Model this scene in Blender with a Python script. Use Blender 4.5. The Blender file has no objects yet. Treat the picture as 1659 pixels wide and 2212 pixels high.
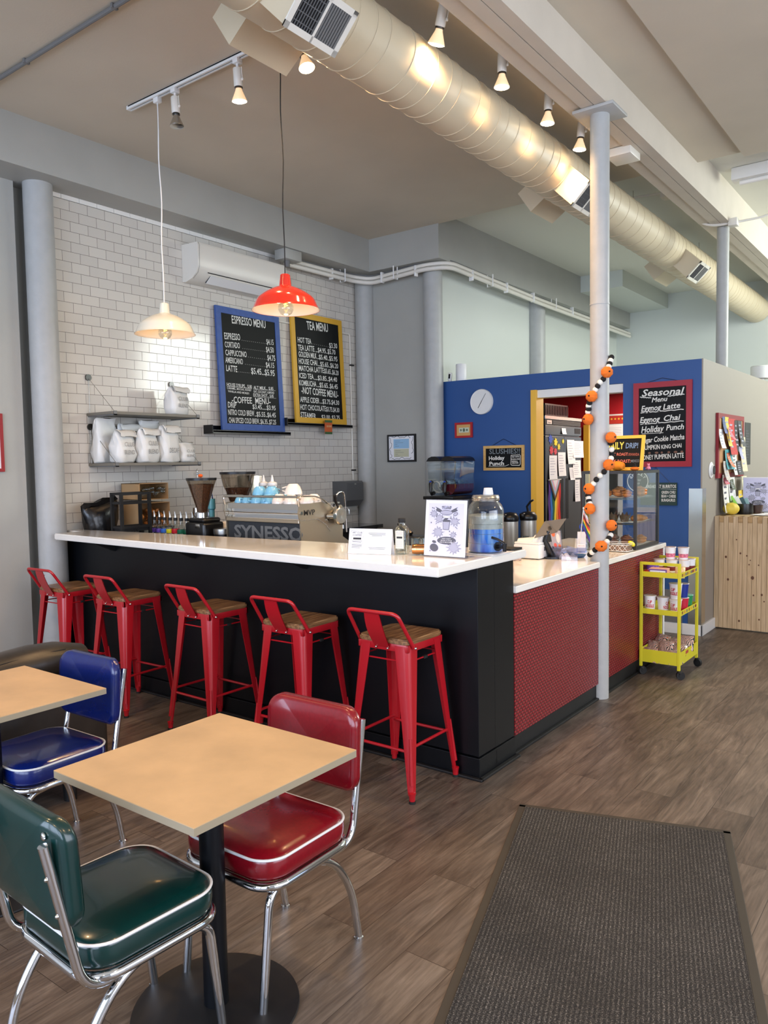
import bpy, bmesh, math, random
from mathutils import Vector, Matrix
random.seed(7)
PI = math.pi
SC = bpy.context.scene
COL = SC.collection

# ------------------------------------------------------------------ camera, view, light
def lin(c):
    c = c / 255.0
    return c / 12.92 if c <= 0.04045 else ((c + 0.055) / 1.055) ** 2.4
def rgb(t):
    return (lin(t[0]), lin(t[1]), lin(t[2]), 1.0)

FPX, YAW, PITCH, ROLL = 1674.019, -0.645811966, -0.0625491846, 0.0164030077
cam = bpy.data.cameras.new('camera')
cam.sensor_fit = 'HORIZONTAL'; cam.sensor_width = 36.0; cam.lens = 36.0 * FPX / 1659.0
cam.clip_start = 0.02; cam.clip_end = 60
CAM = bpy.data.objects.new('camera', cam); COL.objects.link(CAM)
_f = Vector((math.sin(YAW) * math.cos(PITCH), math.cos(YAW) * math.cos(PITCH), math.sin(PITCH)))
_r = Vector((math.cos(YAW), -math.sin(YAW), 0)); _d = _f.cross(_r)
_R = _r * math.cos(ROLL) + _d * math.sin(ROLL); _D = _d * math.cos(ROLL) - _r * math.sin(ROLL)
mw = Matrix(((_R.x, -_D.x, -_f.x, 0), (_R.y, -_D.y, -_f.y, 0), (_R.z, -_D.z, -_f.z, 1.6), (0, 0, 0, 1)))
CAM.matrix_world = mw
SC.camera = CAM
SC.view_settings.view_transform = 'Standard'; SC.view_settings.look = 'None'
SC.view_settings.gamma = 1.0; SC.view_settings.use_curve_mapping = False
SC.view_settings.exposure = 0.36
try:
    SC.cycles.use_denoising = True; SC.cycles.max_bounces = 8; SC.cycles.diffuse_bounces = 4
    SC.cycles.glossy_bounces = 4; SC.cycles.transmission_bounces = 8; SC.cycles.transparent_max_bounces = 16
    SC.cycles.sample_clamp_indirect = 6.0; SC.cycles.caustics_reflective = False; SC.cycles.caustics_refractive = False
except Exception:
    pass

w = bpy.data.worlds.new('world'); SC.world = w; w.use_nodes = True
w.node_tree.nodes['Background'].inputs[0].default_value = rgb((190, 214, 255))
w.node_tree.nodes['Background'].inputs[1].default_value = 1.4

def area(name, loc, target, sx, sy, power, col):
    l = bpy.data.lights.new(name, 'AREA'); l.shape = 'RECTANGLE'; l.size = sx; l.size_y = sy
    l.energy = power; l.color = rgb(col)[:3]
    o = bpy.data.objects.new(name, l); COL.objects.link(o); o.location = loc
    o.rotation_euler = (Vector(target) - Vector(loc)).to_track_quat('-Z', 'Y').to_euler()
    return o
# daylight that comes in through the shop windows behind the camera
area('daylight_front_windows', (-1.4, -3.7, 2.1), (-1.6, 3.0, 1.2), 7.6, 3.0, 400, (214, 227, 250))
area('daylight_side_windows', (3.7, 2.6, 2.0), (-1.0, 4.5, 1.2), 6.0, 2.6, 190, (238, 240, 246))

area('back_area_fill', (1.2, 10.5, 3.9), (-3.0, 9.5, 2.8), 2.4, 2.4, 290, (240, 246, 238))  # added fill that brightens the back area

# ------------------------------------------------------------------ object helpers
def tag(o, label=None, cat=None, group=None, kind=None):
    if label: o['label'] = label
    if cat: o['category'] = cat
    if group: o['group'] = group
    if kind: o['kind'] = kind
    return o
def thing(name, label, cat, loc=(0, 0, 0), rotz=0.0, group=None):
    o = bpy.data.objects.new(name, None); COL.objects.link(o)
    o.empty_display_size = 0.1
    o.location = loc; o.rotation_euler = (0, 0, rotz)
    return tag(o, label, cat, group)
def dup(root, loc, rotz=None, label=None, group=None, mats=None):
    def cp(o, parent):
        c = o.copy(); COL.objects.link(c); c.parent = parent
        if mats and o.type == 'MESH':
            hit = [m for m in o.data.materials if m and m.name in mats]
            if hit:
                c.data = o.data.copy()
                for i, m in enumerate(c.data.materials):
                    if m and m.name in mats: c.data.materials[i] = mats[m.name]
        for ch in list(o.children): cp(ch, c)
        return c
    kids = list(root.children)
    r = root.copy(); COL.objects.link(r)
    for ch in kids: cp(ch, r)
    r.location = loc
    if rotz is not None: r.rotation_euler = (0, 0, rotz)
    if label: r['label'] = label
    if group: r['group'] = group
    return r

class MB:
    """collects shapes into ONE mesh object"""
    def __init__(s, off=(0, 0, 0)):
        s.V = []; s.F = []; s.MI = []; s.mi = 0; s.off = Vector(off)
    def add(s, vs, fs):
        n = len(s.V)
        s.V += [Vector(v) - s.off for v in vs]
        s.F += [[i + n for i in f] for f in fs]; s.MI += [s.mi] * len(fs)
        return s
    def frombm(s, bm, mat=None):
        bm.verts.index_update()
        vs = [(mat @ v.co) if mat else v.co.copy() for v in bm.verts]
        s.add(vs, [[v.index for v in f.verts] for f in bm.faces]); bm.free(); return s
    def box(s, x0, y0, z0, x1, y1, z1, bev=0.0, seg=2, mat=None):
        if bev <= 0:
            vs = [(x, y, z) for x in (x0, x1) for y in (y0, y1) for z in (z0, z1)]
            if mat: vs = [mat @ Vector(v) for v in vs]
            return s.add(vs, [(0, 1, 3, 2), (4, 6, 7, 5), (0, 4, 5, 1), (2, 3, 7, 6), (0, 2, 6, 4), (1, 5, 7, 3)])
        bm = bmesh.new(); bmesh.ops.create_cube(bm, size=1)
        for v in bm.verts:
            v.co = Vector(((x0 + x1) / 2 + v.co.x * (x1 - x0), (y0 + y1) / 2 + v.co.y * (y1 - y0), (z0 + z1) / 2 + v.co.z * (z1 - z0)))
        bmesh.ops.bevel(bm, geom=bm.edges[:], offset=bev, segments=seg, affect='EDGES', profile=0.5)
        return s.frombm(bm, mat)
    def cbox(s, c, sz, bev=0.0, rot=None, seg=2):
        m = Matrix.Translation(c)
        if rot: m = m @ (rot if isinstance(rot, Matrix) else Matrix.Rotation(rot, 4, 'Z'))
        return s.box(-sz[0] / 2, -sz[1] / 2, -sz[2] / 2, sz[0] / 2, sz[1] / 2, sz[2] / 2, bev, seg, m)
    def tube(s, pts, r, n=8, closed=False, caps=True, flat=None):
        pts = [Vector(p) for p in pts]; m = len(pts)
        R = r if isinstance(r, (list, tuple)) else [r] * m
        tang = []
        for i in range(m):
            a = pts[(i - 1) % m] if (closed or i > 0) else pts[i]
            b = pts[(i + 1) % m] if (closed or i < m - 1) else pts[i]
            t = b - a
            tang.append(t.normalized() if t.length > 1e-9 else Vector((0, 0, 1)))
        up = Vector((0, 0, 1)) if abs(tang[0].z) < 0.9 else Vector((1, 0, 0))
        nrm = (up - tang[0] * up.dot(tang[0])).normalized()
        vs = []
        for i in range(m):
            nrm = nrm - tang[i] * nrm.dot(tang[i])
            nrm = nrm.normalized() if nrm.length > 1e-9 else tang[i].orthogonal().normalized()
            bi = tang[i].cross(nrm)
            for k in range(n):
                a = 2 * PI * k / n
                fx, fy = (flat if flat else (1, 1))
                vs.append(pts[i] + nrm * (math.cos(a) * R[i] * fx) + bi * (math.sin(a) * R[i] * fy))
        fs = []
        for i in range(m if closed else m - 1):
            j = (i + 1) % m
            for k in range(n):
                l = (k + 1) % n
                fs.append((i * n + k, i * n + l, j * n + l, j * n + k))
        if caps and not closed:
            fs.append(tuple(range(n))[::-1]); fs.append(tuple((m - 1) * n + k for k in range(n)))
        return s.add(vs, fs)
    def cyl(s, p0, p1, r0, r1=None, n=16, caps=True):
        return s.tube([p0, p1], [r0, r0 if r1 is None else r1], n, caps=caps)
    def lathe(s, prof, c=(0, 0, 0), n=24, sx=1.0, sy=1.0, mat=None, a0=0.0, cap=True):
        vs = []; fs = []; m = len(prof); c = Vector(c)
        for (r, z) in prof:
            for k in range(n):
                a = a0 + 2 * PI * k / n
                v = Vector((r * math.cos(a) * sx, r * math.sin(a) * sy, z))
                vs.append((mat @ v if mat else v) + c)
        for i in range(m - 1):
            for k in range(n):
                l = (k + 1) % n
                fs.append((i * n + k, i * n + l, (i + 1) * n + l, (i + 1) * n + k))
        if cap and prof[0][0] > 1e-5: fs.append(tuple(range(n))[::-1])
        if cap and prof[-1][0] > 1e-5: fs.append(tuple((m - 1) * n + k for k in range(n)))
        return s.add(vs, fs)
    def prism(s, poly, d0, d1, plane='xy', bev=0.0):
        """poly: 2-D outline; plane 'xy' extrudes in z, 'xz' in y, 'yz' in x"""
        def P(a, b, d):
            return (a, b, d) if plane == 'xy' else ((a, d, b) if plane == 'xz' else (d, a, b))
        n = len(poly)
        vs = [P(a, b, d0) for a, b in poly] + [P(a, b, d1) for a, b in poly]
        fs = [tuple(range(n)), tuple(range(2 * n - 1, n - 1, -1))]
        fs += [(i, i + n, (i + 1) % n + n, (i + 1) % n) for i in range(n)]
        if bev > 0:
            bm = bmesh.new(); bv = [bm.verts.new(v) for v in vs]
            for f in fs: bm.faces.new([bv[i] for i in f])
            bmesh.ops.recalc_face_normals(bm, faces=bm.faces[:])
            es = [e for e in bm.edges if len(e.link_faces) == 2 and e.calc_face_angle(0) > 0.6]
            bmesh.ops.bevel(bm, geom=es, offset=bev, segments=2, affect='EDGES')
            return s.frombm(bm)
        return s.add(vs, fs)
    def sph(s, c, r, sc=(1, 1, 1), n=16, m=10, mat=None, f=None):
        prof = [(r * math.sin(PI * i / m) if 0 < i < m else 0.0, -r * math.cos(PI * i / m)) for i in range(m + 1)]
        vs = []; fs = []; c = Vector(c)
        for (rr, z) in prof:
            for k in range(n):
                a = 2 * PI * k / n
                q = f(a, z / r) if f else 1.0
                v = Vector((rr * q * math.cos(a) * sc[0], rr * q * math.sin(a) * sc[1], z * sc[2]))
                vs.append((mat @ v if mat else v) + c)
        for i in range(m):
            for k in range(n):
                l = (k + 1) % n
                fs.append((i * n + k, i * n + l, (i + 1) * n + l, (i + 1) * n + k))
        return s.add(vs, fs)
    def grid(s, fn, nu, nv, cu=False):
        vs = [fn(i / (nu if cu else nu - 1), j / (nv - 1)) for j in range(nv) for i in range(nu)]
        fs = []
        for j in range(nv - 1):
            for i in range(nu if cu else nu - 1):
                k = (i + 1) % nu
                fs.append((j * nu + i, j * nu + k, (j + 1) * nu + k, (j + 1) * nu + i))
        return s.add(vs, fs)
    def quad(s, a, b, c, d):
        return s.add([a, b, c, d], [(0, 1, 2, 3)])
    def poly(s, pts):
        return s.add(pts, [tuple(range(len(pts)))])
    def text(s, body, o, xd, yd, h, w=None, lift=0.0, bold=0.0, shear=0.0, align='L', wmax=None):
        """lettering of cap height h from point o along xd; w squeezes the line to that length"""
        me = text_mesh(body, bold, shear)
        if me is None: return s
        vs, fs, W, H = me
        xd = Vector(xd).normalized(); yd = Vector(yd).normalized(); nd = xd.cross(yd)
        ky = h / 0.7; kx = (w / W) if w else ky * 0.8
        if wmax and W * kx > wmax: kx = wmax / W
        dx = 0 if align == 'L' else (-W * kx / 2 if align == 'C' else -W * kx)
        o = Vector(o) + nd * lift
        return s.add([o + xd * (x * kx + dx) + yd * (y * ky) for x, y in vs], fs)
    def stroke(s, pts, wd, o, xd, yd, lift=0.0):
        """flat pen stroke through 2-D points on the plane (o, xd, yd)"""
        xd = Vector(xd).normalized(); yd = Vector(yd).normalized(); nd = xd.cross(yd); o = Vector(o) + nd * lift
        P = [Vector((a, b)) for a, b in pts]; vs = []; fs = []
        for i, p in enumerate(P):
            t = (P[min(i + 1, len(P) - 1)] - P[max(i - 1, 0)])
            t = t.normalized() if t.length > 1e-9 else Vector((1, 0))
            q = Vector((-t.y, t.x)) * wd / 2
            for e in (p + q, p - q): vs.append(o + xd * e.x + yd * e.y)
        for i in range(len(P) - 1): fs.append((2 * i, 2 * i + 1, 2 * i + 3, 2 * i + 2))
        return s.add(vs, fs)
    def build(s, name, mats, parent=None, smooth=35, kind=None, label=None, mod=None, fix=True):
        me = bpy.data.meshes.new(name)
        me.from_pydata([tuple(v) for v in s.V], [], s.F)
        if not isinstance(mats, (list, tuple)): mats = [mats]
        for m in mats: me.materials.append(m)
        for p, i in zip(me.polygons, s.MI): p.material_index = i
        me.update()
        if fix:
            bm = bmesh.new(); bm.from_mesh(me)
            bmesh.ops.recalc_face_normals(bm, faces=bm.faces[:])
            bm.to_mesh(me); bm.free()
        if smooth:
            for p in me.polygons: p.use_smooth = True
            try: me.set_sharp_from_angle(angle=math.radians(smooth))
            except Exception: pass
        o = bpy.data.objects.new(name, me); COL.objects.link(o)
        if parent is not None: o.parent = parent
        if kind: o['kind'] = kind
        if label: o['label'] = label
        return o

_tc = {}
def text_mesh(body, bold, shear):
    key = (body, bold, shear)
    if key in _tc: return _tc[key]
    cu = bpy.data.curves.new('lettering_source', 'FONT'); cu.body = body; cu.offset = bold; cu.shear = shear
    cu.resolution_u = 2; cu.fill_mode = 'FRONT'
    ob = bpy.data.objects.new('lettering_source', cu)
    me = ob.to_mesh()
    if me is None or len(me.vertices) == 0:
        _tc[key] = None; return None
    x0 = min(v.co.x for v in me.vertices); x1 = max(v.co.x for v in me.vertices)
    vs = [(v.co.x - x0, v.co.y) for v in me.vertices]; fs = [list(p.vertices) for p in me.polygons]
    ob.to_mesh_clear(); bpy.data.objects.remove(ob); bpy.data.curves.remove(cu)
    _tc[key] = (vs, fs, max(x1 - x0, 1e-4), 0.7)
    return _tc[key]

def arc(c, r, a0, a1, n, plane='xz', d=0.0):
    out = []
    for i in range(n + 1):
        a = a0 + (a1 - a0) * i / n
        u, v = c[0] + r * math.cos(a), c[1] + r * math.sin(a)
        out.append((u, d, v) if plane == 'xz' else ((d, u, v) if plane == 'yz' else (u, v, d)))
    return out
def fillet(pts, r, n=5):
    """round the inner corners of a polyline"""
    P = [Vector(p) for p in pts]; out = [P[0]]
    for i in range(1, len(P) - 1):
        a, b, c = P[i - 1], P[i], P[i + 1]
        u = (a - b); v = (c - b); lu, lv = u.length, v.length
        k = min(r, lu * 0.48, lv * 0.48); u = u / lu; v = v / lv
        s0, s1 = b + u * k, b + v * k
        for j in range(n + 1):
            t = j / n
            out.append(s0 * (1 - t) ** 2 + b * 2 * t * (1 - t) + s1 * t * t)
    out.append(P[-1]); return out
def rrect(x0, y0, x1, y1, r, n=5):
    out = []
    for cx, cy, a in ((x1 - r, y1 - r, 0), (x0 + r, y1 - r, PI / 2), (x0 + r, y0 + r, PI), (x1 - r, y0 + r, 1.5 * PI)):
        for i in range(n + 1):
            t = a + PI / 2 * i / n
            out.append((cx + r * math.cos(t), cy + r * math.sin(t)))
    return out

# ------------------------------------------------------------------ materials
def nm(name):
    m = bpy.data.materials.new(name); m.use_nodes = True
    nt = m.node_tree; b = nt.nodes['Principled BSDF']
    return m, nt, b
def mat(name, c, rough=0.5, metal=0.0, coat=0.0, bump=0.0, bscale=60.0, var=0.0, vscale=3.0, spec=0.5, sheen=0.0, emit=None, estr=0.0):
    m, nt, b = nm(name)
    b.inputs['Base Color'].default_value = rgb(c); b.inputs['Roughness'].default_value = rough
    b.inputs['Metallic'].default_value = metal; b.inputs['Coat Weight'].default_value = coat
    b.inputs['Coat Roughness'].default_value = 0.08
    b.inputs['Specular IOR Level'].default_value = spec
    if emit:
        b.inputs['Emission Color'].default_value = rgb(emit); b.inputs['Emission Strength'].default_value = estr
    if bump or var:
        tc = nt.nodes.new('ShaderNodeTexCoord')
        if bump:
            n = nt.nodes.new('ShaderNodeTexNoise'); n.inputs['Scale'].default_value = bscale; n.inputs['Detail'].default_value = 4
            nt.links.new(tc.outputs['Object'], n.inputs['Vector'])
            bp = nt.nodes.new('ShaderNodeBump'); bp.inputs['Strength'].default_value = bump; bp.inputs['Distance'].default_value = 0.004
            nt.links.new(n.outputs['Fac'], bp.inputs['Height']); nt.links.new(bp.outputs['Normal'], b.inputs['Normal'])
        if var:
            n = nt.nodes.new('ShaderNodeTexNoise'); n.inputs['Scale'].default_value = vscale; n.inputs['Detail'].default_value = 5
            nt.links.new(tc.outputs['Object'], n.inputs['Vector'])
            r = nt.nodes.new('ShaderNodeValToRGB'); e = r.color_ramp.elements
            k0, k1 = 1 - var, 1 + var
            e[0].position = 0.3; e[1].position = 0.7
            e[0].color = rgb([max(0, min(255, x * k0)) for x in c]); e[1].color = rgb([max(0, min(255, x * k1)) for x in c])
            nt.links.new(n.outputs['Fac'], r.inputs['Fac']); nt.links.new(r.outputs['Color'], b.inputs['Base Color'])
    return m
def glass(name, c=(255, 255, 255), amount=0.82, rough=0.02, gl=(255, 255, 255)):
    """thin clear pane or vessel wall: mostly see-through with a fresnel reflection"""
    m = bpy.data.materials.new(name); m.use_nodes = True; nt = m.node_tree; nt.nodes.clear()
    out = nt.nodes.new('ShaderNodeOutputMaterial'); mx = nt.nodes.new('ShaderNodeMixShader')
    tr = nt.nodes.new('ShaderNodeBsdfTransparent'); tr.inputs[0].default_value = rgb(c)
    g = nt.nodes.new('ShaderNodeBsdfGlossy'); g.inputs['Roughness'].default_value = rough; g.inputs['Color'].default_value = rgb(gl)
    fr = nt.nodes.new('ShaderNodeLayerWeight'); fr.inputs['Blend'].default_value = 0.35
    mr = nt.nodes.new('ShaderNodeMapRange'); mr.inputs['To Min'].default_value = 1 - amount - 0.1 if amount < 0.9 else 0.04; mr.inputs['To Max'].default_value = 0.32 if amount > 0.94 else 0.55
    nt.links.new(fr.outputs['Facing'], mr.inputs['Value']); nt.links.new(mr.outputs['Result'], mx.inputs['Fac'])
    nt.links.new(tr.outputs[0], mx.inputs[1]); nt.links.new(g.outputs[0], mx.inputs[2]); nt.links.new(mx.outputs[0], out.inputs[0])
    return m
def N(nt, t, **kw):
    n = nt.nodes.new(t)
    for k, v in kw.items():
        if k.startswith('i_'): n.inputs[int(k[2:])].default_value = v
        else: setattr(n, k, v)
    return n
def vec_from(nt, order):
    """object coordinates with axes picked in the given order, e.g. 'yz'"""
    tc = nt.nodes.new('ShaderNodeTexCoord'); sp = nt.nodes.new('ShaderNodeSeparateXYZ'); cb = nt.nodes.new('ShaderNodeCombineXYZ')
    nt.links.new(tc.outputs['Object'], sp.inputs[0])
    for i, a in enumerate(order): nt.links.new(sp.outputs['xyz'.index(a)], cb.inputs[i])
    return cb
def mapping(nt, src, loc=(0, 0, 0), sc=(1, 1, 1), rot=(0, 0, 0)):
    mp = nt.nodes.new('ShaderNodeMapping'); nt.links.new(src.outputs[0], mp.inputs[0])
    mp.inputs['Location'].default_value = loc; mp.inputs['Scale'].default_value = sc; mp.inputs['Rotation'].default_value = rot
    return mp
def ramp(nt, src, stops):
    r = nt.nodes.new('ShaderNodeValToRGB'); nt.links.new(src, r.inputs['Fac']); e = r.color_ramp.elements
    e[0].position = stops[0][0]; e[0].color = rgb(stops[0][1]); e[1].position = stops[-1][0]; e[1].color = rgb(stops[-1][1])
    for p, c in stops[1:-1]:
        x = e.new(p); x.color = rgb(c)
    return r
def mixc(nt, fac, a, b, mode='MIX'):
    m = nt.nodes.new('ShaderNodeMix'); m.data_type = 'RGBA'; m.blend_type = mode
    if isinstance(fac, float): m.inputs[0].default_value = fac
    else: nt.links.new(fac, m.inputs[0])
    for s_, i in ((a, 6), (b, 7)):
        if isinstance(s_, tuple): m.inputs[i].default_value = s_
        else: nt.links.new(s_, m.inputs[i])
    return m.outputs[2]
def bump(nt, b, h, strength=0.3, dist=0.003):
    bp = nt.nodes.new('ShaderNodeBump'); bp.inputs['Strength'].default_value = strength; bp.inputs['Distance'].default_value = dist
    nt.links.new(h, bp.inputs['Height']); nt.links.new(bp.outputs['Normal'], b.inputs['Normal']); return bp

def planks_mat():
    m, nt, b = nm('vinyl_planks')
    cb = vec_from(nt, 'yx')
    br = N(nt, 'ShaderNodeTexBrick'); nt.links.new(cb.outputs[0], br.inputs['Vector'])
    br.offset = 0.37; br.offset_frequency = 2; br.squash = 1.0
    br.inputs['Color1'].default_value = (0, 0, 0, 1); br.inputs['Color2'].default_value = (1, 1, 1, 1); br.inputs['Mortar'].default_value = (0.5, 0.5, 0.5, 1)
    br.inputs['Scale'].default_value = 1; br.inputs['Brick Width'].default_value = 1.22; br.inputs['Row Height'].default_value = 0.18
    br.inputs['Mortar Size'].default_value = 0.0013; br.inputs['Mortar Smooth'].default_value = 0.2
    # grain stretched along the plank, shifted plank by plank
    add = N(nt, 'ShaderNodeVectorMath', operation='MULTIPLY_ADD'); nt.links.new(br.outputs['Color'], add.inputs[0]); add.inputs[1].default_value = (7, 9, 5); nt.links.new(cb.outputs[0], add.inputs[2])
    mp = mapping(nt, add, sc=(1.1, 7.5, 1))
    n1 = N(nt, 'ShaderNodeTexNoise'); nt.links.new(mp.outputs[0], n1.inputs['Vector']); n1.inputs['Scale'].default_value = 2.2; n1.inputs['Detail'].default_value = 7; n1.inputs['Distortion'].default_value = 1.4; n1.inputs['Roughness'].default_value = 0.62
    mp2 = mapping(nt, add, sc=(3, 60, 1))
    n2 = N(nt, 'ShaderNodeTexNoise'); nt.links.new(mp2.outputs[0], n2.inputs['Vector']); n2.inputs['Scale'].default_value = 2.0; n2.inputs['Detail'].default_value = 4
    mp3 = mapping(nt, add, sc=(1.4, 2.6, 1))
    n3 = N(nt, 'ShaderNodeTexNoise'); nt.links.new(mp3.outputs[0], n3.inputs['Vector']); n3.inputs['Scale'].default_value = 2.0; n3.inputs['Detail'].default_value = 3
    r1 = ramp(nt, n1.outputs['Fac'], [(0.28, (76, 67, 61)), (0.46, (112, 101, 92)), (0.6, (128, 117, 107)), (0.76, (150, 139, 127))])
    r2 = ramp(nt, n2.outputs['Fac'], [(0.35, (205, 205, 205)), (0.65, (255, 255, 255))])
    c = mixc(nt, 0.75, r1.outputs[0], r2.outputs[0], 'MULTIPLY')
    r3 = ramp(nt, n3.outputs['Fac'], [(0.3, (196, 190, 186)), (0.7, (255, 255, 255))])
    c = mixc(nt, 0.8, c, r3.outputs[0], 'MULTIPLY')
    rp = ramp(nt, br.outputs['Color'], [(0.0, (218, 212, 208)), (1.0, (255, 255, 252))])
    c = mixc(nt, 0.9, c, rp.outputs[0], 'MULTIPLY')
    c = mixc(nt, br.outputs['Fac'], c, rgb((52, 43, 37)))
    nt.links.new(c, b.inputs['Base Color'])
    rr = N(nt, 'ShaderNodeMapRange'); nt.links.new(n1.outputs['Fac'], rr.inputs[0]); rr.inputs['To Min'].default_value = 0.5; rr.inputs['To Max'].default_value = 0.36
    nt.links.new(rr.outputs[0], b.inputs['Roughness'])
    mm = N(nt, 'ShaderNodeMath', operation='SUBTRACT'); nt.links.new(n2.outputs['Fac'], mm.inputs[0]); nt.links.new(br.outputs['Fac'], mm.inputs[1])
    bump(nt, b, mm.outputs[0], 0.25, 0.0015)
    return m
def tiles_mat():
    m, nt, b = nm('subway_tiles')
    cb = vec_from(nt, 'yz'); mp = mapping(nt, cb, loc=(-3.407 + 0.155 * 40 + 0.0775, -3.683 + 0.0785 * 60, 0))
    br = N(nt, 'ShaderNodeTexBrick'); nt.links.new(mp.outputs[0], br.inputs['Vector'])
    br.offset = 0.5; br.inputs['Scale'].default_value = 1; br.inputs['Brick Width'].default_value = 0.155; br.inputs['Row Height'].default_value = 0.0785
    br.inputs['Mortar Size'].default_value = 0.0017; br.inputs['Mortar Smooth'].default_value = 0.2; br.inputs['Bias'].default_value = 0.0
    br.inputs['Color1'].default_value = rgb((216, 211, 201)); br.inputs['Color2'].default_value = rgb((208, 203, 194)); br.inputs['Mortar'].default_value = rgb((112, 106, 98))
    nt.links.new(br.outputs['Color'], b.inputs['Base Color'])
    r = N(nt, 'ShaderNodeMapRange'); nt.links.new(br.outputs['Fac'], r.inputs[0]); r.inputs['To Min'].default_value = 0.12; r.inputs['To Max'].default_value = 0.8
    nt.links.new(r.outputs[0], b.inputs['Roughness'])
    inv = N(nt, 'ShaderNodeMath', operation='SUBTRACT', i_0=1.0); nt.links.new(br.outputs['Fac'], inv.inputs[1])
    n = N(nt, 'ShaderNodeTexNoise'); n.inputs['Scale'].default_value = 9; nt.links.new(mp.outputs[0], n.inputs['Vector'])
    ad = N(nt, 'ShaderNodeMath', operation='MULTIPLY_ADD', i_1=0.5); nt.links.new(n.outputs['Fac'], ad.inputs[0]); nt.links.new(inv.outputs[0], ad.inputs[2])
    bump(nt, b, ad.outputs[0], 0.35, 0.002)
    return m
def scallop_mat():
    """red pressed panel with rows of small overlapping arches"""
    m, nt, b = nm('red_woven_panel')
    cb = vec_from(nt, 'yz'); mp = mapping(nt, cb, sc=(1 / 0.034, 1 / 0.017, 1))
    br = N(nt, 'ShaderNodeTexBrick'); nt.links.new(mp.outputs[0], br.inputs['Vector']); br.offset = 0.5
    br.inputs['Scale'].default_value = 1; br.inputs['Brick Width'].default_value = 1; br.inputs['Row Height'].default_value = 1
    br.inputs['Mortar Size'].default_value = 0.2; br.inputs['Mortar Smooth'].default_value = 0.8
    w1 = N(nt, 'ShaderNodeTexWave'); w1.bands_direction = 'Y'; nt.links.new(mp.outputs[0], w1.inputs['Vector']); w1.inputs['Scale'].default_value = 0.32
    sp = N(nt, 'ShaderNodeSeparateXYZ'); nt.links.new(mp.outputs[0], sp.inputs[0])
    fr = N(nt, 'ShaderNodeMath', operation='FRACT'); nt.links.new(sp.outputs[1], fr.inputs[0])
    h = N(nt, 'ShaderNodeMath', operation='SUBTRACT'); nt.links.new(fr.outputs[0], h.inputs[0]); nt.links.new(br.outputs['Fac'], h.inputs[1])
    r = ramp(nt, br.outputs['Fac'], [(0.0, (158, 34, 44)), (0.5, (118, 22, 30)), (1.0, (66, 8, 14))])  # relief shade put into the colour: highlights lighter, gaps darker
    nt.links.new(r.outputs[0], b.inputs['Base Color']); b.inputs['Roughness'].default_value = 0.38
    bump(nt, b, h.outputs[0], 0.9, 0.004)
    return m
def carpet_mat():
    m, nt, b = nm('ribbed_mat_pile')
    tc = N(nt, 'ShaderNodeTexCoord')
    n = N(nt, 'ShaderNodeTexNoise'); n.inputs['Scale'].default_value = 260; n.inputs['Detail'].default_value = 3; nt.links.new(tc.outputs['Object'], n.inputs['Vector'])
    sp = N(nt, 'ShaderNodeSeparateXYZ'); nt.links.new(tc.outputs['Object'], sp.inputs[0])
    sn = N(nt, 'ShaderNodeMath', operation='MULTIPLY', i_1=2 * PI / 0.014); nt.links.new(sp.outputs[0], sn.inputs[0])
    s2 = N(nt, 'ShaderNodeMath', operation='SINE'); nt.links.new(sn.outputs[0], s2.inputs[0])
    n2 = N(nt, 'ShaderNodeTexNoise'); n2.inputs['Scale'].default_value = 3.0; n2.inputs['Detail'].default_value = 4; nt.links.new(tc.outputs['Object'], n2.inputs['Vector'])
    h = N(nt, 'ShaderNodeMath', operation='MULTIPLY_ADD', i_1=0.07); nt.links.new(s2.outputs[0], h.inputs[0]); nt.links.new(n.outputs['Fac'], h.inputs[2])
    r = ramp(nt, h.outputs[0], [(0.36, (26, 25, 24)), (0.5, (52, 50, 47)), (0.6, (78, 75, 71)), (0.72, (136, 132, 126))])
    r2 = ramp(nt, n2.outputs['Fac'], [(0.3, (205, 202, 198)), (0.7, (255, 255, 255))])
    nt.links.new(mixc(nt, 1.0, r.outputs[0], r2.outputs[0], 'MULTIPLY'), b.inputs['Base Color']); b.inputs['Roughness'].default_value = 0.95
    bump(nt, b, h.outputs[0], 1.0, 0.006)
    return m
def wood_mat(name, stops, axis='x', sc=6.0, rough=0.45, knots=False, stretch=14.0, dist=1.0):
    m, nt, b = nm(name)
    tc = N(nt, 'ShaderNodeTexCoord'); s = [stretch, stretch, stretch]; s['xyz'.index(axis)] = 1.0
    mp = N(nt, 'ShaderNodeMapping'); nt.links.new(tc.outputs['Object'], mp.inputs[0]); mp.inputs['Scale'].default_value = s
    n = N(nt, 'ShaderNodeTexNoise'); n.inputs['Scale'].default_value = sc; n.inputs['Detail'].default_value = 6; n.inputs['Distortion'].default_value = dist
    nt.links.new(mp.outputs[0], n.inputs['Vector'])
    r = ramp(nt, n.outputs['Fac'], stops); nt.links.new(r.outputs[0], b.inputs['Base Color']); b.inputs['Roughness'].default_value = rough
    bump(nt, b, n.outputs['Fac'], 0.15, 0.001)
    return m

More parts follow.
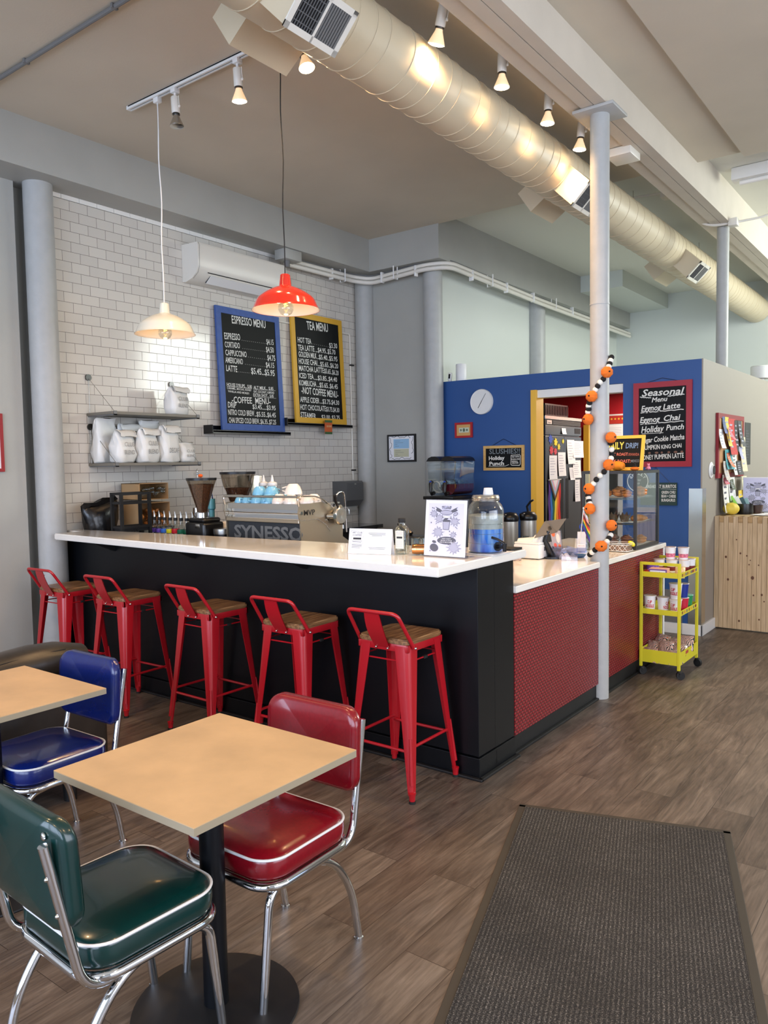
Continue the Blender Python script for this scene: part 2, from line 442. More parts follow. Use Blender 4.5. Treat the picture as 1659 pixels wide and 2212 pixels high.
M = {}
M['floor'] = planks_mat(); M['tile'] = tiles_mat(); M['scallop'] = scallop_mat(); M['pile'] = carpet_mat()
M['wall'] = mat('grey_wall_paint', (170, 170, 164), 0.55, bump=0.12, bscale=120, var=0.015)
M['wallback'] = mat('lit_wall_paint', (205, 210, 204), 0.6, bump=0.08, bscale=100)  # lit copy of the grey wall paint: back-area light put into its colour
M['taupe'] = mat('taupe_wall_paint', (152, 144, 134), 0.55, bump=0.08, bscale=100)
M['ceil'] = mat('ceiling_paint', (206, 196, 178), 0.7, bump=0.12, bscale=90, var=0.02, vscale=1.5)
M['ceilback'] = mat('back_ceiling_paint', (222, 222, 212), 0.7, bump=0.1)
M['column'] = mat('column_paint', (174, 175, 173), 0.45, bump=0.35, bscale=45, var=0.02, vscale=12)
M['beam'] = mat('beam_paint', (205, 196, 182), 0.6, bump=0.2, bscale=30, var=0.02)
M['duct'] = mat('duct_paint', (206, 192, 164), 0.42, bump=0.15, bscale=30)
M['blue'] = mat('blue_wall_paint', (38, 80, 142), 0.5, bump=0.06, bscale=120)
M['redwall'] = mat('red_wall_paint', (178, 32, 40), 0.35)
M['yellow'] = mat('yellow_paint', (236, 184, 64), 0.4)
M['white'] = mat('white_paint', (232, 232, 230), 0.4)
M['whitegloss'] = mat('white_enamel', (238, 236, 230), 0.15, coat=0.3)
M['offwhite'] = mat('off_white_plastic', (226, 222, 212), 0.35)
M['quartz'] = mat('white_quartz', (240, 236, 228), 0.12, coat=0.4, var=0.012, vscale=8)
M['black'] = mat('black_panel_paint', (5, 7, 12), 0.4, bump=0.05, bscale=200, spec=0.3)
M['blackmatte'] = mat('matt_black', (12, 12, 14), 0.55)
M['blackplastic'] = mat('black_plastic', (16, 16, 18), 0.3)
M['rubber'] = mat('black_rubber', (18, 18, 18), 0.7)
M['chrome'] = mat('chrome', (225, 228, 232), 0.07, metal=1.0)
M['steel'] = mat('brushed_steel', (200, 198, 192), 0.26, metal=1.0, bump=0.05, bscale=200)
M['darksteel'] = mat('dark_steel', (92, 92, 92), 0.3, metal=1.0)
M['greymetal'] = mat('grey_painted_metal', (112, 112, 112), 0.4)
M['bulbon'] = mat('lit_reflector_glass', (255, 240, 215), 0.2, emit=(255, 226, 178), estr=22.0)
M['filament'] = mat('glowing_filament', (255, 190, 80), 0.3, emit=(255, 176, 60), estr=14.0)
M['paper'] = mat('white_paper', (236, 236, 240), 0.6)
M['ink'] = mat('black_ink', (34, 34, 38), 0.6)
M['chalkboard'] = mat('black_chalkboard', (9, 11, 12), 0.5, spec=0.2)
M['chalk'] = mat('white_chalk_pen', (228, 228, 222), 0.6)
M['pane'] = glass('clear_pane', (245, 250, 250), 0.95)
M['clear'] = glass('clear_vessel', (232, 238, 238), 0.9)
M['chromedark'] = M['steel']
# ------------------------------------------------------------------ the setting
def struct(name, mb, m, parent=None, **kw):
    o = mb.build(name, m, parent, **kw)
    if parent is None: o['kind'] = 'structure'
    return o
XW, CZ, CZ2, YF = -5.65, 4.07, 4.19, 12.6
struct('floor', MB().box(-6.0, -3.3, -0.12, 3.4, YF + 0.2, 0), M['floor'], smooth=None)
# ceiling: lower slab in front, higher slab behind, a slightly dropped panel to the right of the beam
c = MB().box(-6.0, -3.4, CZ, 3.5, 6.92, CZ + 0.5)
c.box(-1.515, -3.0, CZ - 0.03, 3.3, 6.95, CZ + 0.1)
struct('ceiling_front', c, M['ceil'], smooth=None)
struct('ceiling_back', MB().box(-6.0, 6.92, CZ2, 3.5, YF + 0.2, CZ2 + 0.4), M['ceilback'], smooth=None)
struct('trim_5', MB().box(-2.42, 6.93, CZ2 - 0.012, -2.3, YF, CZ2 - 0.0005), M['white'], smooth=None)
# tiled wall with its cap row, grey wall nearer the camera
tw = MB().box(XW - 0.25, 3.24, 0, XW, 7.07, 3.683)
struct('wall_left_tiled', tw, M['tile'], smooth=None)
cap = MB()
for k in range(25): cap.box(XW - 0.2, 3.262 + k * 0.155, 3.685, XW + 0.003, 3.262 + k * 0.155 + 0.1525, 3.72, 0.002)
struct('trim_1', cap, M['whitegloss'], smooth=None)
struct('wall_left', MB().box(XW - 0.27, -3.3, 0, XW - 0.02, 3.05, CZ + 0.02), M['wall'], smooth=None)
struct('wall_left_recess', MB().box(XW - 0.3, 3.05, 0, XW - 0.14, 3.24, CZ), M['wall'], smooth=None)
# soffit that runs over the tiled wall, turns at y 6.9 and carries on along the deeper wall
s = MB(); s.prism([(-6.0, -3.3), (-5.35, -3.3), (-5.35, 6.9), (-4.437, 6.9), (-4.437, YF), (-6.0, YF)], 3.72, CZ2 + 0.02)
struct('ceiling_soffit', s, M['wall'], smooth=None)
struct('wall_back_nook', MB().box(-5.9, 7.1, 0, -4.66, 7.3, 3.75), M['wall'], smooth=None)
struct('wall_left_deep', MB().box(-4.9, 7.2, 0, -4.66, YF + 0.1, 3.75), M['wallback'], smooth=None)
struct('wall_back', MB().box(-6, YF, 0, 3.4, YF + 0.2, 4.6), M['wallback'], smooth=None)
b = MB().box(-4.437, 10.59, 3.965, -3.833, YF, CZ2 + 0.01)
struct('ceiling_soffit_box', b, M['wallback'], smooth=None)
struct('wall_right', MB().box(3.2, 0.0, 3.3, 3.4, YF + 0.1, 4.6).box(3.2, 5.9, 0, 3.4, YF + 0.1, 3.3).box(3.2, -3.3, 0, 3.4, -0.6, 4.6).box(3.2, -0.6, 0, 3.4, 5.9, 0.55).box(3.2, -0.6, 3.3, 3.4, 0.1, 4.6), M['wall'], smooth=None)
# shop front behind the camera: open bays between mullions with daylight behind them
fw = MB().box(-6, -3.5, 0, 3.4, -3.3, 0.5).box(-6, -3.5, 3.55, 3.4, -3.3, 4.6)
for x0, x1 in ((-6.0, -5.3), (-2.9, -2.7), (-0.1, 0.1), (2.5, 3.4)): fw.box(x0, -3.5, 0.5, x1, -3.3, 3.55)
struct('wall_front', fw, M['wall'], smooth=None)
for i, (x0, x1) in enumerate(((-5.3, -2.9), (-2.7, -0.1), (0.1, 2.5))):
    f = MB()
    for a in (x0 + 0.03, (x0 + x1) / 2, x1 - 0.03): f.box(a - 0.03, -3.44, 0.5, a + 0.03, -3.36, 3.55)
    for z in (0.53, 2.7, 3.52): f.box(x0, -3.44, z - 0.03, x1, -3.36, z + 0.03)
    o = struct('window_%d' % (i + 1), f, M['blackmatte'], smooth=None)
f = MB()
for y in (-0.57, 1.0, 2.65, 4.25, 5.87): f.box(3.26, y - 0.03, 0.55, 3.34, y + 0.03, 3.3)
for z in (0.58, 3.27): f.box(3.26, -0.6, z - 0.03, 3.34, 5.9, z + 0.03)
struct('window_4', f, M['blackmatte'], smooth=None)

# wall-side columns (plastered round pipes against the walls)
def column(name, x, y, r, z1, m, extra=None):
    o = MB().cyl((x, y, 0), (x, y, z1), r, n=40).build(name, m, smooth=60); o['kind'] = 'structure'; return o
column('column_left', -5.60, 3.2, 0.105, 3.72, M['column'])
column('column_nook_left', -5.555, 7.06, 0.105, 3.72, M['column'])
column('column_nook_right', -4.66, 7.12, 0.105, 3.72, M['column'])
column('column_deep', -4.62, 9.55, 0.12, 3.72, M['column'])
column('column_back', -1.955, 8.14, 0.056, 3.83, M['column'])

# beam on the free-standing columns, with the open joint between its two timbers
b = MB()
b.box(-2.03, -3.3, 3.84, -1.95, YF, CZ2 + 0.05); b.box(-1.945, -3.3, 3.84, -1.87, YF, CZ2 + 0.05)
b.box(-2.13, -3.3, 3.852, -2.032, YF, CZ2 + 0.05)
b.box(-1.955, -3.3, 3.85, -1.94, YF, 3.95)
struct('beam_1', b, M['beam'], smooth=None)

# blue room-in-room wall with door opening, its side wall, base trims
BY = 7.22
w = MB()
w.box(-4.66, BY, 0.0, -3.55, BY + 0.13, 2.478); w.box(-3.55, BY, 2.315, -2.606, BY + 0.13, 2.478); w.box(-2.606, BY, 0.1, -1.90, BY + 0.13, 2.478)
struct('wall_blue', w, M['blue'], smooth=None)
struct('wall_side', MB().box(-1.90, BY - 0.001, 0.1, -1.887, YF, 2.48).box(-2.0, BY + 0.13, 0.1, -1.9, YF, 2.48), M['taupe'], smooth=None)
struct('baseboard_blue', MB().box(-2.606, BY - 0.006, 0.1, -2.05, BY, 0.40), M['greymetal'], smooth=None)
struct('baseboard_side', MB().box(-2.05, BY - 0.016, 0.0, -1.87, BY, 0.10, 0.004).box(-1.887, BY - 0.016, 0.0, -1.87, 8.6, 0.10, 0.004).box(-2.606, BY, 0, -1.887, BY + 0.1, 0.1).box(-1.95, BY, 0, -1.887, YF, 0.1), M['white'], smooth=None)
struct('trim_2', MB().box(-2.0, BY - 0.004, 0.1, -1.886, BY - 0.001, 1.33).box(-1.8868, BY - 0.004, 0.1, -1.884, BY + 0.12, 1.33), M['steel'], smooth=None)
# door casing
dc = MB().box(-3.55, BY - 0.02, 0.0, -3.487, BY + 0.15, 2.315, 0.003)
struct('door_1', dc, M['yellow'], smooth=None)
struct('trim_3', MB().box(-3.487, BY + 0.01, 2.235, -2.606, BY + 0.15, 2.312), M['white'], smooth=None)
struct('wall_counter_edge', MB().box(-4.6, BY - 0.02, 0.715, -3.55, BY, 0.735), M['yellow'], smooth=None)
# kitchen behind the opening
k = MB(); k.box(-4.66, 9.4, 0, -3.86, 9.5, 2.46); k.box(-3.86, 9.4, 2.3, -2.0, 9.5, 2.46)
k.box(-4.661, BY + 0.13, 0, -4.6, 9.4, 2.46); k.box(-3.72, 9.4, 2.16, -2.0, 9.44, 2.3)
struct('wall_kitchen', k, M['redwall'], smooth=None)
struct('wall_kitchen_inner', MB().box(-3.86, 10.5, 0, -2.0, 10.6, 2.46).box(-3.8, 9.39, 2.03, -2.0, 9.4, 2.16), M['white'], smooth=None)
struct('ceiling_kitchen', MB().box(-4.66, BY + 0.13, 2.46, -2.0, YF, 2.478), M['white'], smooth=None)
struct('door_2', MB().box(-3.86, 9.3, 0, -3.79, 9.5, 2.04), M['yellow'], smooth=None)
area('kitchen_ceiling_lamp', (-2.9, 8.6, 2.4), (-2.9, 8.6, 0), 0.6, 1.4, 26, (255, 236, 214))
area('back_room_lamp', (-2.8, 10.0, 2.4), (-2.8, 10.0, 0), 0.6, 0.6, 16, (235, 245, 255))
# ------------------------------------------------------------------ bar, service counter, front column
M['stoolred'] = mat('red_powder_coat', (172, 20, 32), 0.32, coat=0.25, bump=0.05, bscale=150)
M['seatwood'] = wood_mat('oiled_elm_seat', [(0.3, (84, 56, 34)), (0.5, (132, 94, 60)), (0.7, (170, 130, 88))], 'y', 5.0, 0.4)
M['mdf'] = mat('tan_fibreboard', (196, 164, 122), 0.4, var=0.05, vscale=7, bump=0.03, bscale=200)
M['mdfedge'] = mat('grey_fibreboard_edge', (150, 140, 118), 0.6)
M['leather'] = mat('dark_leather', (42, 37, 32), 0.36, bump=0.35, bscale=22, var=0.2, vscale=6)
def vinyl(name, c):
    return mat(name, c, 0.26, coat=0.35, bump=0.12, bscale=9, var=0.05, vscale=90)
M['vred'] = vinyl('red_vinyl', (122, 10, 24)); M['vblue'] = vinyl('blue_vinyl', (8, 28, 96)); M['vgreen'] = vinyl('green_vinyl', (4, 44, 42))
M['pipew'] = mat('white_piping', (225, 225, 225), 0.35)
M['cart'] = mat('yellow_cart_paint', (212, 202, 44), 0.38)

bar = thing('bar_counter', 'long black bar with a white stone top, red stools along its front', 'bar counter', (-3.7, 3.4, 0))
O = (-3.7, 3.4, 0)
def m_(): return MB(O)
top = m_().prism([(-5.42, 3.11), (-1.92, 2.95), (-1.92, 3.84), (-2.9, 3.62), (-4.51, 3.52), (-5.64, 3.42), (-5.64, 3.32), (-5.42, 3.32)], 1.075, 1.12, bev=0.006)
top.build('countertop', M['quartz'], bar)
m_().box(-5.62, 3.33, 0.112, -1.935, 3.50, 1.075, 0.002).box(-2.6, 3.5, 0.112, -1.935, 3.71, 1.075).build('front_panel', M['black'], bar, smooth=None)
m_().box(-5.6, 3.318, 0, -1.925, 3.5, 0.108, 0.003).box(-2.6, 3.49, 0, -1.925, 3.712, 0.108, 0.003).build('kickboard', M['black'], bar, smooth=None)
m_().box(-5.6, 3.295, 0, -1.9, 3.318, 0.014, 0.004).box(-1.925, 3.3, 0, -1.9, 3.72, 0.014, 0.004).build('floor_trim', M['blackmatte'], bar, smooth=None)
for x in (-5.0, -4.1, -3.1):
    m_().prism([(3.14, 1.074), (3.33, 1.074), (3.33, 0.99)], x - 0.02, x + 0.02, 'yz').build('bracket', M['blackmatte'], bar, smooth=None)
# work shelf behind the bar front
m_().box(-5.0, 3.52, 0.86, -2.62, 4.2, 0.9).box(-4.98, 3.52, 0, -2.66, 3.6, 0.86).build('work_shelf', M['steel'], bar, smooth=None)

sc_ = thing('service_counter', 'low order counter with white top and red textured front', 'counter', (-2.3, 5.0, 0))
def n_(): return MB((-2.3, 5.0, 0))
n_().prism([(-1.918, 3.715), (-1.918, 4.9), (-2.0, 4.9), (-2.0, 5.05), (-1.918, 5.05), (-1.918, 6.3), (-2.75, 6.3), (-2.75, 3.9), (-2.55, 3.715)], 0.893, 0.93, bev=0.004).build('countertop', M['quartz'], sc_)
pn = n_().box(-1.955, 3.72, 0.108, -1.935, 4.914, 0.892, 0.001).box(-1.955, 5.046, 0.108, -1.935, 6.27, 0.892, 0.001)
pn.build('front_panel', M['scallop'], sc_, smooth=None)
n_().box(-1.975, 3.72, 0, -1.95, 4.914, 0.106).box(-1.975, 5.046, 0, -1.95, 6.27, 0.106).box(-2.7, 3.8, 0, -2.68, 6.27, 0.892).build('carcass', M['blackmatte'], sc_, smooth=None)
n_().box(-1.95, 3.72, 0, -1.93, 4.914, 0.014, 0.003).box(-1.95, 5.046, 0, -1.93, 6.27, 0.014, 0.003).build('floor_trim', M['blackmatte'], sc_, smooth=None)
n_().box(-2.7, 6.27, 0, -1.93, 6.305, 0.892, 0.002).build('end_panel', M['white'], sc_, smooth=None)

cf = MB().cyl((-1.955, 4.98, 0), (-1.955, 4.98, 3.835), 0.0615, n=40)
cf.cyl((-1.955, 4.98, 2.612), (-1.955, 4.98, 2.622), 0.064, n=40)
cf.box(-2.09, 4.85, 3.818, -1.82, 5.11, 3.838, 0.003)
o = cf.build('column_front', M['column'], smooth=60); o['kind'] = 'structure'

# ------------------------------------------------------------------ bar stools
def make_stool():
    t = thing('bar_stool', 'red metal bar stool', 'stool', group='red bar stools along the bar')
    s = MB(); bmz = 0.735
    s.prism(rrect(-0.155, -0.155, 0.155, 0.155, 0.035, 5), bmz, 0.762, bev=0.006); s.build('seat', M['seatwood'], t)
    f = MB(); f.box(-0.15, -0.15, 0.70, 0.15, -0.138, 0.736, 0.002); f.box(-0.15, 0.138, 0.70, 0.15, 0.15, 0.736, 0.002)
    f.box(-0.15, -0.15, 0.70, -0.138, 0.15, 0.736, 0.002); f.box(0.138, -0.15, 0.70, 0.15, 0.15, 0.736, 0.002); f.build('apron', M['stoolred'], t)
    for sx in (-1, 1):
        for sy in (-1, 1):
            l = MB()
            def sec(q):
                z = 0.728 + (0.035 - 0.728) * q
                cx = 0.151 + (0.200 - 0.151) * q; a = 0.078 * (1 - q) + 0.026 * q; r = a * 0.42
                pts = [(-a, 0.0), (-r, 0.0)] + [(-r + r * math.sin(u), -r + r * math.cos(u)) for u in (0.4, 0.8, 1.2)] + [(0.0, -r), (0.0, -a)]
                inn = [(-0.004, -a), (-0.004, -r - 0.002), (-r * 0.75, -r * 0.75), (-r - 0.002, -0.004), (-a, -0.004)]
                return [(sx * (cx + u), sy * (cx + v), z) for u, v in pts + inn]
            rows = [sec(q) for q in (0, 0.25, 0.5, 0.75, 1)]; n = len(rows[0]); vs = [p for r_ in rows for p in r_]
            fs = [(i * n + k, i * n + (k + 1) % n, (i + 1) * n + (k + 1) % n, (i + 1) * n + k) for i in range(4) for k in range(n)]
            fs += [tuple(range(n)), tuple(range(4 * n, 5 * n))]
            l.add(vs, fs)
            # pressed rib down the outer corner and the foot ferrule
            l.tube([(sx * 0.1735, sy * 0.1735, 0.30), (sx * 0.1925, sy * 0.1925, 0.085)], [0.008, 0.011], 8)
            l.lathe([(0.0, 0.010), (0.014, 0.010), (0.015, 0.03), (0.019, 0.05), (0.0, 0.055)], (sx * 0.193, sy * 0.193, 0), 14)
            lg = l.build('leg', M['stoolred'], t, smooth=50)
            MB().lathe([(0.0, 0.0), (0.016, 0.0), (0.016, 0.012), (0.0, 0.012)], (sx * 0.194, sy * 0.194, 0), 14).build('foot_cap', M['rubber'], lg)
    for a, b in (((-1, -1), (1, -1)), ((1, -1), (1, 1)), ((1, 1), (-1, 1)), ((-1, 1), (-1, -1))):
        k = 0.176; z = 0.235 if a[1] == b[1] else 0.255
        MB().tube([(a[0] * k, a[1] * k, z), (b[0] * k, b[1] * k, z)], 0.0075, 8).build('footrest_bar', M['stoolred'], t)
    for sgn in (-1, 1):
        br = MB().tube([(sgn * 0.145, -0.145, 0.655), (sgn * 0.145, 0.145, 0.655)], 0.004, 6).build('stay_rod', M['stoolred'], t)
        MB().cbox((sgn * 0.145, 0.0, 0.654), (0.016, 0.03, 0.014), 0.002).build('rubber_clip', M['rubber'], br)
    MB().tube([(-0.145, -0.145, 0.655), (0.145, -0.145, 0.655)], 0.004, 6).build('stay_rod', M['stoolred'], t)
    MB().tube([(-0.145, 0.145, 0.655), (0.145, 0.145, 0.655)], 0.004, 6).build('stay_rod', M['stoolred'], t)
    p = fillet([(-0.160, -0.115, 0.722), (-0.150, -0.235, 0.90), (0.150, -0.235, 0.90), (0.160, -0.115, 0.722)], 0.035, 6)
    bf = MB().tube(p, 0.0095, 10).build('back_rail', M['stoolred'], t, smooth=60)
    sp = MB()
    sp.grid(lambda u, v: ((u - 0.5) * (0.088 + 0.012 * math.sin(v * PI)), -0.150 - 0.082 * v - 0.012 * math.sin(v * PI) , 0.715 + 0.18 * v), 5, 8)
    sp.grid(lambda u, v: ((u - 0.5) * (0.088 + 0.012 * math.sin(v * PI)), -0.154 - 0.082 * v - 0.012 * math.sin(v * PI), 0.715 + 0.18 * v), 5, 8)
    sp.cbox((0, -0.208, 0.86), (0.05, 0.008, 0.004), 0.001); sp.cbox((0, -0.17, 0.765), (0.05, 0.008, 0.004), 0.001)
    spo = sp.build('back_splat', M['stoolred'], t, smooth=60, fix=False)
    sw = MB()
    for x, y, z, dx, dy in ((-0.035, -0.156, 0.712, 0, -1), (0.035, -0.156, 0.712, 0, -1)): sw.sph((x, y, z), 0.0055, n=8, m=6)
    sw.build('screws', M['steel'], spo)
    sw = MB()
    for x in (-0.17, 0.17): sw.sph((x, -0.115, 0.72), 0.007, n=8, m=6)
    sw.build('bolts', M['steel'], bf)
    return t
st = make_stool()
st.location = (-2.245, 3.10, 0); st['label'] = 'red metal bar stool nearest the front end of the bar, fully in view'
for x, y, r, lab in ((-2.915, 3.09, 0.02, 'red metal bar stool just left of and behind the red vinyl chair back'),
                     (-3.655, 3.10, -0.02, 'middle one of the five red metal bar stools at the bar'),
                     (-4.475, 3.08, 0.03, 'second red metal bar stool from the tiled wall, behind the blue chair'),
                     (-5.165, 3.07, 0.02, 'red metal bar stool closest to the grey wall column, at the far left end')):
    dup(st, (x, y, 0), r, lab)

# ------------------------------------------------------------------ tables and diner chairs
def make_table():
    t = thing('cafe_table', '', 'table')
    tp = MB(); tp.prism([(-0.304, -0.304), (0.304, -0.304), (0.304, 0.304), (-0.304, 0.304)], 0.7475, 0.75)
    tp.build('tabletop', M['mdf'], t, smooth=None)
    MB().prism([(-0.304, -0.304), (0.304, -0.304), (0.304, 0.304), (-0.304, 0.304)], 0.728, 0.7475).build('tabletop_edge', M['mdfedge'], t, smooth=None, label='grey raw board edge')
    MB().cyl((0, 0, 0.012), (0, 0, 0.715), 0.036, n=28).build('pole', M['black'], t)
    MB().cbox((0, 0, 0.721), (0.30, 0.05, 0.012), 0.002).cbox((0, 0, 0.7215), (0.05, 0.30, 0.011), 0.002).build('top_plate', M['blackmatte'], t)
    MB().lathe([(0, 0.0), (0.243, 0.0), (0.245, 0.004), (0.243, 0.009), (0.06, 0.016), (0.04, 0.02), (0, 0.02)], n=56).build('base', M['blackmatte'], t, smooth=40)
    return t
tb = make_table(); tb.location = (-1.74, 1.445, 0); tb['label'] = 'square tan table on a round black base between green and red chairs'
dup(tb, (-2.948, 1.40, 0), 0.0, 'square tan table cut by the left edge, beside the blue chair')
for o in (tb,): o['group'] = 'square cafe tables'
[o for o in bpy.data.objects if o.name == 'cafe_table.001'][0]['group'] = 'square cafe tables'

def make_chair(vm):
    t = thing('diner_chair', '', 'chair', group='vinyl diner chairs')
    # seat cushion: rounded square, crowned on top
    c = MB()
    def cush(z0, z1, crown, half, r, n=48):
        ring = []
        pts = rrect(-half, -half, half, half, r, 11)
        lay = [(0.955, z0), (0.99, z0 + 0.012), (1.0, z0 + (z1 - z0) * 0.5), (0.995, z1 - 0.010), (0.975, z1), (0.93, z1 + 0.008), (0.8, z1 + crown * 0.62), (0.55, z1 + crown * 0.9), (0.25, z1 + crown), (0.01, z1 + crown)]
        vs = [(x * k, y * k, z) for k, z in lay for x, y in pts]; m = len(pts)
        fs = [(i * m + j, i * m + (j + 1) % m, (i + 1) * m + (j + 1) % m, (i + 1) * m + j) for i in range(len(lay) - 1) for j in range(m)]
        fs += [tuple(range(m)), tuple((len(lay) - 1) * m + j for j in range(m))]
        return vs, fs
    c.add(*cush(0.388, 0.455, 0.024, 0.2, 0.085))
    st_ = c.build('seat', vm, t, smooth=60)
    MB().tube([(x * 0.992, y * 0.992, 0.4545) for x, y in rrect(-0.2, -0.2, 0.2, 0.2, 0.085, 10)], 0.0042, 8, closed=True).build('piping', M['pipew'], st_, label='white piping round the seat')
    MB().tube([(x, y, 0.374) for x, y in rrect(-0.195, -0.195, 0.195, 0.195, 0.08, 8)], 0.0135, 12, closed=True).box(-0.15, -0.15, 0.38, 0.15, 0.15, 0.39).build('seat_frame', M['chrome'], t, smooth=60)
    # backrest pad, gently curved, with a double welt
    p = MB()
    def padpt(x, z, d):
        return (x, -0.222 - 0.06 * (z - 0.64) - 0.032 * (1 - (x / 0.21) ** 2) + d, z)
    def pad(half_w, zc, hh, r, th):
        pts = rrect(-half_w, -hh, half_w, hh, r, 9); m = len(pts)
        lay = [(0.02, -th * 0.52), (0.5, -th * 0.52), (0.85, -th * 0.47), (0.955, -th * 0.36), (0.995, -th * 0.2), (0.985, -0.001), (0.995, th * 0.16), (0.965, th * 0.36), (0.87, th * 0.5), (0.5, th * 0.62), (0.02, th * 0.66)]
        vs = [padpt(x * k, zc + z * k, d) for k, d in lay for x, z in pts]
        fs = [(i * m + j, i * m + (j + 1) % m, (i + 1) * m + (j + 1) % m, (i + 1) * m + j) for i in range(len(lay) - 1) for j in range(m)]
        fs += [tuple(range(m)), tuple((len(lay) - 1) * m + j for j in range(m))]
        return vs, fs
    p.add(*pad(0.203, 0.654, 0.140, 0.06, 0.05))
    bk = p.build('backrest', vm, t, smooth=70)
    bt = MB()
    for x, z in ((-0.148, 0.755), (0.148, 0.755), (-0.148, 0.665), (0.148, 0.665)):
        q = padpt(x, z, -0.027); bt.sph(q, 0.010, (1, 0.5, 1), 12, 8)
    bt.build('button_bolts', M['chrome'], bk)
    for sx in (-1, 1):
        pts = fillet([(sx * 0.17, 0.03, 0.362), (sx * 0.182, -0.205, 0.355), (sx * 0.172, -0.285, 0.745)], 0.075, 8)
        k = [(sx * 0.17, 0.03, 0.362)]
        uo = MB().tube(pts, [0.0125] * len(pts), 12, flat=(1, 1.1)).build('back_upright', M['chrome'], t, smooth=60)
        MB().sph((sx * 0.174, -0.281, 0.665), 0.006, n=8, m=6).sph((sx * 0.177, -0.261, 0.57), 0.006, n=8, m=6).build('screws', M['steel'], uo)
        f = fillet([(sx * 0.15, 0.05, 0.355), (sx * 0.168, 0.165, 0.352), (sx * 0.168, 0.205, 0.006)], 0.05, 7)
        lg = MB().tube(f, 0.0132, 12).build('leg', M['chrome'], t, smooth=60)
        MB().lathe([(0, 0), (0.0165, 0), (0.0165, 0.006), (0.0125, 0.009), (0, 0.009)], (sx * 0.168, 0.205, 0), 16).build('glide', M['chrome'], lg)
        f = fillet([(sx * 0.15, 0.10, 0.358), (sx * 0.168, -0.10, 0.352), (sx * 0.168, -0.215, 0.20), (sx * 0.168, -0.25, 0.006)], 0.15, 9)
        lg = MB().tube(f, 0.0132, 12).build('leg', M['chrome'], t, smooth=60)
        MB().lathe([(0, 0), (0.0165, 0), (0.0165, 0.006), (0.0125, 0.009), (0, 0.009)], (sx * 0.168, -0.25, 0), 16).build('glide', M['chrome'], lg)
    return t
ch = make_chair(M['vred']); ch.location = (-1.772, 1.70, 0); ch.rotation_euler[2] = PI + 0.02
ch['label'] = 'red vinyl diner chair with chrome frame at the centre table'
dup(ch, (-3.02, 1.64, 0), PI + 0.03, 'blue vinyl diner chair with chrome frame in front of the leather sofa', mats={'red_vinyl': M['vblue']})
dup(ch, (-1.815, 1.185, 0.0), -0.05, 'dark green vinyl diner chair seen from behind, nearest the camera', mats={'red_vinyl': M['vgreen']})

# ------------------------------------------------------------------ leather sofa seen past the left table
sf = thing('leather_sofa', 'dark brown leather sofa behind the blue chair', 'sofa', (-3.7, 1.2, 0))
def s_(): return MB((-3.7, 1.2, 0))
s_().box(-3.63, 0.25, 0.10, -3.40, 2.20, 0.58, 0.03, 3).box(-4.15, 2.08, 0.10, -3.55, 2.26, 0.56, 0.03, 3).build('body', M['leather'], sf, smooth=60)
ro = MB((-3.7, 1.2, 0)); pts = []; rad = []
for i in range(15):
    u = i / 14.0
    pts.append((-3.56 , 0.3 + u * 1.86, 0.645 + 0.012 * math.sin(u * 9) + 0.018 * u)); rad.append(0.092 + 0.006 * math.sin(u * 23 + 1) - (0.03 if i in (0, 14) else 0))
ro.tube(pts, rad, 20, flat=(0.9, 1.25)); rr_ = ro.build('top_roll', M['leather'], sf, smooth=70)
MB((-3.7, 1.2, 0)).tube([(-3.475, p[1], p[2] + 0.055) for p in pts[1:-1]], 0.0025, 6).build('seam', M['rubber'], rr_)
s_().box(-4.2, 0.3, 0.22, -3.64, 2.07, 0.43, 0.05, 3).build('seat_cushion', M['leather'], sf, smooth=60)
for x, y in ((-3.44, 2.0), (-3.44, 0.45), (-4.1, 2.05), (-4.1, 0.45)):
    s_().cyl((x, y, 0), (x, y, 0.11), 0.03, 0.036).build('leg', M['blackmatte'], sf)

# ------------------------------------------------------------------ floor mat
fm = thing('entrance_mat', 'dark grey ribbed entrance mat on the plank floor', 'mat', (-1.633, 3.184, 0), math.atan2(0.274, 0.858))
MB().box(0.03, -1.79, 0.001, 0.87, -0.03, 0.0085, 0.002).build('pile', M['pile'], fm, smooth=None)
e = MB()
for a in ((0, -1.82, 0.9, -1.79), (0, -0.03, 0.9, 0), (0, -1.8, 0.03, -0.01), (0.87, -1.8, 0.9, -0.01)): e.box(a[0], a[1], 0.0005, a[2], a[3], 0.005, 0.0015)
e.build('rubber_border', mat('mat_border_rubber', (52, 48, 42), 0.6), fm, smooth=None)
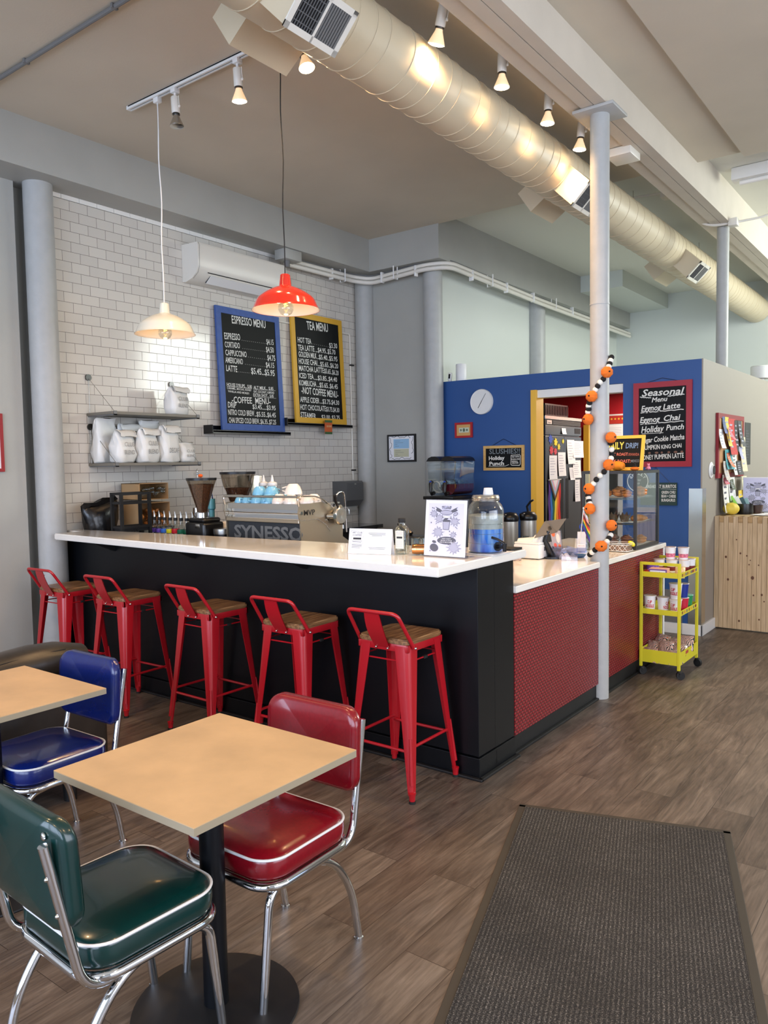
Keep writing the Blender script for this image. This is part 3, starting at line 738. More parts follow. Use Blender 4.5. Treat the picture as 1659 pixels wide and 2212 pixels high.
# ------------------------------------------------------------------ ceiling equipment
DX, DZ, DR = -2.55, 3.77, 0.185
du = thing('air_duct', 'cream painted spiral ventilation duct running along the ceiling', 'duct', (DX, 6.0, DZ))
def d_(): return MB((DX, 6.0, DZ))
d_().cyl((DX, -3.2, DZ), (DX, 12.58, DZ), DR, n=64).build('duct_pipe', M['duct'], du, smooth=60)
rg = d_(); y = 1.0
while y < 12.4:
    a = 0.5 * (y % 1)
    rg.tube([(DX + (DR + 0.001) * math.cos(t * 2 * PI / 40), y + 0.03 * math.sin(t * 2 * PI / 40), DZ + (DR + 0.001) * math.sin(t * 2 * PI / 40)) for t in range(40)], 0.0032, 6, closed=True)
    y += random.choice((0.11, 0.14, 0.17, 0.21))
rg.build('spiral_seams', M['duct'], du, smooth=60, kind='stuff')
def boot(y0, y1, sgn, grille):
    # box that leaves the duct at 45 degrees; n out of the duct, t across
    nx, nz, tx, tz = (0.7071, -0.7071, 0.7071, 0.7071) if sgn > 0 else (-0.827, -0.562, -0.562, 0.827)
    ta, tb = (-0.083, 0.113) if sgn > 0 else (0.058, 0.258)
    def P(n, t, y): return (DX + nx * n + tx * t, y, DZ + nz * n + tz * t)
    b = d_(); hw = 0.098; tm = (ta + tb) / 2
    vs = [P(n, t, y) for n in (0.05, 0.36) for t in (ta, tb) for y in (y0, y1)]
    b.add(vs, [(0, 1, 3, 2), (4, 6, 7, 5), (0, 4, 5, 1), (2, 3, 7, 6), (0, 2, 6, 4), (1, 5, 7, 3)])
    bo = b.build('supply_boot', M['duct'], du, smooth=None)
    if grille:
        f = d_()
        def slab(n0, n1, t0, t1, a, c):
            v = [P(n + 0.005, t + tm, y) for n in (n0, n1) for t in (t0, t1) for y in (a, c)]
            f.add(v, [(0, 1, 3, 2), (4, 6, 7, 5), (0, 4, 5, 1), (2, 3, 7, 6), (0, 2, 6, 4), (1, 5, 7, 3)])
        e = 0.028; hw2 = hw + 0.006; yy0, yy1 = y0 - 0.006, y1 + 0.006; ym = (yy0 + yy1) / 2
        slab(0.355, 0.362, -hw2, -hw2 + e, yy0, yy1); slab(0.355, 0.362, hw2 - e, hw2, yy0, yy1)
        slab(0.355, 0.362, -hw2, hw2, yy0, yy0 + e); slab(0.355, 0.362, -hw2, hw2, yy1 - e, yy1); slab(0.355, 0.362, -hw2, hw2, ym - 0.006, ym + 0.006)
        g = f.build('grille_frame', M['offwhite'], bo, smooth=None)
        f = d_(); slab(0.3555, 0.3565, -hw2 + e, hw2 - e, yy0 + e, yy1 - e); f.build('duct_opening', M['blackmatte'], bo, smooth=None)
        f = d_(); n = 9
        for i in range(n):
            a = yy0 + e + (ym - 0.006 - yy0 - e) * (i + 0.5) / n; slab(0.357, 0.361, -hw2 + e, hw2 - e, a - 0.0012, a + 0.0012)
            a = ym + 0.006 + (yy1 - e - ym - 0.006) * (i + 0.5) / n; slab(0.357, 0.3615, -hw2 + e, hw2 - e, a - 0.0050, a + 0.0050)
        for i in range(4):
            t = -hw2 + e + (2 * hw2 - 2 * e) * (i + 0.5) / 4; slab(0.3568, 0.3575, t - 0.002, t + 0.002, yy0 + e, ym)
        f.build('louvres', M['greymetal'], bo, smooth=None)
for y0, y1, sg, g in ((2.475, 2.80, 1, True), (2.65, 3.04, -1, False), (5.45, 5.78, 1, True), (5.86, 6.27, -1, False), (8.35, 8.70, 1, True), (8.95, 9.4, -1, False)):
    boot(y0, y1, sg, g)
for y in (2.1, 4.95, 7.6, 9.9):
    d_().tube([(DX - 0.1, y, CZ2 + 0.05), (DX - 0.1, y, DZ + 0.15)], 0.004, 6).build('hanger_rod', M['steel'], du)

def track(name, label, p0, p1):
    p0, p1 = Vector(p0), Vector(p1); L = (p1 - p0).length; mid = (p0 + p1) / 2
    t = thing(name, label, 'track', mid, math.atan2(p1.y - p0.y, p1.x - p0.x))
    MB().box(-L / 2, -0.018, -0.012, L / 2, -0.006, 0.012).box(-L / 2, 0.006, -0.012, L / 2, 0.018, 0.012).box(-L / 2, -0.018, 0.004, L / 2, 0.018, 0.013).build('rail', M['white'], t, smooth=None)
    MB().box(-L / 2 + 0.03, -0.006, 0.0, L / 2 - 0.01, 0.006, 0.004).build('contact_groove', M['blackmatte'], t, smooth=None)
    for s in (-1, 1): MB().cbox((s * (L / 2 - 0.002), 0, 0.0005), (0.02, 0.038, 0.026), 0.003).build('end_cap', M['white'], t)
    return t
track('lighting_track', 'short white lighting track on the ceiling above the bar', (-4.655, 3.35, 4.055), (-2.9, 3.35, 4.055))
track('lighting_track', 'long white lighting track on the ceiling beside the duct', (-2.235, 2.2, 4.045), (-2.235, 5.55, 4.045))
WARM = (255, 206, 148)
def lamp(x, y, z, aim, label, on=True, power=14, cone=150):
    t = thing('track_spotlight', label, 'spotlight', (x, y, z), group='track spotlights')
    MB().box(-0.022, -0.022, -0.03, 0.022, 0.022, 0.0, 0.003).cyl((0, 0, -0.05), (0, 0, -0.028), 0.008).build('adapter', M['white'], t)
    d = Vector(aim).normalized(); p = Vector((0, 0, -0.055))
    rot = Vector((0, 0, -1)).rotation_difference(d).to_matrix().to_4x4()
    mt = Matrix.Translation(p) @ rot
    b = MB(); b.lathe([(0, 0.0), (0.026, 0.0), (0.028, -0.004), (0.028, -0.098), (0.024, -0.104), (0, -0.104)], p, 24, mat=rot)
    hs = b.build('housing', M['offwhite'], t, smooth=50)
    MB().tube([mt @ Vector((0.034, 0, 0.0)), mt @ Vector((0.036, 0, -0.07)), mt @ Vector((0.028, 0, -0.075))], 0.003, 6).sph(mt @ Vector((0.037, 0, -0.068)), 0.008, (1, 1, 1.2), 8, 6).build('yoke', M['offwhite'], hs)
    MB().lathe([(0.024, -0.104), (0.025, -0.112), (0.02, -0.114), (0, -0.114)], p, 20, mat=rot).build('collar', M['darksteel'], hs)
    MB().lathe([(0.018, -0.112), (0.021, -0.125), (0.038, -0.165), (0.0455, -0.182), (0.0445, -0.186)], p, 28, mat=rot, cap=False).build('reflector', M['steel'] if not on else mat('frosted_reflector_lit', (240, 215, 180), 0.3, emit=(255, 206, 150), estr=0.5) if 'frosted_reflector_lit' not in bpy.data.materials else bpy.data.materials['frosted_reflector_lit'], t, smooth=60)
    MB().lathe([(0.0445, -0.186), (0.03, -0.192), (0.0, -0.195)], p, 28, mat=rot, cap=False).build('bulb_face', M['bulbon'] if on else M['steel'], t, smooth=60)
    if on:
        l = bpy.data.lights.new('track_lamp_light', 'SPOT'); l.energy = power; l.color = rgb(WARM)[:3]; l.spot_size = math.radians(cone); l.spot_blend = 0.9; l.shadow_soft_size = 0.045
        o = bpy.data.objects.new('track_lamp_light', l); COL.objects.link(o); o.parent = t
        o.location = mt @ Vector((0, 0, -0.205)); o.rotation_euler = rot.to_euler()
for x, on, aim, lb, pw in ((-4.165, False, (0.05, 0.0, -1), 'unlit silver-bulbed spotlight on the short track, next to the white pendant cord', 0),
                          (-3.575, True, (-0.05, 0.1, -1), 'lit spotlight in the middle of the short track over the bar', 55),
                          (-3.06, True, (0.3, -0.05, -1), 'lit spotlight glowing behind the duct boot, at the far end of the short track', 45)):
    lamp(x, 3.35, 4.045, aim, lb, on, pw)
for y, aim, lb in ((3.56, (-0.42, 0.16, -1), 'lit spotlight beside the duct, nearest the camera on the long track'),
                   (4.19, (-0.05, 0.03, -1), 'lit spotlight beside the duct, second from the camera on the long track'),
                   (4.82, (-0.06, 0.0, -1), 'lit spotlight beside the duct, third from the camera on the long track'),
                   (5.36, (-0.1, 0.0, -1), 'lit spotlight half hidden by the white front column')):
    lamp(-2.235, y, 4.035, aim, lb, True, 46 if y < 4 else 60, 150 if y < 4 else 128)
for x, y in ((1.2, -1.0), (1.2, 1.4), (-1.2, -1.6), (-3.4, -1.4), (1.2, 4.2), (-3.6, 0.8)):  # unseen warm fill spots added to lift the room; no lamp bodies
    l = bpy.data.lights.new('warm_fill_spot', 'SPOT'); l.energy = 95; l.color = rgb(WARM)[:3]; l.spot_size = math.radians(160); l.spot_blend = 1.0; l.shadow_soft_size = 0.08
    o = bpy.data.objects.new('warm_fill_spot', l); COL.objects.link(o); o.location = (x, y, 3.8)

def pendant(x, y, zr, m_out, cordm, label, ztop, shade=1.0):
    t = thing('pendant_lamp', label, 'pendant lamp', (x, y, zr), group='enamel pendant lamps over the bar')
    prof = [(0.0, 0.208), (0.024, 0.208), (0.029, 0.204), (0.036, 0.142), (0.040, 0.137), (0.060, 0.131), (0.095, 0.116), (0.130, 0.096), (0.158, 0.075), (0.169, 0.063), (0.176, 0.050), (0.190, 0.018), (0.198, 0.003), (0.202, 0.0)]
    sh = MB().lathe(prof, n=56, cap=False).build('lamp_shade', m_out, t, smooth=28)
    inn = [(0.2, 0.001), (0.1955, 0.004), (0.187, 0.018), (0.173, 0.048), (0.166, 0.060), (0.155, 0.072), (0.128, 0.092), (0.094, 0.112), (0.058, 0.127), (0.0, 0.132)]
    MB().lathe(inn, n=56, cap=False).build('shade_lining', M['whitegloss'], sh, smooth=40, label='white lining of the shade')
    MB().cyl((0, 0, 0.075), (0, 0, 0.125), 0.019, n=16).build('socket', M['blackmatte'] if m_out is M['enred'] else M['offwhite'], t)
    bl = MB().lathe([(0.013, 0.085), (0.016, 0.07), (0.034, 0.048), (0.046, 0.022), (0.045, 0.0), (0.034, -0.02), (0.016, -0.031), (0.0, -0.033)], n=24).build('bulb', M['clear'], t, smooth=60)
    fl = MB().tube([(0.012 * math.cos(i * 2.4), 0.012 * math.sin(i * 2.4), 0.05 - 0.0075 * (i % 5)) for i in range(14)], 0.0012, 5); fl.build('filament', M['filament'], bl)
    n = 14; L = ztop - zr - 0.21
    MB().tube([(0.004 * math.sin(i * 1.1) * math.sin(PI * i / n), 0.004 * math.cos(i * 0.9) * math.sin(PI * i / n), 0.21 + L * i / n) for i in range(n + 1)], 0.0034 if cordm is M['rubber'] else 0.0042, 8).build('cord', cordm, t)
    MB().cbox((0, 0, ztop - zr + 0.0), (0.05, 0.036, 0.035), 0.004).build('track_adapter', M['white'], t)
    l = bpy.data.lights.new('pendant_light', 'POINT'); l.energy = 0.8; l.color = rgb((255, 190, 110))[:3]; l.shadow_soft_size = 0.03
    o = bpy.data.objects.new('pendant_light', l); COL.objects.link(o); o.parent = t; o.location = (0, 0, -0.055)
M['enred'] = mat('red_enamel', (200, 50, 34), 0.13, coat=0.5); M['enwhite'] = mat('cream_enamel', (232, 230, 214), 0.15, coat=0.4)
pendant(-4.36, 3.36, 2.495, M['enwhite'], M['white'], 'cream enamel pendant lamp on a white cord, left over the bar', 4.03)
pendant(-3.25, 3.38, 2.515, M['enred'], M['rubber'], 'red enamel pendant lamp on a black cord in front of the menu boards', 4.03)

t = thing('ceiling_conduit', 'thin grey conduit across the ceiling in the upper left corner', 'conduit', (-4.2, 2.59, 4.055))
MB((-4.2, 2.59, 4.055)).tube([(-5.34, 2.592, 4.055), (-3.0, 2.592, 4.055)], 0.013, 10).build('tube', M['greymetal'], t)
for x in (-4.6, -3.7): MB((-4.2, 2.59, 4.055)).cbox((x, 2.592, 4.056), (0.02, 0.04, 0.026), 0.003).build('clip', M['greymetal'], t)

# ------------------------------------------------------------------ wall-hung air conditioner and its pipes
ac = thing('wall_air_conditioner', 'white wall air conditioner high on the tiled wall', 'air conditioner', (-5.65, 5.1, 3.24))
O = (-5.65, 5.1, 3.24)
prof = [(-5.648, 3.245), (-5.60, 3.24), (-5.52, 3.262), (-5.455, 3.305), (-5.43, 3.36), (-5.427, 3.54), (-5.44, 3.565), (-5.648, 3.57)]
MB(O).prism(prof, 4.62, 5.6, 'xz').build('x', M['offwhite'], ac) if False else None
b = MB(O); b.add([(x, y, z) for y in (4.56, 5.66) for x, z in prof], [tuple(range(8)), tuple(range(15, 7, -1))] + [(i, i + 8, (i + 1) % 8 + 8, (i + 1) % 8) for i in range(8)])
cs = b.build('casing', M['offwhite'], ac, smooth=40)
b = MB(O); b.tube([(x + 0.002, 4.575, z) for x, z in prof[2:7]], 0.0015, 4); b.build('seam', M['greymetal'], cs)
b = MB(O); b.add([(-5.535, 4.72, 3.252), (-5.535, 5.6, 3.252), (-5.462, 5.6, 3.298), (-5.462, 4.72, 3.298)], [(0, 1, 2, 3)]); b.build('air_outlet', M['greymetal'], ac, smooth=None)
b = MB(O); b.add([(-5.452, 4.72, 3.30), (-5.452, 5.62, 3.30), (-5.522, 5.62, 3.243), (-5.522, 4.72, 3.243), (-5.448, 4.72, 3.297), (-5.448, 5.62, 3.297), (-5.518, 5.62, 3.24), (-5.518, 4.72, 3.24)], [(0, 1, 2, 3), (4, 5, 6, 7), (0, 1, 5, 4), (2, 3, 7, 6), (0, 3, 7, 4), (1, 2, 6, 5)])
b.build('flap', M['white'], ac, smooth=None)
MB(O).tube([(-5.443, 4.68, 3.318), (-5.443, 5.62, 3.318)], 0.004, 6).build('slot', M['rubber'], ac)
pb = thing('pipe_bundle', 'bundle of cream pipes strapped along the wall under the soffit', 'pipes', (-5.4, 6.9, 3.63))
O = (-5.4, 6.9, 3.63)
def path(dz, k):
    return fillet([(-5.53 + k, 5.75, 3.64 + dz), (-5.50 + k, 6.80, 3.645 + dz), (-5.36 + k, 6.945 - k, 3.625 + dz), (-4.62, 6.94 - k, 3.665 + dz), (-4.40 + k, 7.06 - k, 3.672 + dz), (-4.41 + k, 9.2, 3.625 + dz), (-4.41 + k, 12.5, 3.60 + dz)], 0.12, 5)
MB(O).tube(path(0.024, 0.0), 0.021, 10).build('pipe', M['offwhite'], pb, smooth=60)
MB(O).tube(path(-0.024, 0.006), 0.023, 10).build('pipe', M['offwhite'], pb, smooth=60)
MB(O).tube(path(0.062, -0.03), 0.007, 8).build('thin_cable', M['greymetal'], pb, smooth=60)
for x, y, a in ((-5.52, 6.45, 0), (-5.2, 6.94, 1), (-4.75, 6.94, 1), (-4.40, 7.5, 0), (-4.40, 8.3, 0), (-4.40, 9.0, 0), (-4.40, 10.2, 0), (-4.4, 11.2, 0)):
    s = (0.02, 0.052, 0.115) if a else (0.052, 0.02, 0.115)
    MB(O).cbox((x, y, 3.64), s, 0.004).build('strap', M['white'], pb)
for x, y, a in ((-5.50, 6.62, 0), (-5.02, 6.93, 1), (-4.39, 7.9, 0), (-4.39, 9.6, 0)):
    q = [(-0.035, 0.075), (-0.035, -0.06), (0.035, -0.06), (0.035, 0.075)]
    MB(O).tube([(x + (u if not a else 0.03), y + (u if a else 0) - (0.035 if a else 0) , 3.645 + v) for u, v in q], 0.007, 6).build('hook', M['white'], pb)
jb = thing('junction_box', 'grey junction box under the soffit above the red pendant', 'junction box', (-5.47, 5.72, 3.68))
MB((-5.47, 5.72, 3.68)).box(-5.52, 5.6, 3.62, -5.37, 5.83, 3.719, 0.004).build('box', M['wall'], jb)
MB((-5.47, 5.72, 3.68)).cyl((-5.45, 5.70, 3.56), (-5.45, 5.70, 3.622), 0.03).build('connector', M['greymetal'], jb)
wp = thing('wall_pipe', 'thin white pipe running behind the menu boards and down by the corner', 'pipe', (-5.63, 6.9, 2.0))
O = (-5.63, 6.9, 2.0)
MB(O).tube(fillet([(-5.640, 5.6, 3.06), (-5.640, 6.89, 3.07), (-5.640, 6.905, 1.42)], 0.03, 5), 0.009, 10).build('tube', M['offwhite'], wp, smooth=60)
for z in (2.72, 1.53): MB(O).cbox((-5.628, 6.905, z), (0.03, 0.055, 0.016), 0.002).build('clip', M['rubber'], wp)

# ------------------------------------------------------------------ bits on the right-hand ceiling
eb = thing('electrical_box', 'cream electrical box with conduits on the ceiling by the far column', 'electrical box', (-2.33, 7.68, 4.13))
O = (-2.33, 7.68, 4.13)
MB(O).box(-2.40, 7.62, 4.075, -2.27, 7.74, 4.188, 0.004).build('box', M['offwhite'], eb)
MB(O).tube(fillet([(-3.4, 7.55, 4.15), (-2.9, 7.6, 4.14), (-2.4, 7.67, 4.13)], 0.1), 0.011, 8).build('conduit', M['offwhite'], eb)
MB(O).tube(fillet([(-2.27, 7.7, 4.13), (-2.16, 7.86, 4.0), (-2.12, 7.95, 3.86), (-2.0, 8.0, 3.825), (-1.84, 8.05, 3.835)], 0.08), 0.013, 8).build('conduit', M['offwhite'], eb)
MB(O).tube(fillet([(-1.84, 8.05, 3.835), (-1.6, 8.2, 3.88), (-1.2, 8.5, 4.1)], 0.08), 0.011, 8).build('conduit', M['offwhite'], eb)
MB(O).box(-1.88, 8.0, 3.80, -1.80, 8.09, 3.87, 0.004).build('connector_box', M['offwhite'], eb)
sb = thing('smoke_detector_box', 'small cream box under the beam just right of the front column', 'junction box', (-2.1, 5.5, 3.9))
MB((-2.1, 5.5, 3.9)).box(-2.16, 5.62, 3.79, -1.98, 5.83, 3.849, 0.006).build('box', M['offwhite'], sb)
ff = thing('strip_light', 'unlit white strip light at the right edge, behind the beam', 'strip light', (-0.9, 7.65, 4.1))
O = (-0.9, 7.65, 4.1)
MB(O).box(-1.76, 7.58, 4.08, 0.1, 7.72, 4.187, 0.006).build('housing', M['white'], ff)
MB(O).tube([(-1.7, 7.65, 4.062), (0.05, 7.65, 4.062)], 0.02, 14).build('tube', M['whitegloss'], ff)
# ------------------------------------------------------------------ hand-lettered boards: (text, u0, v0, u1, v1, cap height) in metres on each board
T_ESP = [
    ('ESPRESSO MENU', 0.197, 1.014, 0.641, 1.022, 0.075),
    ('ESPRESSO', 0.093, 0.853, 0.292, 0.863, 0.061),
    ('.............', 0.300, 0.862, 0.630, 0.866, 0.062),
    ('$4.15', 0.640, 0.864, 0.739, 0.868, 0.054),
    ('CORTADO', 0.093, 0.777, 0.281, 0.785, 0.054),
    ('............', 0.304, 0.785, 0.623, 0.787, 0.055),
    ('$4.50', 0.629, 0.786, 0.736, 0.790, 0.054),
    ('CAPPUCCINO', 0.094, 0.702, 0.363, 0.709, 0.054),
    ('..........', 0.369, 0.709, 0.634, 0.709, 0.054),
    ('$4.75', 0.640, 0.707, 0.750, 0.710, 0.054),
    ('AMERICANO', 0.088, 0.633, 0.308, 0.635, 0.054),
    ('...........', 0.326, 0.636, 0.608, 0.635, 0.054),
    ('$4.15', 0.614, 0.633, 0.730, 0.637, 0.053),
    ('LATTE', 0.092, 0.555, 0.230, 0.554, 0.058),
    ('.......', 0.234, 0.554, 0.391, 0.556, 0.053),
    ('$5.45...$5.95', 0.409, 0.555, 0.729, 0.556, 0.059),
    ('HOUSE SYRUPS... $.80', 0.088, 0.412, 0.407, 0.411, 0.033),
    ('_', 0.088, 0.409, 0.407, 0.407, 0.003),
    ('CARAMEL, MOCHA, HONEY', 0.088, 0.386, 0.399, 0.383, 0.019),
    ('VANILLA AND MORE!!!', 0.097, 0.357, 0.366, 0.351, 0.019),
    ('ALT MILK... $.85', 0.428, 0.407, 0.700, 0.413, 0.032),
    ('_', 0.427, 0.403, 0.728, 0.408, 0.003),
    ('OAT, COCONUT, ALMOND', 0.425, 0.373, 0.708, 0.376, 0.023),
    ('EXTRA SHOT... $.85', 0.421, 0.337, 0.698, 0.340, 0.029),
    ('_', 0.421, 0.331, 0.731, 0.332, 0.003),
    ('-COFFEE  MENU-', 0.139, 0.259, 0.650, 0.269, 0.060),
    ('DRIP', 0.087, 0.213, 0.190, 0.211, 0.054),
    ('$3.45.....$3.95', 0.401, 0.214, 0.715, 0.213, 0.045),
    ('NITRO COLD BREW', 0.085, 0.144, 0.419, 0.144, 0.052),
    ('..$5.55..$6.45', 0.425, 0.142, 0.712, 0.141, 0.047),
    ('CHAI SPICED COLD BREW', 0.087, 0.070, 0.477, 0.071, 0.050),
    ('..$6.35..$7.25', 0.477, 0.071, 0.711, 0.071, 0.047),
]
T_TEA = [
    ('TEA MENU', 0.244, 0.989, 0.584, 1.002, 0.088),
    ('HOT TEA', 0.092, 0.836, 0.301, 0.840, 0.056),
    ('.........', 0.308, 0.841, 0.583, 0.837, 0.049),
    ('$3.30', 0.590, 0.832, 0.725, 0.839, 0.055),
    ('TEA LATTE', 0.091, 0.755, 0.344, 0.765, 0.058),
    ('...$4.95..$5.70', 0.359, 0.763, 0.688, 0.767, 0.052),
    ('GOLDEN MILK', 0.094, 0.688, 0.374, 0.694, 0.056),
    ('..$5.40..$5.95', 0.381, 0.691, 0.715, 0.695, 0.052),
    ('HOUSE CHAI', 0.090, 0.616, 0.377, 0.620, 0.056),
    ('...$5.65..$6.20', 0.385, 0.616, 0.723, 0.618, 0.052),
    ('MATCHA LATTE', 0.087, 0.542, 0.478, 0.549, 0.056),
    ('$5.65..$6.20', 0.483, 0.549, 0.723, 0.543, 0.052),
    ('ICED TEA', 0.084, 0.467, 0.308, 0.469, 0.054),
    ('....$3.85..$4.40', 0.317, 0.465, 0.692, 0.468, 0.051),
    ('KOMBUCHA', 0.079, 0.390, 0.344, 0.392, 0.056),
    ('...$5.65..$6.45', 0.354, 0.391, 0.697, 0.390, 0.052),
    ('-NOT COFFEE MENU-', 0.106, 0.307, 0.698, 0.293, 0.073),
    ('APPLE CIDER', 0.080, 0.217, 0.378, 0.216, 0.056),
    ('...$3.75.$4.30', 0.390, 0.217, 0.706, 0.215, 0.050),
    ('HOT CHOCOLATE', 0.075, 0.136, 0.477, 0.137, 0.056),
    ('$3.75.$4.30', 0.482, 0.137, 0.702, 0.134, 0.050),
    ('STEAMER', 0.074, 0.059, 0.309, 0.048, 0.056),
    ('......$3.00..$3.75', 0.319, 0.047, 0.704, 0.049, 0.049),
]
T_SEAS = [
    ('Seasonal', 0.077, 0.651, 0.459, 0.650, 0.067),
    ('Menu', 0.168, 0.592, 0.311, 0.597, 0.047),
    ('Eggnog', 0.072, 0.512, 0.257, 0.520, 0.056),
    ('Latte', 0.271, 0.519, 0.425, 0.530, 0.055),
    ('Eggnog', 0.061, 0.408, 0.246, 0.415, 0.056),
    ('Chai', 0.279, 0.416, 0.428, 0.423, 0.055),
    ('Holiday', 0.073, 0.316, 0.283, 0.325, 0.062),
    ('Punch', 0.299, 0.332, 0.458, 0.337, 0.053),
    ('Sugar Cookie Matcha', 0.079, 0.222, 0.462, 0.247, 0.051),
    ('PUMPKIN', 0.088, 0.157, 0.245, 0.164, 0.042),
    ('KING CHAI', 0.259, 0.164, 0.438, 0.175, 0.036),
    ('HONEY PUMPKIN LATTE', 0.066, 0.065, 0.458, 0.082, 0.043),
    ('_', 0.060, 0.640, 0.162, 0.628, 0.011),
    ('_', 0.311, 0.633, 0.459, 0.642, 0.011),
    ('_', 0.067, 0.494, 0.454, 0.509, 0.011),
    ('_', 0.064, 0.389, 0.455, 0.405, 0.010),
    ('_', 0.079, 0.304, 0.275, 0.308, 0.006),
]
T_SLUSH = [
    ('SLUSHIES!!', 0.070, 0.173, 0.429, 0.171, 0.053),
    ('Holiday', 0.064, 0.109, 0.249, 0.112, 0.039),
    ('Punch', 0.069, 0.052, 0.243, 0.055, 0.039),
    ('TRY WITH', 0.334, 0.130, 0.418, 0.133, 0.013),
    ('VODKA FIZZ', 0.329, 0.106, 0.424, 0.109, 0.013),
    ('REDBULL', 0.334, 0.085, 0.402, 0.086, 0.013),
    ('FOR FUN!', 0.337, 0.066, 0.408, 0.069, 0.013),
]
T_DRIP = [
    ('DAILY', 0.106, 0.167, 0.248, 0.169, 0.054),
    ('DRIP!', 0.262, 0.173, 0.356, 0.173, 0.041),
    ('LIGHT ROAST:', 0.111, 0.117, 0.288, 0.116, 0.022),
    ('RWANDA', 0.293, 0.114, 0.370, 0.113, 0.021),
    ('DARK ROAST:', 0.115, 0.061, 0.309, 0.061, 0.024),
    ('MEXICO', 0.312, 0.063, 0.374, 0.064, 0.020),
]
T_BURR = [
    ('BREAKFAST BURRITOS', 0.047, 0.163, 0.315, 0.166, 0.029),
    ('_', 0.177, 0.155, 0.315, 0.150, 0.003),
    ('GREEN CHILI', 0.185, 0.112, 0.308, 0.115, 0.025),
    ('BEAN + CHEESE', 0.184, 0.078, 0.312, 0.078, 0.025),
    ('BURASAURUS', 0.185, 0.041, 0.307, 0.042, 0.025),
]
T_POST = [
    ('ART CLUB', 0.078, 0.259, 0.148, 0.261, 0.010),
    ('COFFEE', 0.080, 0.244, 0.145, 0.245, 0.010),
]
def letter(mb, rows, o, xd, yd, bold=0.012, shear=0.0, lift=0.0012, sel=None, hk=1.0):
    o = Vector(o); X = Vector(xd).normalized(); Y = Vector(yd).normalized()
    for i, (t, u0, v0, u1, v1, h) in enumerate(rows):
        if sel is not None and i not in sel: continue
        a = math.atan2(v1 - v0, u1 - u0); L = math.hypot(u1 - u0, v1 - v0)
        xr = X * math.cos(a) + Y * math.sin(a); yr = Y * math.cos(a) - X * math.sin(a); p = o + X * u0 + Y * v0
        if t == '_':
            n = 14; w = max(h, 0.003)
            mb.stroke([(L * k / n, w / 2 + (0.25 * w * math.sin(k * 2.1) if h > 0.006 else 0)) for k in range(n + 1)], w * 0.7, p, xr, yr, lift)
        elif set(t) == {'.'}:
            n = len(t)
            for k in range(n):
                q = p + xr * (L * (k + 0.5) / n) + yr * 0.004; mb.add([q + X.cross(Y) * lift + xr * a_ + yr * b_ for a_, b_ in ((-.0022, -.0022), (.0022, -.0022), (.0022, .0022), (-.0022, .0022))], [(0, 1, 2, 3)])
        else: mb.text(t, p, xr, yr, h * hk, L, lift, bold, shear)
    return mb
def framed(name, label, cat, o, xd, yd, W, H, fw, fm, pm, th=0.022, group=None, panel='panel', inset=0.006):
    """a frame of four mitred strips round a flat panel; returns (thing, MB origin)"""
    o = Vector(o); X = Vector(xd).normalized(); Y = Vector(yd).normalized(); Z = X.cross(Y)
    base = o + X * (W / 2)
    t = thing(name, label, cat, base, 0, group)
    def P(u, v, d): return o + X * u + Y * v + Z * d
    f = MB(base)
    for a, b, c, d in (((0, 0), (W, 0), (W - fw, fw), (fw, fw)), ((W, 0), (W, H), (W - fw, H - fw), (W - fw, fw)), ((W, H), (0, H), (fw, H - fw), (W - fw, H - fw)), ((0, H), (0, 0), (fw, fw), (fw, H - fw))):
        vs = [P(u, v, dd) for dd in (-th, 0) for u, v in (a, b, c, d)]
        f.add(vs, [(0, 1, 2, 3), (4, 5, 6, 7), (0, 1, 5, 4), (1, 2, 6, 5), (2, 3, 7, 6), (3, 0, 4, 7)])
    fr = f.build('frame', fm, t, smooth=None)
    p = MB(base); vs = [P(u, v, dd) for dd in (-inset - 0.006, -inset) for u, v in ((fw * 0.6, fw * 0.6), (W - fw * 0.6, fw * 0.6), (W - fw * 0.6, H - fw * 0.6), (fw * 0.6, H - fw * 0.6))]
    p.add(vs, [(0, 1, 2, 3), (4, 5, 6, 7), (0, 1, 5, 4), (1, 2, 6, 5), (2, 3, 7, 6), (3, 0, 4, 7)])
    pn = p.build(panel, pm, t, smooth=None)
    return t, pn, base, (lambda u, v, d=0: P(u, v, d - inset))
M['bluef'] = mat('blue_frame_paint', (52, 84, 152), 0.5, bump=0.2, bscale=50, var=0.05, vscale=20)
M['yelf'] = mat('yellow_frame_paint', (214, 164, 44), 0.5, bump=0.2, bscale=50)
M['redf'] = mat('red_frame_paint', (160, 34, 52), 0.5, bump=0.2, bscale=50)
M['woodf'] = wood_mat('light_oak_frame', [(0.3, (196, 154, 88)), (0.7, (222, 184, 116))], 'x', 8, 0.5)
YL = Vector((-0.05, 0, 1.156)).normalized()
t, pn, bs, P = framed('menu_board', 'blue-framed chalk menu board headed ESPRESSO MENU', 'menu board', (-5.560, 4.90, 1.938), (0, 1, 0), YL, 0.83, 1.157, 0.062, M['bluef'], M['chalkboard'], group='chalk menu boards on the tiled wall')
letter(MB(bs), T_ESP, P(0, 0), (0, 1, 0), YL, 0.010).build('lettering', M['chalk'], pn, smooth=None, fix=False)
t, pn, bs, P = framed('menu_board', 'yellow-framed chalk menu board headed TEA MENU', 'menu board', (-5.560, 5.90, 2.038), (0, 1, 0), YL, 0.815, 1.155, 0.058, M['yelf'], M['chalkboard'], group='chalk menu boards on the tiled wall')
letter(MB(bs), T_TEA, P(0, 0), (0, 1, 0), YL, 0.010).build('lettering', M['chalk'], pn, smooth=None, fix=False)
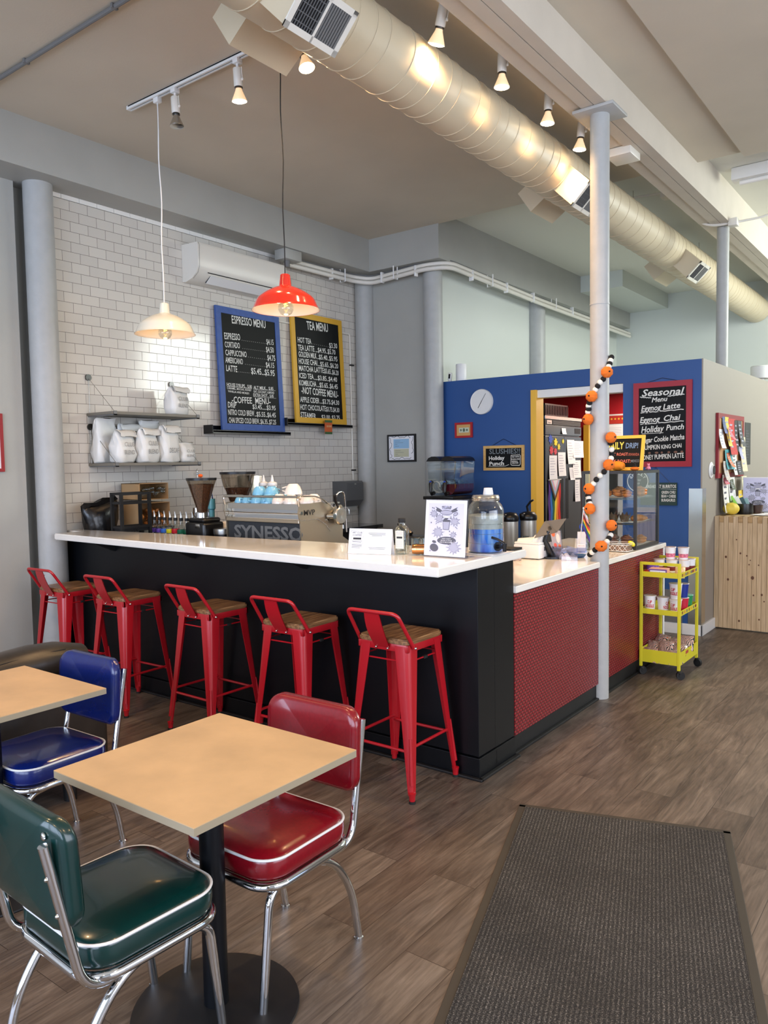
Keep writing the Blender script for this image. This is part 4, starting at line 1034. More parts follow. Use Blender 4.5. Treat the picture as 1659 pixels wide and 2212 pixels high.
for y0, y1, z, lb in ((4.76, 5.78, 1.93, 'thin dark ledge under the blue-framed menu board'), (5.74, 6.78, 2.03, 'thin dark ledge under the yellow-framed menu board')):
    l = thing('picture_ledge', lb, 'ledge', (-5.6, (y0 + y1) / 2, z - 0.03), group='wall ledges holding the menu boards')
    b = MB((-5.6, (y0 + y1) / 2, z - 0.03)); b.box(-5.648, y0, z - 0.018, -5.53, y1, z, 0.002).box(-5.648, y0, z, -5.64, y1, z + 0.05).box(-5.538, y0 + 0.0, z - 0.03, -5.53, y1, z + 0.004)
    b.build('shelf_rail', M['darksteel'], l, smooth=None)
    MB((-5.6, (y0 + y1) / 2, z - 0.03)).box(-5.648, y0 - 0.012, z - 0.03, -5.53, y0, z + 0.05).build('end_plate', M['blackmatte'], l, smooth=None)
cd_ = thing('promo_card', 'small green and orange card hanging from the yellow menu board', 'card', (-5.52, 6.36, 1.98))
b = MB((-5.52, 6.36, 1.98)); b.box(-5.527, 6.30, 1.925, -5.523, 6.42, 2.075); b.build('card', mat('orange_card', (196, 92, 40), 0.5), cd_, smooth=None)
b = MB((-5.52, 6.36, 1.98)); b.box(-5.5228, 6.30, 2.05, -5.522, 6.42, 2.075).box(-5.5228, 6.30, 1.925, -5.522, 6.42, 1.95); b.build('green_band', mat('green_card', (58, 96, 52), 0.5), cd_, smooth=None)
MB((-5.52, 6.36, 1.98)).text('BONFIRE', (-5.5218, 6.33, 2.0), (0, 1, 0), (0, 0, 1), 0.02, 0.08).build('lettering', mat('cream_ink', (236, 214, 160), 0.5), cd_, smooth=None)

# ------------------------------------------------------------------ shelves with coffee bags
M['shelfgrey'] = mat('grey_shelf_board', (118, 114, 104), 0.5, var=0.04)
M['bag'] = mat('white_foil_bag', (226, 226, 222), 0.36, bump=0.5, bscale=16)
for z, zc, lb in ((2.04, 2.325, 'upper grey wall shelf holding one white coffee bag'), (1.638, 1.93, 'lower grey wall shelf crowded with white coffee bags')):
    s = thing('floating_shelf', lb, 'shelf', (-5.48, 3.99, z - 0.02), group='grey shelves on the tiled wall')
    O = (-5.48, 3.99, z - 0.02)
    MB(O).box(-5.648, 3.56, z - 0.022, -5.30, 4.42, z, 0.002).build('board', M['shelfgrey'], s, smooth=None)
    for y in (3.585, 4.395):
        MB(O).box(-5.648, y - 0.014, z - 0.030, -5.292, y + 0.014, z - 0.022).box(-5.299, y - 0.014, z - 0.030, -5.292, y + 0.014, z + 0.004).build('bracket', M['greymetal'], s, smooth=None)
        MB(O).cyl((-5.649, y, zc), (-5.636, y, zc), 0.026, n=20).build('wall_mount', M['darksteel'], s)
        MB(O).tube([(-5.637, y, zc - 0.01), (-5.31, y, z + 0.002)], 0.0022, 6).tube([(-5.640, y, zc), (-5.640, y, z)], 0.002, 6).build('stay_cable', M['steel'], s)
def bag_mesh(w, d, h, fold, seed, top=0.5):
    rnd = random.Random(seed); nu = 20; b = MB()
    ph = [rnd.uniform(0, 6) for _ in range(8)]
    def ring(z, kw, kd, yo):
        out = []
        for i in range(nu):
            a = 2 * PI * i / nu; c, s = math.cos(a), math.sin(a)
            m = max(abs(c), abs(s)); e = 0.82
            u = c / m * e + c * (1 - e); v = s / m * e + s * (1 - e)
            wob = 0.006 * math.sin(5 * a + ph[0] + z * 30) + 0.006 * math.sin(9 * a + ph[1] - z * 44) + 0.004 * math.sin(60 * z + ph[2] + 2 * a)
            out.append((v * d / 2 * kd + wob * (0.6 if kd > 0.3 else 0.15) + yo, u * w / 2 * kw + wob, z + 0.004 * math.sin(a * 3 + ph[3])))
        return out
    rows = [ring(0.0, 0.9, 0.86, 0), ring(0.012, 1.0, 1.0, 0), ring(h * 0.25, 1.03, 1.08, 0), ring(h * 0.5, 1.0, 1.04, 0), ring(h * 0.7, 0.98, 0.86, 0.0), ring(h * 0.86, 0.97, 0.5, 0.004), ring(h * 0.97, 0.96, 0.14, 0.01), ring(h * 1.0, 0.96, 0.10, 0.02)]
    if fold: rows += [ring(h * 0.985, 0.95, 0.08, 0.045), ring(h * 0.90, 0.94, 0.07, 0.062), ring(h * 0.80, 0.93, 0.05, 0.068)]
    vs = [p for r in rows for p in r]
    fs = [(i * nu + k, i * nu + (k + 1) % nu, (i + 1) * nu + (k + 1) % nu, (i + 1) * nu + k) for i in range(len(rows) - 1) for k in range(nu)]
    fs += [tuple(range(nu)), tuple(range((len(rows) - 1) * nu, len(rows) * nu))]
    b.add(vs, fs); return b
M['bagink'] = mat('grey_pen_outline', (150, 150, 150), 0.6)
def coffee_bag(x, y, z, w, d, h, rz, label, fold=True, text=('CLUB', 'BLEND'), seed=1):
    t = thing('coffee_bag', label, 'coffee bag', (x, y, z), rz, 'white coffee bags on the wall shelves')
    bag_mesh(w, d, h, fold, seed).build('bag', M['bag'], t, smooth=75)
    if text:
        b = MB(); f = d / 2 * 1.06 + 0.008
        for i, l in enumerate(text):
            b.text(l, (f, -w * 0.33, h * (0.50 - 0.24 * i)), (0, 1, 0), (0, 0, 1), h * 0.13, w * 0.62)
        b.build('hand_lettering', M['bagink'], t, smooth=None)
    return t
coffee_bag(-5.42, 4.27, 2.041, 0.21, 0.13, 0.24, 0.25, 'white coffee bag standing alone on the upper shelf', seed=2)
for i, (x, y, w, h, r, lb, fo, tx, sd) in enumerate((
        (-5.40, 3.71, 0.20, 0.26, 0.30, 'white coffee bag lettered CLUB BLEND, front row at the left end of the lower shelf', True, ('CLUB', 'BLEND'), 3),
        (-5.39, 3.93, 0.20, 0.28, 0.28, 'white coffee bag in the front row, second from the left on the lower shelf', True, ('CLUB', 'BLEND'), 4),
        (-5.39, 4.14, 0.19, 0.31, 0.22, 'tallest white coffee bag in the front row of the lower shelf', True, ('', 'DECAF'), 5),
        (-5.41, 4.335, 0.16, 0.17, 0.15, 'short crumpled white coffee bag at the right end of the lower shelf', False, ('CLUB', 'BLEND'), 6),
        (-5.565, 3.66, 0.19, 0.36, 0.1, 'tall white coffee bag at the back left of the lower shelf, in shade', False, None, 7),
        (-5.565, 3.87, 0.19, 0.32, 0.05, 'white coffee bag at the back of the lower shelf, behind the second front bag', True, None, 8),
        (-5.565, 4.08, 0.19, 0.355, 0.0, 'tall white coffee bag at the back of the lower shelf, behind the tallest front bag', False, None, 9))):
    coffee_bag(x, y, 1.639, w, 0.125 if i < 4 else 0.1, h, r, lb, fo, tx, sd)

# ------------------------------------------------------------------ counter along the tiled wall
bc = thing('back_counter', 'dark counter along the tiled wall by the sink', 'counter', (-5.35, 5.5, 0))
O = (-5.35, 5.5, 0)
MB(O).box(-5.648, 3.8, 0.90, -5.10, 6.75, 0.94, 0.004).build('worktop', mat('black_stone_top', (34, 36, 38), 0.12, coat=0.3), bc, smooth=None)
MB(O).box(-5.648, 3.82, 0, -5.16, 6.72, 0.90).build('cabinet', M['blackmatte'], bc, smooth=None)
fa = thing('sink_faucet', 'chrome gooseneck faucet by the towel dispenser', 'faucet', (-5.3, 6.3, 0.94))
MB().tube(fillet([(0, 0, 0), (0, 0, 0.2), (0.09, 0, 0.2), (0.09, 0, 0.13)], 0.045, 7), 0.009, 10).build('spout', M['chrome'], fa, smooth=60)
MB().cyl((0, 0, 0), (0, 0, 0.03), 0.02).build('base', M['chrome'], fa)
td = thing('towel_dispenser', 'grey paper towel dispenser on the wall by the corner column', 'towel dispenser', (-5.64, 6.72, 1.05))
O = (-5.64, 6.72, 1.05)
b = MB(O); pr = [(-5.648, 1.41), (-5.46, 1.41), (-5.44, 1.39), (-5.44, 1.20), (-5.50, 1.13), (-5.648, 1.13)]
b.add([(x, y, z) for y in (6.55, 6.84) for x, z in pr], [tuple(range(6)), tuple(range(11, 5, -1))] + [(i, i + 6, (i + 1) % 6 + 6, (i + 1) % 6) for i in range(6)]); b.build('cover', mat('smoke_grey_plastic', (86, 88, 90), 0.3), td, smooth=30)
MB(O).box(-5.648, 6.56, 1.07, -5.53, 6.83, 1.14, 0.006).build('lower_tray', M['wall'], td)
MB(O).box(-5.4405, 6.68, 1.37, -5.437, 6.71, 1.385).build('lock', M['steel'], td)
# ------------------------------------------------------------------ behind the bar: bags, rack, bottles, grinders
M['kraft'] = mat('kraft_cardboard', (176, 142, 100), 0.7, bump=0.1)
M['bins'] = mat('black_bin_liner', (14, 14, 16), 0.25, bump=0.8, bscale=14)
M['dark'] = M['blackmatte']
ws = thing('side_cabinet', 'low dark cabinet behind the bar under the bags and bottles', 'cabinet', (-5.3, 3.66, 0))
MB((-5.3, 3.66, 0)).box(-5.645, 3.53, 0.0, -5.02, 3.79, 0.92, 0.003).build('body', M['blackmatte'], ws)
t = thing('black_bag', 'crumpled black plastic bag at the left end behind the bar', 'bag', (-5.50, 3.55, 0.921), 0.0)
b = MB(); nu = 20; rows = []
for j, (z, hw, hd, ox, sh) in enumerate(((0, 0.05, 0.05, 0.02, 0), (0.05, 0.08, 0.07, 0.02, 0), (0.15, 0.12, 0.09, 0.0, 0.0), (0.27, 0.15, 0.10, -0.01, 0.0), (0.36, 0.155, 0.10, -0.01, 0.02), (0.425, 0.15, 0.03, 0.0, 0.03), (0.40, 0.149, 0.028, 0.03, 0.03))):
    r = []
    for i in range(nu):
        a = 2 * PI * i / nu; k = 1 + 0.10 * math.sin(3 * a + j * 1.3) + 0.06 * math.sin(7 * a + j)
        r.append((ox + hd * math.cos(a) * k, hw * math.sin(a) * k, z + sh * math.sin(a) + (0.008 * math.sin(5 * a) if j > 3 else 0)))
    rows.append(r)
vs = [p for r in rows for p in r]
b.add(vs, [(i * nu + k, i * nu + (k + 1) % nu, (i + 1) * nu + (k + 1) % nu, (i + 1) * nu + k) for i in range(len(rows) - 1) for k in range(nu)] + [tuple(range(nu)), tuple(range((len(rows) - 1) * nu, len(rows) * nu))])
b.build('bag', M['bins'], t, smooth=70)
t = thing('metal_rack', 'small black metal rack behind the bar next to the black bag', 'rack', (-5.1, 3.60, 0.921))
b = MB()
for y in (-0.125, 0.125):
    for x in (-0.12, 0.0): b.box(x - 0.010, y - 0.011, 0, x + 0.010, y + 0.011, 0.49)
for z in (0.47, 0.40, 0.215):
    for x in (-0.12, 0.0): b.box(x - 0.009, -0.135, z, x + 0.009, 0.135, z + 0.02)
    for y in (-0.125, 0.125): b.box(-0.12, y - 0.008, z + 0.002, 0.0, y + 0.008, z + 0.018)
b.build('frame', M['blackmatte'], t, smooth=None)
MB().tube([(0, -0.12, 0.02), (0, 0.0, 0.21), (0, 0.12, 0.02)], 0.0035, 6).build('brace', M['blackmatte'], t)
MB().box(-0.115, -0.12, 0.19, -0.005, 0.12, 0.215).build('shelf', M['blackmatte'], t, smooth=None)
for i, (y, z, lb) in enumerate(((3.96, 1.335, 'upper open cardboard box of bottle tops behind the bar'), (3.97, 1.195, 'lower open cardboard box of wrapped snacks behind the bar'))):
    t = thing('cardboard_box', lb, 'box', (-5.47, y, z if i == 0 else 1.11), 0, 'open cardboard boxes behind the bar')
    h = 0.135 if i == 0 else 0.20
    b = MB(); 
    b.box(-0.13, -0.14, 0, 0.12, -0.136, h).box(-0.13, 0.136, 0, 0.12, 0.14, h).box(-0.13, -0.14, 0, 0.12, 0.14, 0.004).box(-0.13, -0.14, 0, -0.126, 0.14, h).box(-0.13, -0.14, h - 0.004, 0.12, 0.14, h)
    b.build('carton', M['kraft'], t, smooth=None)
    MB().add([(0.12, -0.14, 0), (0.20, -0.20, 0.01), (0.20, -0.20, h - 0.01), (0.12, -0.14, h), (0.118, -0.142, 0), (0.198, -0.202, 0.01), (0.198, -0.202, h - 0.01), (0.118, -0.142, h)], [(0, 1, 2, 3), (4, 5, 6, 7), (0, 1, 5, 4), (2, 3, 7, 6), (1, 2, 6, 5)]).build('flap', M['kraft'], t, smooth=None)
    b = MB(); rnd = random.Random(i)
    for k in range(22): b.sph((rnd.uniform(-0.02, 0.10), rnd.uniform(-0.115, 0.115), rnd.uniform(0.025, h * 0.7)), rnd.uniform(0.014, 0.024), n=8, m=5)
    b.build('contents', M['clear'] if i == 0 else mat('brown_wrappers', (150, 98, 50), 0.3, var=0.4, vscale=30), t, smooth=60, kind='stuff')
st_ = thing('wire_stand', 'black shelf carrying the cardboard boxes behind the bar', 'stand', (-5.45, 3.97, 0.941))
b = MB()
for y in (-0.15, 0.15):
    for x in (-0.12, 0.12): b.box(x - 0.008, y - 0.008, 0, x + 0.008, y + 0.008, 0.165)
b.box(-0.13, -0.16, 0.155, 0.13, 0.16, 0.167); b.build('frame', M['blackmatte'], st_, smooth=None)

M['liq'] = {}
cols = [((110, 78, 190), (130, 110, 200), 'syrup bottle with a lilac band, leftmost of the row'), ((96, 70, 160), (150, 130, 170), 'syrup bottle with a dark purple band'), ((60, 110, 200), (235, 235, 235), 'syrup bottle with a white and blue band'),
        ((222, 214, 40), (170, 120, 60), 'syrup bottle with a yellow band'), ((200, 40, 50), (210, 190, 190), 'syrup bottle with a white and red label'), ((30, 110, 80), (200, 190, 150), 'syrup bottle with a pale green band'),
        ((20, 90, 60), (190, 170, 120), 'syrup bottle with a dark green band'), ((24, 24, 26), (90, 70, 50), 'smaller dark syrup bottle beside the grinder')]
for i, (x, (bc_, lc, lb)) in enumerate(zip((-5.17, -5.108, -5.043, -4.974, -4.908, -4.840, -4.772, -4.725), cols)):
    t = thing('syrup_bottle', lb, 'bottle', (x, 3.82 if i < 7 else 3.84, 0.921), 0, 'syrup bottles with pour spouts behind the bar')
    h = 0.27
    MB().lathe([(0.0, 0.0), (0.029, 0.0), (0.031, 0.006), (0.031, 0.175), (0.028, 0.195), (0.016, 0.225), (0.0125, 0.24), (0.0125, 0.272), (0.0, 0.273)], n=20).build('glass_body', M['clear'], t, smooth=50)
    MB().lathe([(0.0, 0.003), (0.0275, 0.003), (0.0275, 0.15), (0, 0.15)], n=18).build('syrup', mat('syrup_%d' % i, lc, 0.15), t, smooth=50)
    MB().lathe([(0.0316, 0.165), (0.0322, 0.166), (0.0322, 0.195 if i != 4 else 0.20), (0.0300, 0.196)], n=20, cap=False).build('band', mat('bottle_band_%d' % i, bc_, 0.4), t, smooth=50)
    MB().lathe([(0.014, 0.262), (0.0155, 0.264), (0.0155, 0.285), (0.0, 0.286)], n=14).build('collar', M['rubber'], t)
    MB().tube([(0, 0, 0.283), (0, 0, 0.305), (-0.006, 0, 0.335)], [0.008, 0.0065, 0.0035], 8).build('pour_spout', M['steel'], t)
for x, y, h, r, lb in ((-5.08, 4.18, 0.36, 0.035, 'tall steel cocktail shaker behind the syrup bottles'), (-4.93, 4.14, 0.40, 0.03, 'steel whipper with a black grip behind the red-banded syrup bottle'), (-4.83, 4.12, 0.44, 0.027, 'tall teal and steel thermometer flask beside the grinder')):
    t = thing('bar_canister', lb, 'canister', (x, y, 0.901), 0, 'steel bar canisters behind the syrup bottles')
    b = MB().lathe([(0, 0), (r, 0), (r * 1.05, h * 0.6), (r * 0.8, h * 0.62), (r * 0.8, h * 0.8), (r * 1.1, h * 0.82), (r * 1.05, h), (0, h)], n=20); b.build('body', M['steel'] if h != 0.44 else mat('teal_plastic', (90, 160, 170), 0.35), t)
    MB().tube([(0, 0, h), (0, 0, h + 0.06)], [r * 0.5, 0.003], 10).build('tip', M['chrome'], t)
t = thing('hanging_spoons', 'thin steel bar spoon hooked on a wall rail above the canisters', 'bar spoon', (-5.62, 4.62, 1.5))
MB().tube([(0, 0, 0.06), (0.01, 0.01, 0.08), (0.02, 0.0, 0.06), (0.015, 0, -0.18)], 0.002, 6).build('handle', M['steel'], t); MB().sph((0.018, 0, 0.035), 0.011, n=10, m=8).build('bowl', M['chrome'], t)

M['beans'] = mat('coffee_beans', (92, 60, 42), 0.4, var=0.45, vscale=120, bump=1.0, bscale=160)
M['smoke'] = glass('smoky_hopper', (205, 198, 188), 0.95)
def grinder(x, y, r, h0, h1, lb, cyl_top, tagc, body):
    t = thing('coffee_grinder', lb, 'coffee grinder', (x, y, 0.901), 0, 'coffee grinders behind the bar')
    z0, z1 = h0 - 0.9, h1 - 0.9
    if cyl_top: out = [(0.040, z0), (0.045, z0 + 0.02), (r * 0.58, z0 + (z1 - z0) * 0.34), (r * 0.86, z0 + (z1 - z0) * 0.68), (r, z1)]
    else: out = [(0.040, z0), (0.044, z0 + 0.03), (r, z1)]
    MB().lathe(out, n=36, cap=False).build('hopper', M['smoke'], t, smooth=60)
    f = 0.93; inn = [(max(0.004, a - 0.004), b) for a, b in out[:-1]]; last = out[-2]; zt = z0 + (z1 - z0) * (0.88 if not cyl_top else 0.62); rr = out[-2][0] + (out[-1][0] - out[-2][0]) * ((zt - out[-2][1]) / (out[-1][1] - out[-2][1])) if zt > out[-2][1] else out[-2][0] * 0.92
    inn = [p for p in inn if p[1] < zt] + [(rr - 0.006, zt), (0, zt + 0.004)]
    MB().lathe([(0, z0)] + inn, n=32).build('beans', M['beans'], t, smooth=60, kind='stuff')
    MB().lathe([(0, z1), (r * 1.04, z1), (r * 1.05, z1 + 0.018), (0, z1 + 0.020)], n=36).build('lid', M['blackplastic'], t, smooth=40)
    MB().lathe([(0.05, z0 - 0.045), (0.052, z0 - 0.044), (0.052, z0 - 0.006), (0.044, z0), (0, z0)], n=28).build('neck_ring', M['chrome'], t)
    b = MB()
    if body:
        b.box(-0.10, -0.09, 0, 0.12, 0.11, z0 - 0.075, 0.02, 3); b.box(-0.085, -0.075, z0 - 0.08, 0.10, 0.1, z0 - 0.042, 0.02, 3)
    else: b.lathe([(0, 0), (0.10, 0), (0.11, 0.02), (0.09, z0 - 0.07), (0, z0 - 0.04)], n=28)
    bd = b.build('body', M['blackplastic'], t, smooth=50)
    if body:
        MB().box(0.025, -0.094, z0 - 0.115, 0.075, -0.0905, z0 - 0.085, 0.001).build('badge', M['steel'], bd); MB().text('MAZZER', (0.028, -0.0945, z0 - 0.108), (1, 0, 0), (0, 0, 1), 0.01, 0.042).build('badge_lettering', M['ink'], bd, smooth=None)
        MB().box(-0.09, -0.094, 0.105, -0.03, -0.0905, 0.135).build('badge', M['white'], bd); MB().text('MAZZER', (-0.088, -0.0945, 0.112), (1, 0, 0), (0, 0, 1), 0.013, 0.056).build('badge_lettering', M['ink'], bd, smooth=None)
    return t
g = grinder(-4.60, 3.83, 0.108, 1.258, 1.495, 'front coffee grinder with a cone hopper and a tiny orange pumpkin on its lid', False, None, True)
grinder(-4.53, 4.13, 0.132, 1.258, 1.535, 'larger coffee grinder with a wide bean hopper, behind the front grinder', True, None, False)
t = thing('mini_pumpkin', 'tiny orange pumpkin sitting on the front grinder lid', 'pumpkin', (-4.62, 3.84, 1.517)); MB().sph((0, 0, 0.013), 0.018, (1, 1, 0.75), 12, 8).build('pumpkin', mat('orange_felt', (226, 92, 20), 0.8), t)
t = thing('doser_canister', 'black canister with a steel rim right of the front grinder', 'canister', (-4.38, 3.84, 0.901))
MB().lathe([(0, 0), (0.075, 0), (0.078, 0.02), (0.07, 0.20), (0, 0.20)], n=28).build('body', M['blackplastic'], t); MB().lathe([(0.071, 0.20), (0.074, 0.201), (0.074, 0.238), (0.066, 0.24), (0, 0.24)], n=28).build('rim', M['steel'], t)
t = thing('bar_towel', 'white striped bar towel draped behind the grinder', 'towel', (-4.45, 3.98, 1.10))
MB().grid(lambda u, v: (-0.10 + 0.24 * u, 0.05 * math.sin(3 * u) - 0.05 * v, 0.07 - 0.06 * v * v + 0.012 * math.sin(u * 9 + v * 3) - 0.05 * u * u), 16, 8).build('cloth', mat('white_cloth', (228, 226, 224), 0.8), t, smooth=70, fix=False)
t = thing('steel_canister', 'square steel container behind the large grinder', 'container', (-4.62, 4.34, 0.901)); MB().box(-0.08, -0.06, 0, 0.08, 0.06, 0.62, 0.004).build('body', M['steel'], t)
t['label'] = 'square steel dispenser behind the two coffee grinders'

# ------------------------------------------------------------------ espresso machine
em = thing('espresso_machine', 'large steel espresso machine lettered SYNESSO with cups on top', 'espresso machine', (-3.88, 4.0, 0.901))
O = (-3.88, 4.0, 0.901)
def e_(): return MB(O)
side = [(3.735, 0.93), (3.766, 1.091), (3.761, 1.21), (3.742, 1.283), (3.753, 1.336), (3.733, 1.378), (3.746, 1.394), (3.763, 1.397), (3.913, 1.391), (3.967, 1.378), (4.04, 1.347), (4.095, 1.301), (4.183, 1.315), (4.20, 1.30), (4.195, 1.09), (4.30, 1.03), (4.30, 0.93)]
hole = [(3.770, 1.378), (3.779, 1.345), (3.875, 1.343), (3.966, 1.351), (4.021, 1.342), (3.967, 1.367), (3.912, 1.382)]
M['mvp'] = mat('satin_steel_panel', (176, 166, 148), 0.34, metal=0.85, bump=0.06, bscale=140)
for x0, x1 in ((-3.538, -3.530), (-4.262, -4.254)):
    b = e_()
    o_ = [(y, z) for y, z in side]
    # plate with the grip opening: outline bridged to the hole
    body = [p for p in o_ if True]
    b.prism([(3.735, 0.93), (3.766, 1.091), (3.761, 1.21), (3.742, 1.283), (3.753, 1.330), (3.775, 1.341), (3.875, 1.340), (3.966, 1.345), (4.05, 1.325), (4.095, 1.301), (4.183, 1.315), (4.20, 1.30), (4.195, 1.09), (4.30, 1.03), (4.30, 0.93)], x0, x1, 'yz')
    pl = b.build('side_panel', M['mvp'], em, smooth=None)
    e_().tube(fillet([(((x0 + x1) / 2), 3.752, 1.325), ((x0 + x1) / 2, 3.738, 1.378), ((x0 + x1) / 2, 3.765, 1.391), ((x0 + x1) / 2, 3.92, 1.385), ((x0 + x1) / 2, 4.0, 1.36), ((x0 + x1) / 2, 4.10, 1.295)], 0.02, 4), 0.0085, 8, flat=(1, 0.6)).build('grip_arm', M['steel'], em, smooth=60)
xr = -3.5295
b = e_(); b.text('MVP', (xr, 3.796, 1.262), (0, 1, 0), (0, 0, 1), 0.036, 0.11, 0.001, 0.01).build('badge_lettering', M['darksteel'], em, smooth=None, label='MVP lettering on the side panel')
b = e_()
for y, z in ((3.757, 1.297), (4.02, 1.235)): b.cyl((xr, y + 0.012, z - 0.018), (xr + 0.006, y + 0.012, z - 0.018), 0.012, n=16)
b.build('bolt', M['chrome'], em)
e_().prism([(3.752, 1.233), (3.80, 1.233), (3.93, 1.233), (4.02, 1.19), (4.06, 1.14), (4.06, 1.135), (4.015, 1.184), (3.925, 1.228), (3.752, 1.228)], xr, xr + 0.001, 'yz').build('panel_crease', M['steel'], em, smooth=None)
# back: cup rail, two chrome bands, splash panel with the raised name
e_().tube([(-4.255, 3.745, 1.385), (-3.535, 3.745, 1.388)], 0.008, 10).build('cup_rail', M['steel'], em)
bb = e_(); bb.add([(x, y, z) for x in (-4.252, -3.54) for y, z in ((3.765, 1.337), (3.80, 1.335), (3.79, 1.300), (3.762, 1.298))], [(0, 1, 2, 3), (4, 5, 6, 7), (0, 1, 5, 4), (1, 2, 6, 5), (2, 3, 7, 6), (3, 0, 4, 7)]); bb.build('upper_band', M['steel'], em, smooth=None)
bb = e_(); bb.grid(lambda u, v: (-4.252 + 0.712 * u, 3.757 + 0.028 * math.sin(v * PI), 1.298 - 0.065 * v), 2, 9); bb.build('mirror_band', M['chrome'], em, smooth=60, fix=False)
e_().box(-4.252, 3.755, 1.208, -3.54, 3.80, 1.233, 0.004).build('lower_band', M['mvp'], em, smooth=None)
e_().box(-4.25, 3.775, 0.94, -3.54, 3.79, 1.208).build('back_panel', mat('gunmetal_mesh', (52, 56, 60), 0.4, metal=0.4, bump=0.8, bscale=300), em, smooth=None)
nmx = e_(); nmx.text('SYNESSO', (-4.19, 3.774, 1.092), (1, 0, 0), (0, 0, 1), 0.088, 0.67, 0.0, 0.03); nv = [Vector(v) for v in nmx.V]
ss = e_(); k = len(nmx.V); ss.V = [v + Vector((0, -0.001, 0)) for v in nmx.V] ; ss.F = nmx.F; ss.MI = nmx.MI
ss.build('raised_name', mat('dull_steel_letters', (124, 126, 126), 0.42, metal=0.4), em, smooth=None, label='raised SYNESSO lettering')
e_().box(-4.25, 3.79, 0.94, -3.54, 4.20, 1.27, 0.01).box(-4.25, 3.775, 1.325, -3.54, 4.18, 1.335).build('housing', M['steel'], em)
e_().box(-4.22, 4.15, 0.93, -3.56, 4.34, 1.0, 0.01).build('drip_tray', M['darksteel'], em)
for x in (-4.2, -3.6):
    for y in (3.8, 4.25): e_().cyl((x, y, 0.901), (x, y, 0.94), 0.02).build('foot', M['rubber'], em)
# steam valve dial, its lever and the wand
d = e_(); rt = Matrix.Rotation(PI / 2, 4, 'Y') @ Matrix.Rotation(0.0, 4, 'X')
d.lathe([(0, -0.02), (0.035, -0.02), (0.038, 0.0), (0.062, 0.004), (0.064, 0.022), (0.055, 0.030), (0.02, 0.031), (0, 0.028)], (-3.50, 4.115, 1.243), 36, mat=rt); dl = d.build('valve_dial', M['steel'], em, smooth=40)
e_().tube([(-3.475, 4.085, 1.30), (-3.472, 4.055, 1.345), (-3.470, 4.045, 1.39)], [0.007, 0.011, 0.013], 12).build('valve_lever', M['blackplastic'], dl)
e_().tube([(-3.52, 4.03, 1.243), (-3.46, 4.03, 1.243)], 0.018, 14).build('valve_stem', M['chrome'], dl)
e_().tube(fillet([(-3.56, 4.14, 1.28), (-3.57, 4.185, 1.40), (-3.575, 4.27, 1.405), (-3.58, 4.29, 1.26), (-3.585, 4.30, 1.11)], 0.04, 6), 0.007, 10).build('steam_wand', M['chrome'], em, smooth=60)
for x in (-4.03, -3.78): e_().cyl((x, 4.27, 1.10), (x, 4.27, 1.2), 0.035, n=20).build('group_head', M['chrome'], em)

# cups on the machine top
M['cupb'] = mat('sky_blue_glaze', (120, 186, 222), 0.12, coat=0.4); M['cupw'] = mat('white_glaze', (236, 228, 220), 0.12, coat=0.4)
def cup(x, y, z, r, m, lb, ups=True, hand=2.2, group='cups on the espresso machine'):
    r *= 1.12; t = thing('coffee_cup', lb, 'cup', (x, y, z), hand, group); h = r * 1.15
    pr = [(r, 0.0), (r * 0.985, 0.012), (r * 0.93, h * 0.35), (r * 0.75, h * 0.75), (r * 0.55, h * 0.93), (r * 0.5, h), (r * 0.42, h), (r * 0.40, h - 0.004), (0, h - 0.005)]
    MB().lathe([(r * 0.94, 0.0)] + pr, n=28, cap=False).build('cup_body', m, t, smooth=50)
    if r > 0.034: MB().tube([(r * 0.93, 0, h * 0.25), (r * 1.4, 0, h * 0.32), (r * 1.42, 0, h * 0.6), (r * 0.85, 0, h * 0.72)], 0.005, 8).build('handle', m, t, smooth=60)
zt = 1.336
C = [(-4.19, 3.83, 0, 0.031, 'b', 'small blue espresso cup at the left end of the machine top'), (-4.11, 3.83, 0, 0.034, 'b', 'small blue espresso cup, second from the left on the machine'),
     (-4.01, 3.84, 0, 0.046, 'b', 'upside-down blue cup in the front row under the stacked blue cup'), (-3.905, 3.84, 0, 0.048, 'b', 'upside-down blue cup in the front row left of the white cups'), (-3.795, 3.84, 0, 0.050, 'w', 'white cup in the front row next to the blue ones'),
     (-3.685, 3.84, 0, 0.048, 'w', 'white cup in the front row under the stacked white cup'), (-3.595, 3.90, 0, 0.044, 'w', 'white cup in the front row by the side panel'),
     (-4.07, 3.95, 0, 0.046, 'b', 'blue cup behind the left front cups'), (-3.965, 3.955, 0, 0.046, 'b', 'blue cup in the middle of the second row'), (-3.86, 3.96, 0, 0.046, 'b', 'blue cup of the second row nearest the white cups'), (-3.745, 3.96, 0, 0.048, 'w', 'white cup in the second row'), (-3.63, 4.01, 0, 0.046, 'w', 'white cup in the second row near the valve lever'),
     (-4.04, 3.89, 0.0535, 0.048, 'b', 'blue cup stacked on top, left'), (-3.93, 3.90, 0.0535, 0.048, 'b', 'blue cup stacked on top, middle'), (-3.84, 4.0, 0.058, 0.036, 'b', 'small blue cup stacked at the back'), (-3.72, 3.90, 0.062, 0.056, 'w', 'big white cup stacked highest on the machine')]
for i, (x, y, dz, r, c, lb) in enumerate(C):
    cup(x, y, zt + dz, r, M['cupb'] if c == 'b' else M['cupw'], lb, hand=(2.4 + i * 0.9) % 6.28)
bs_ = thing('bottle_shelf', 'steel box behind the espresso machine that carries two squeeze bottles', 'shelf', (-4.30, 4.55, 0.94)); 
bs_.location = (-4.62, 4.52, 0.901); bpy.data.objects.remove(bs_)
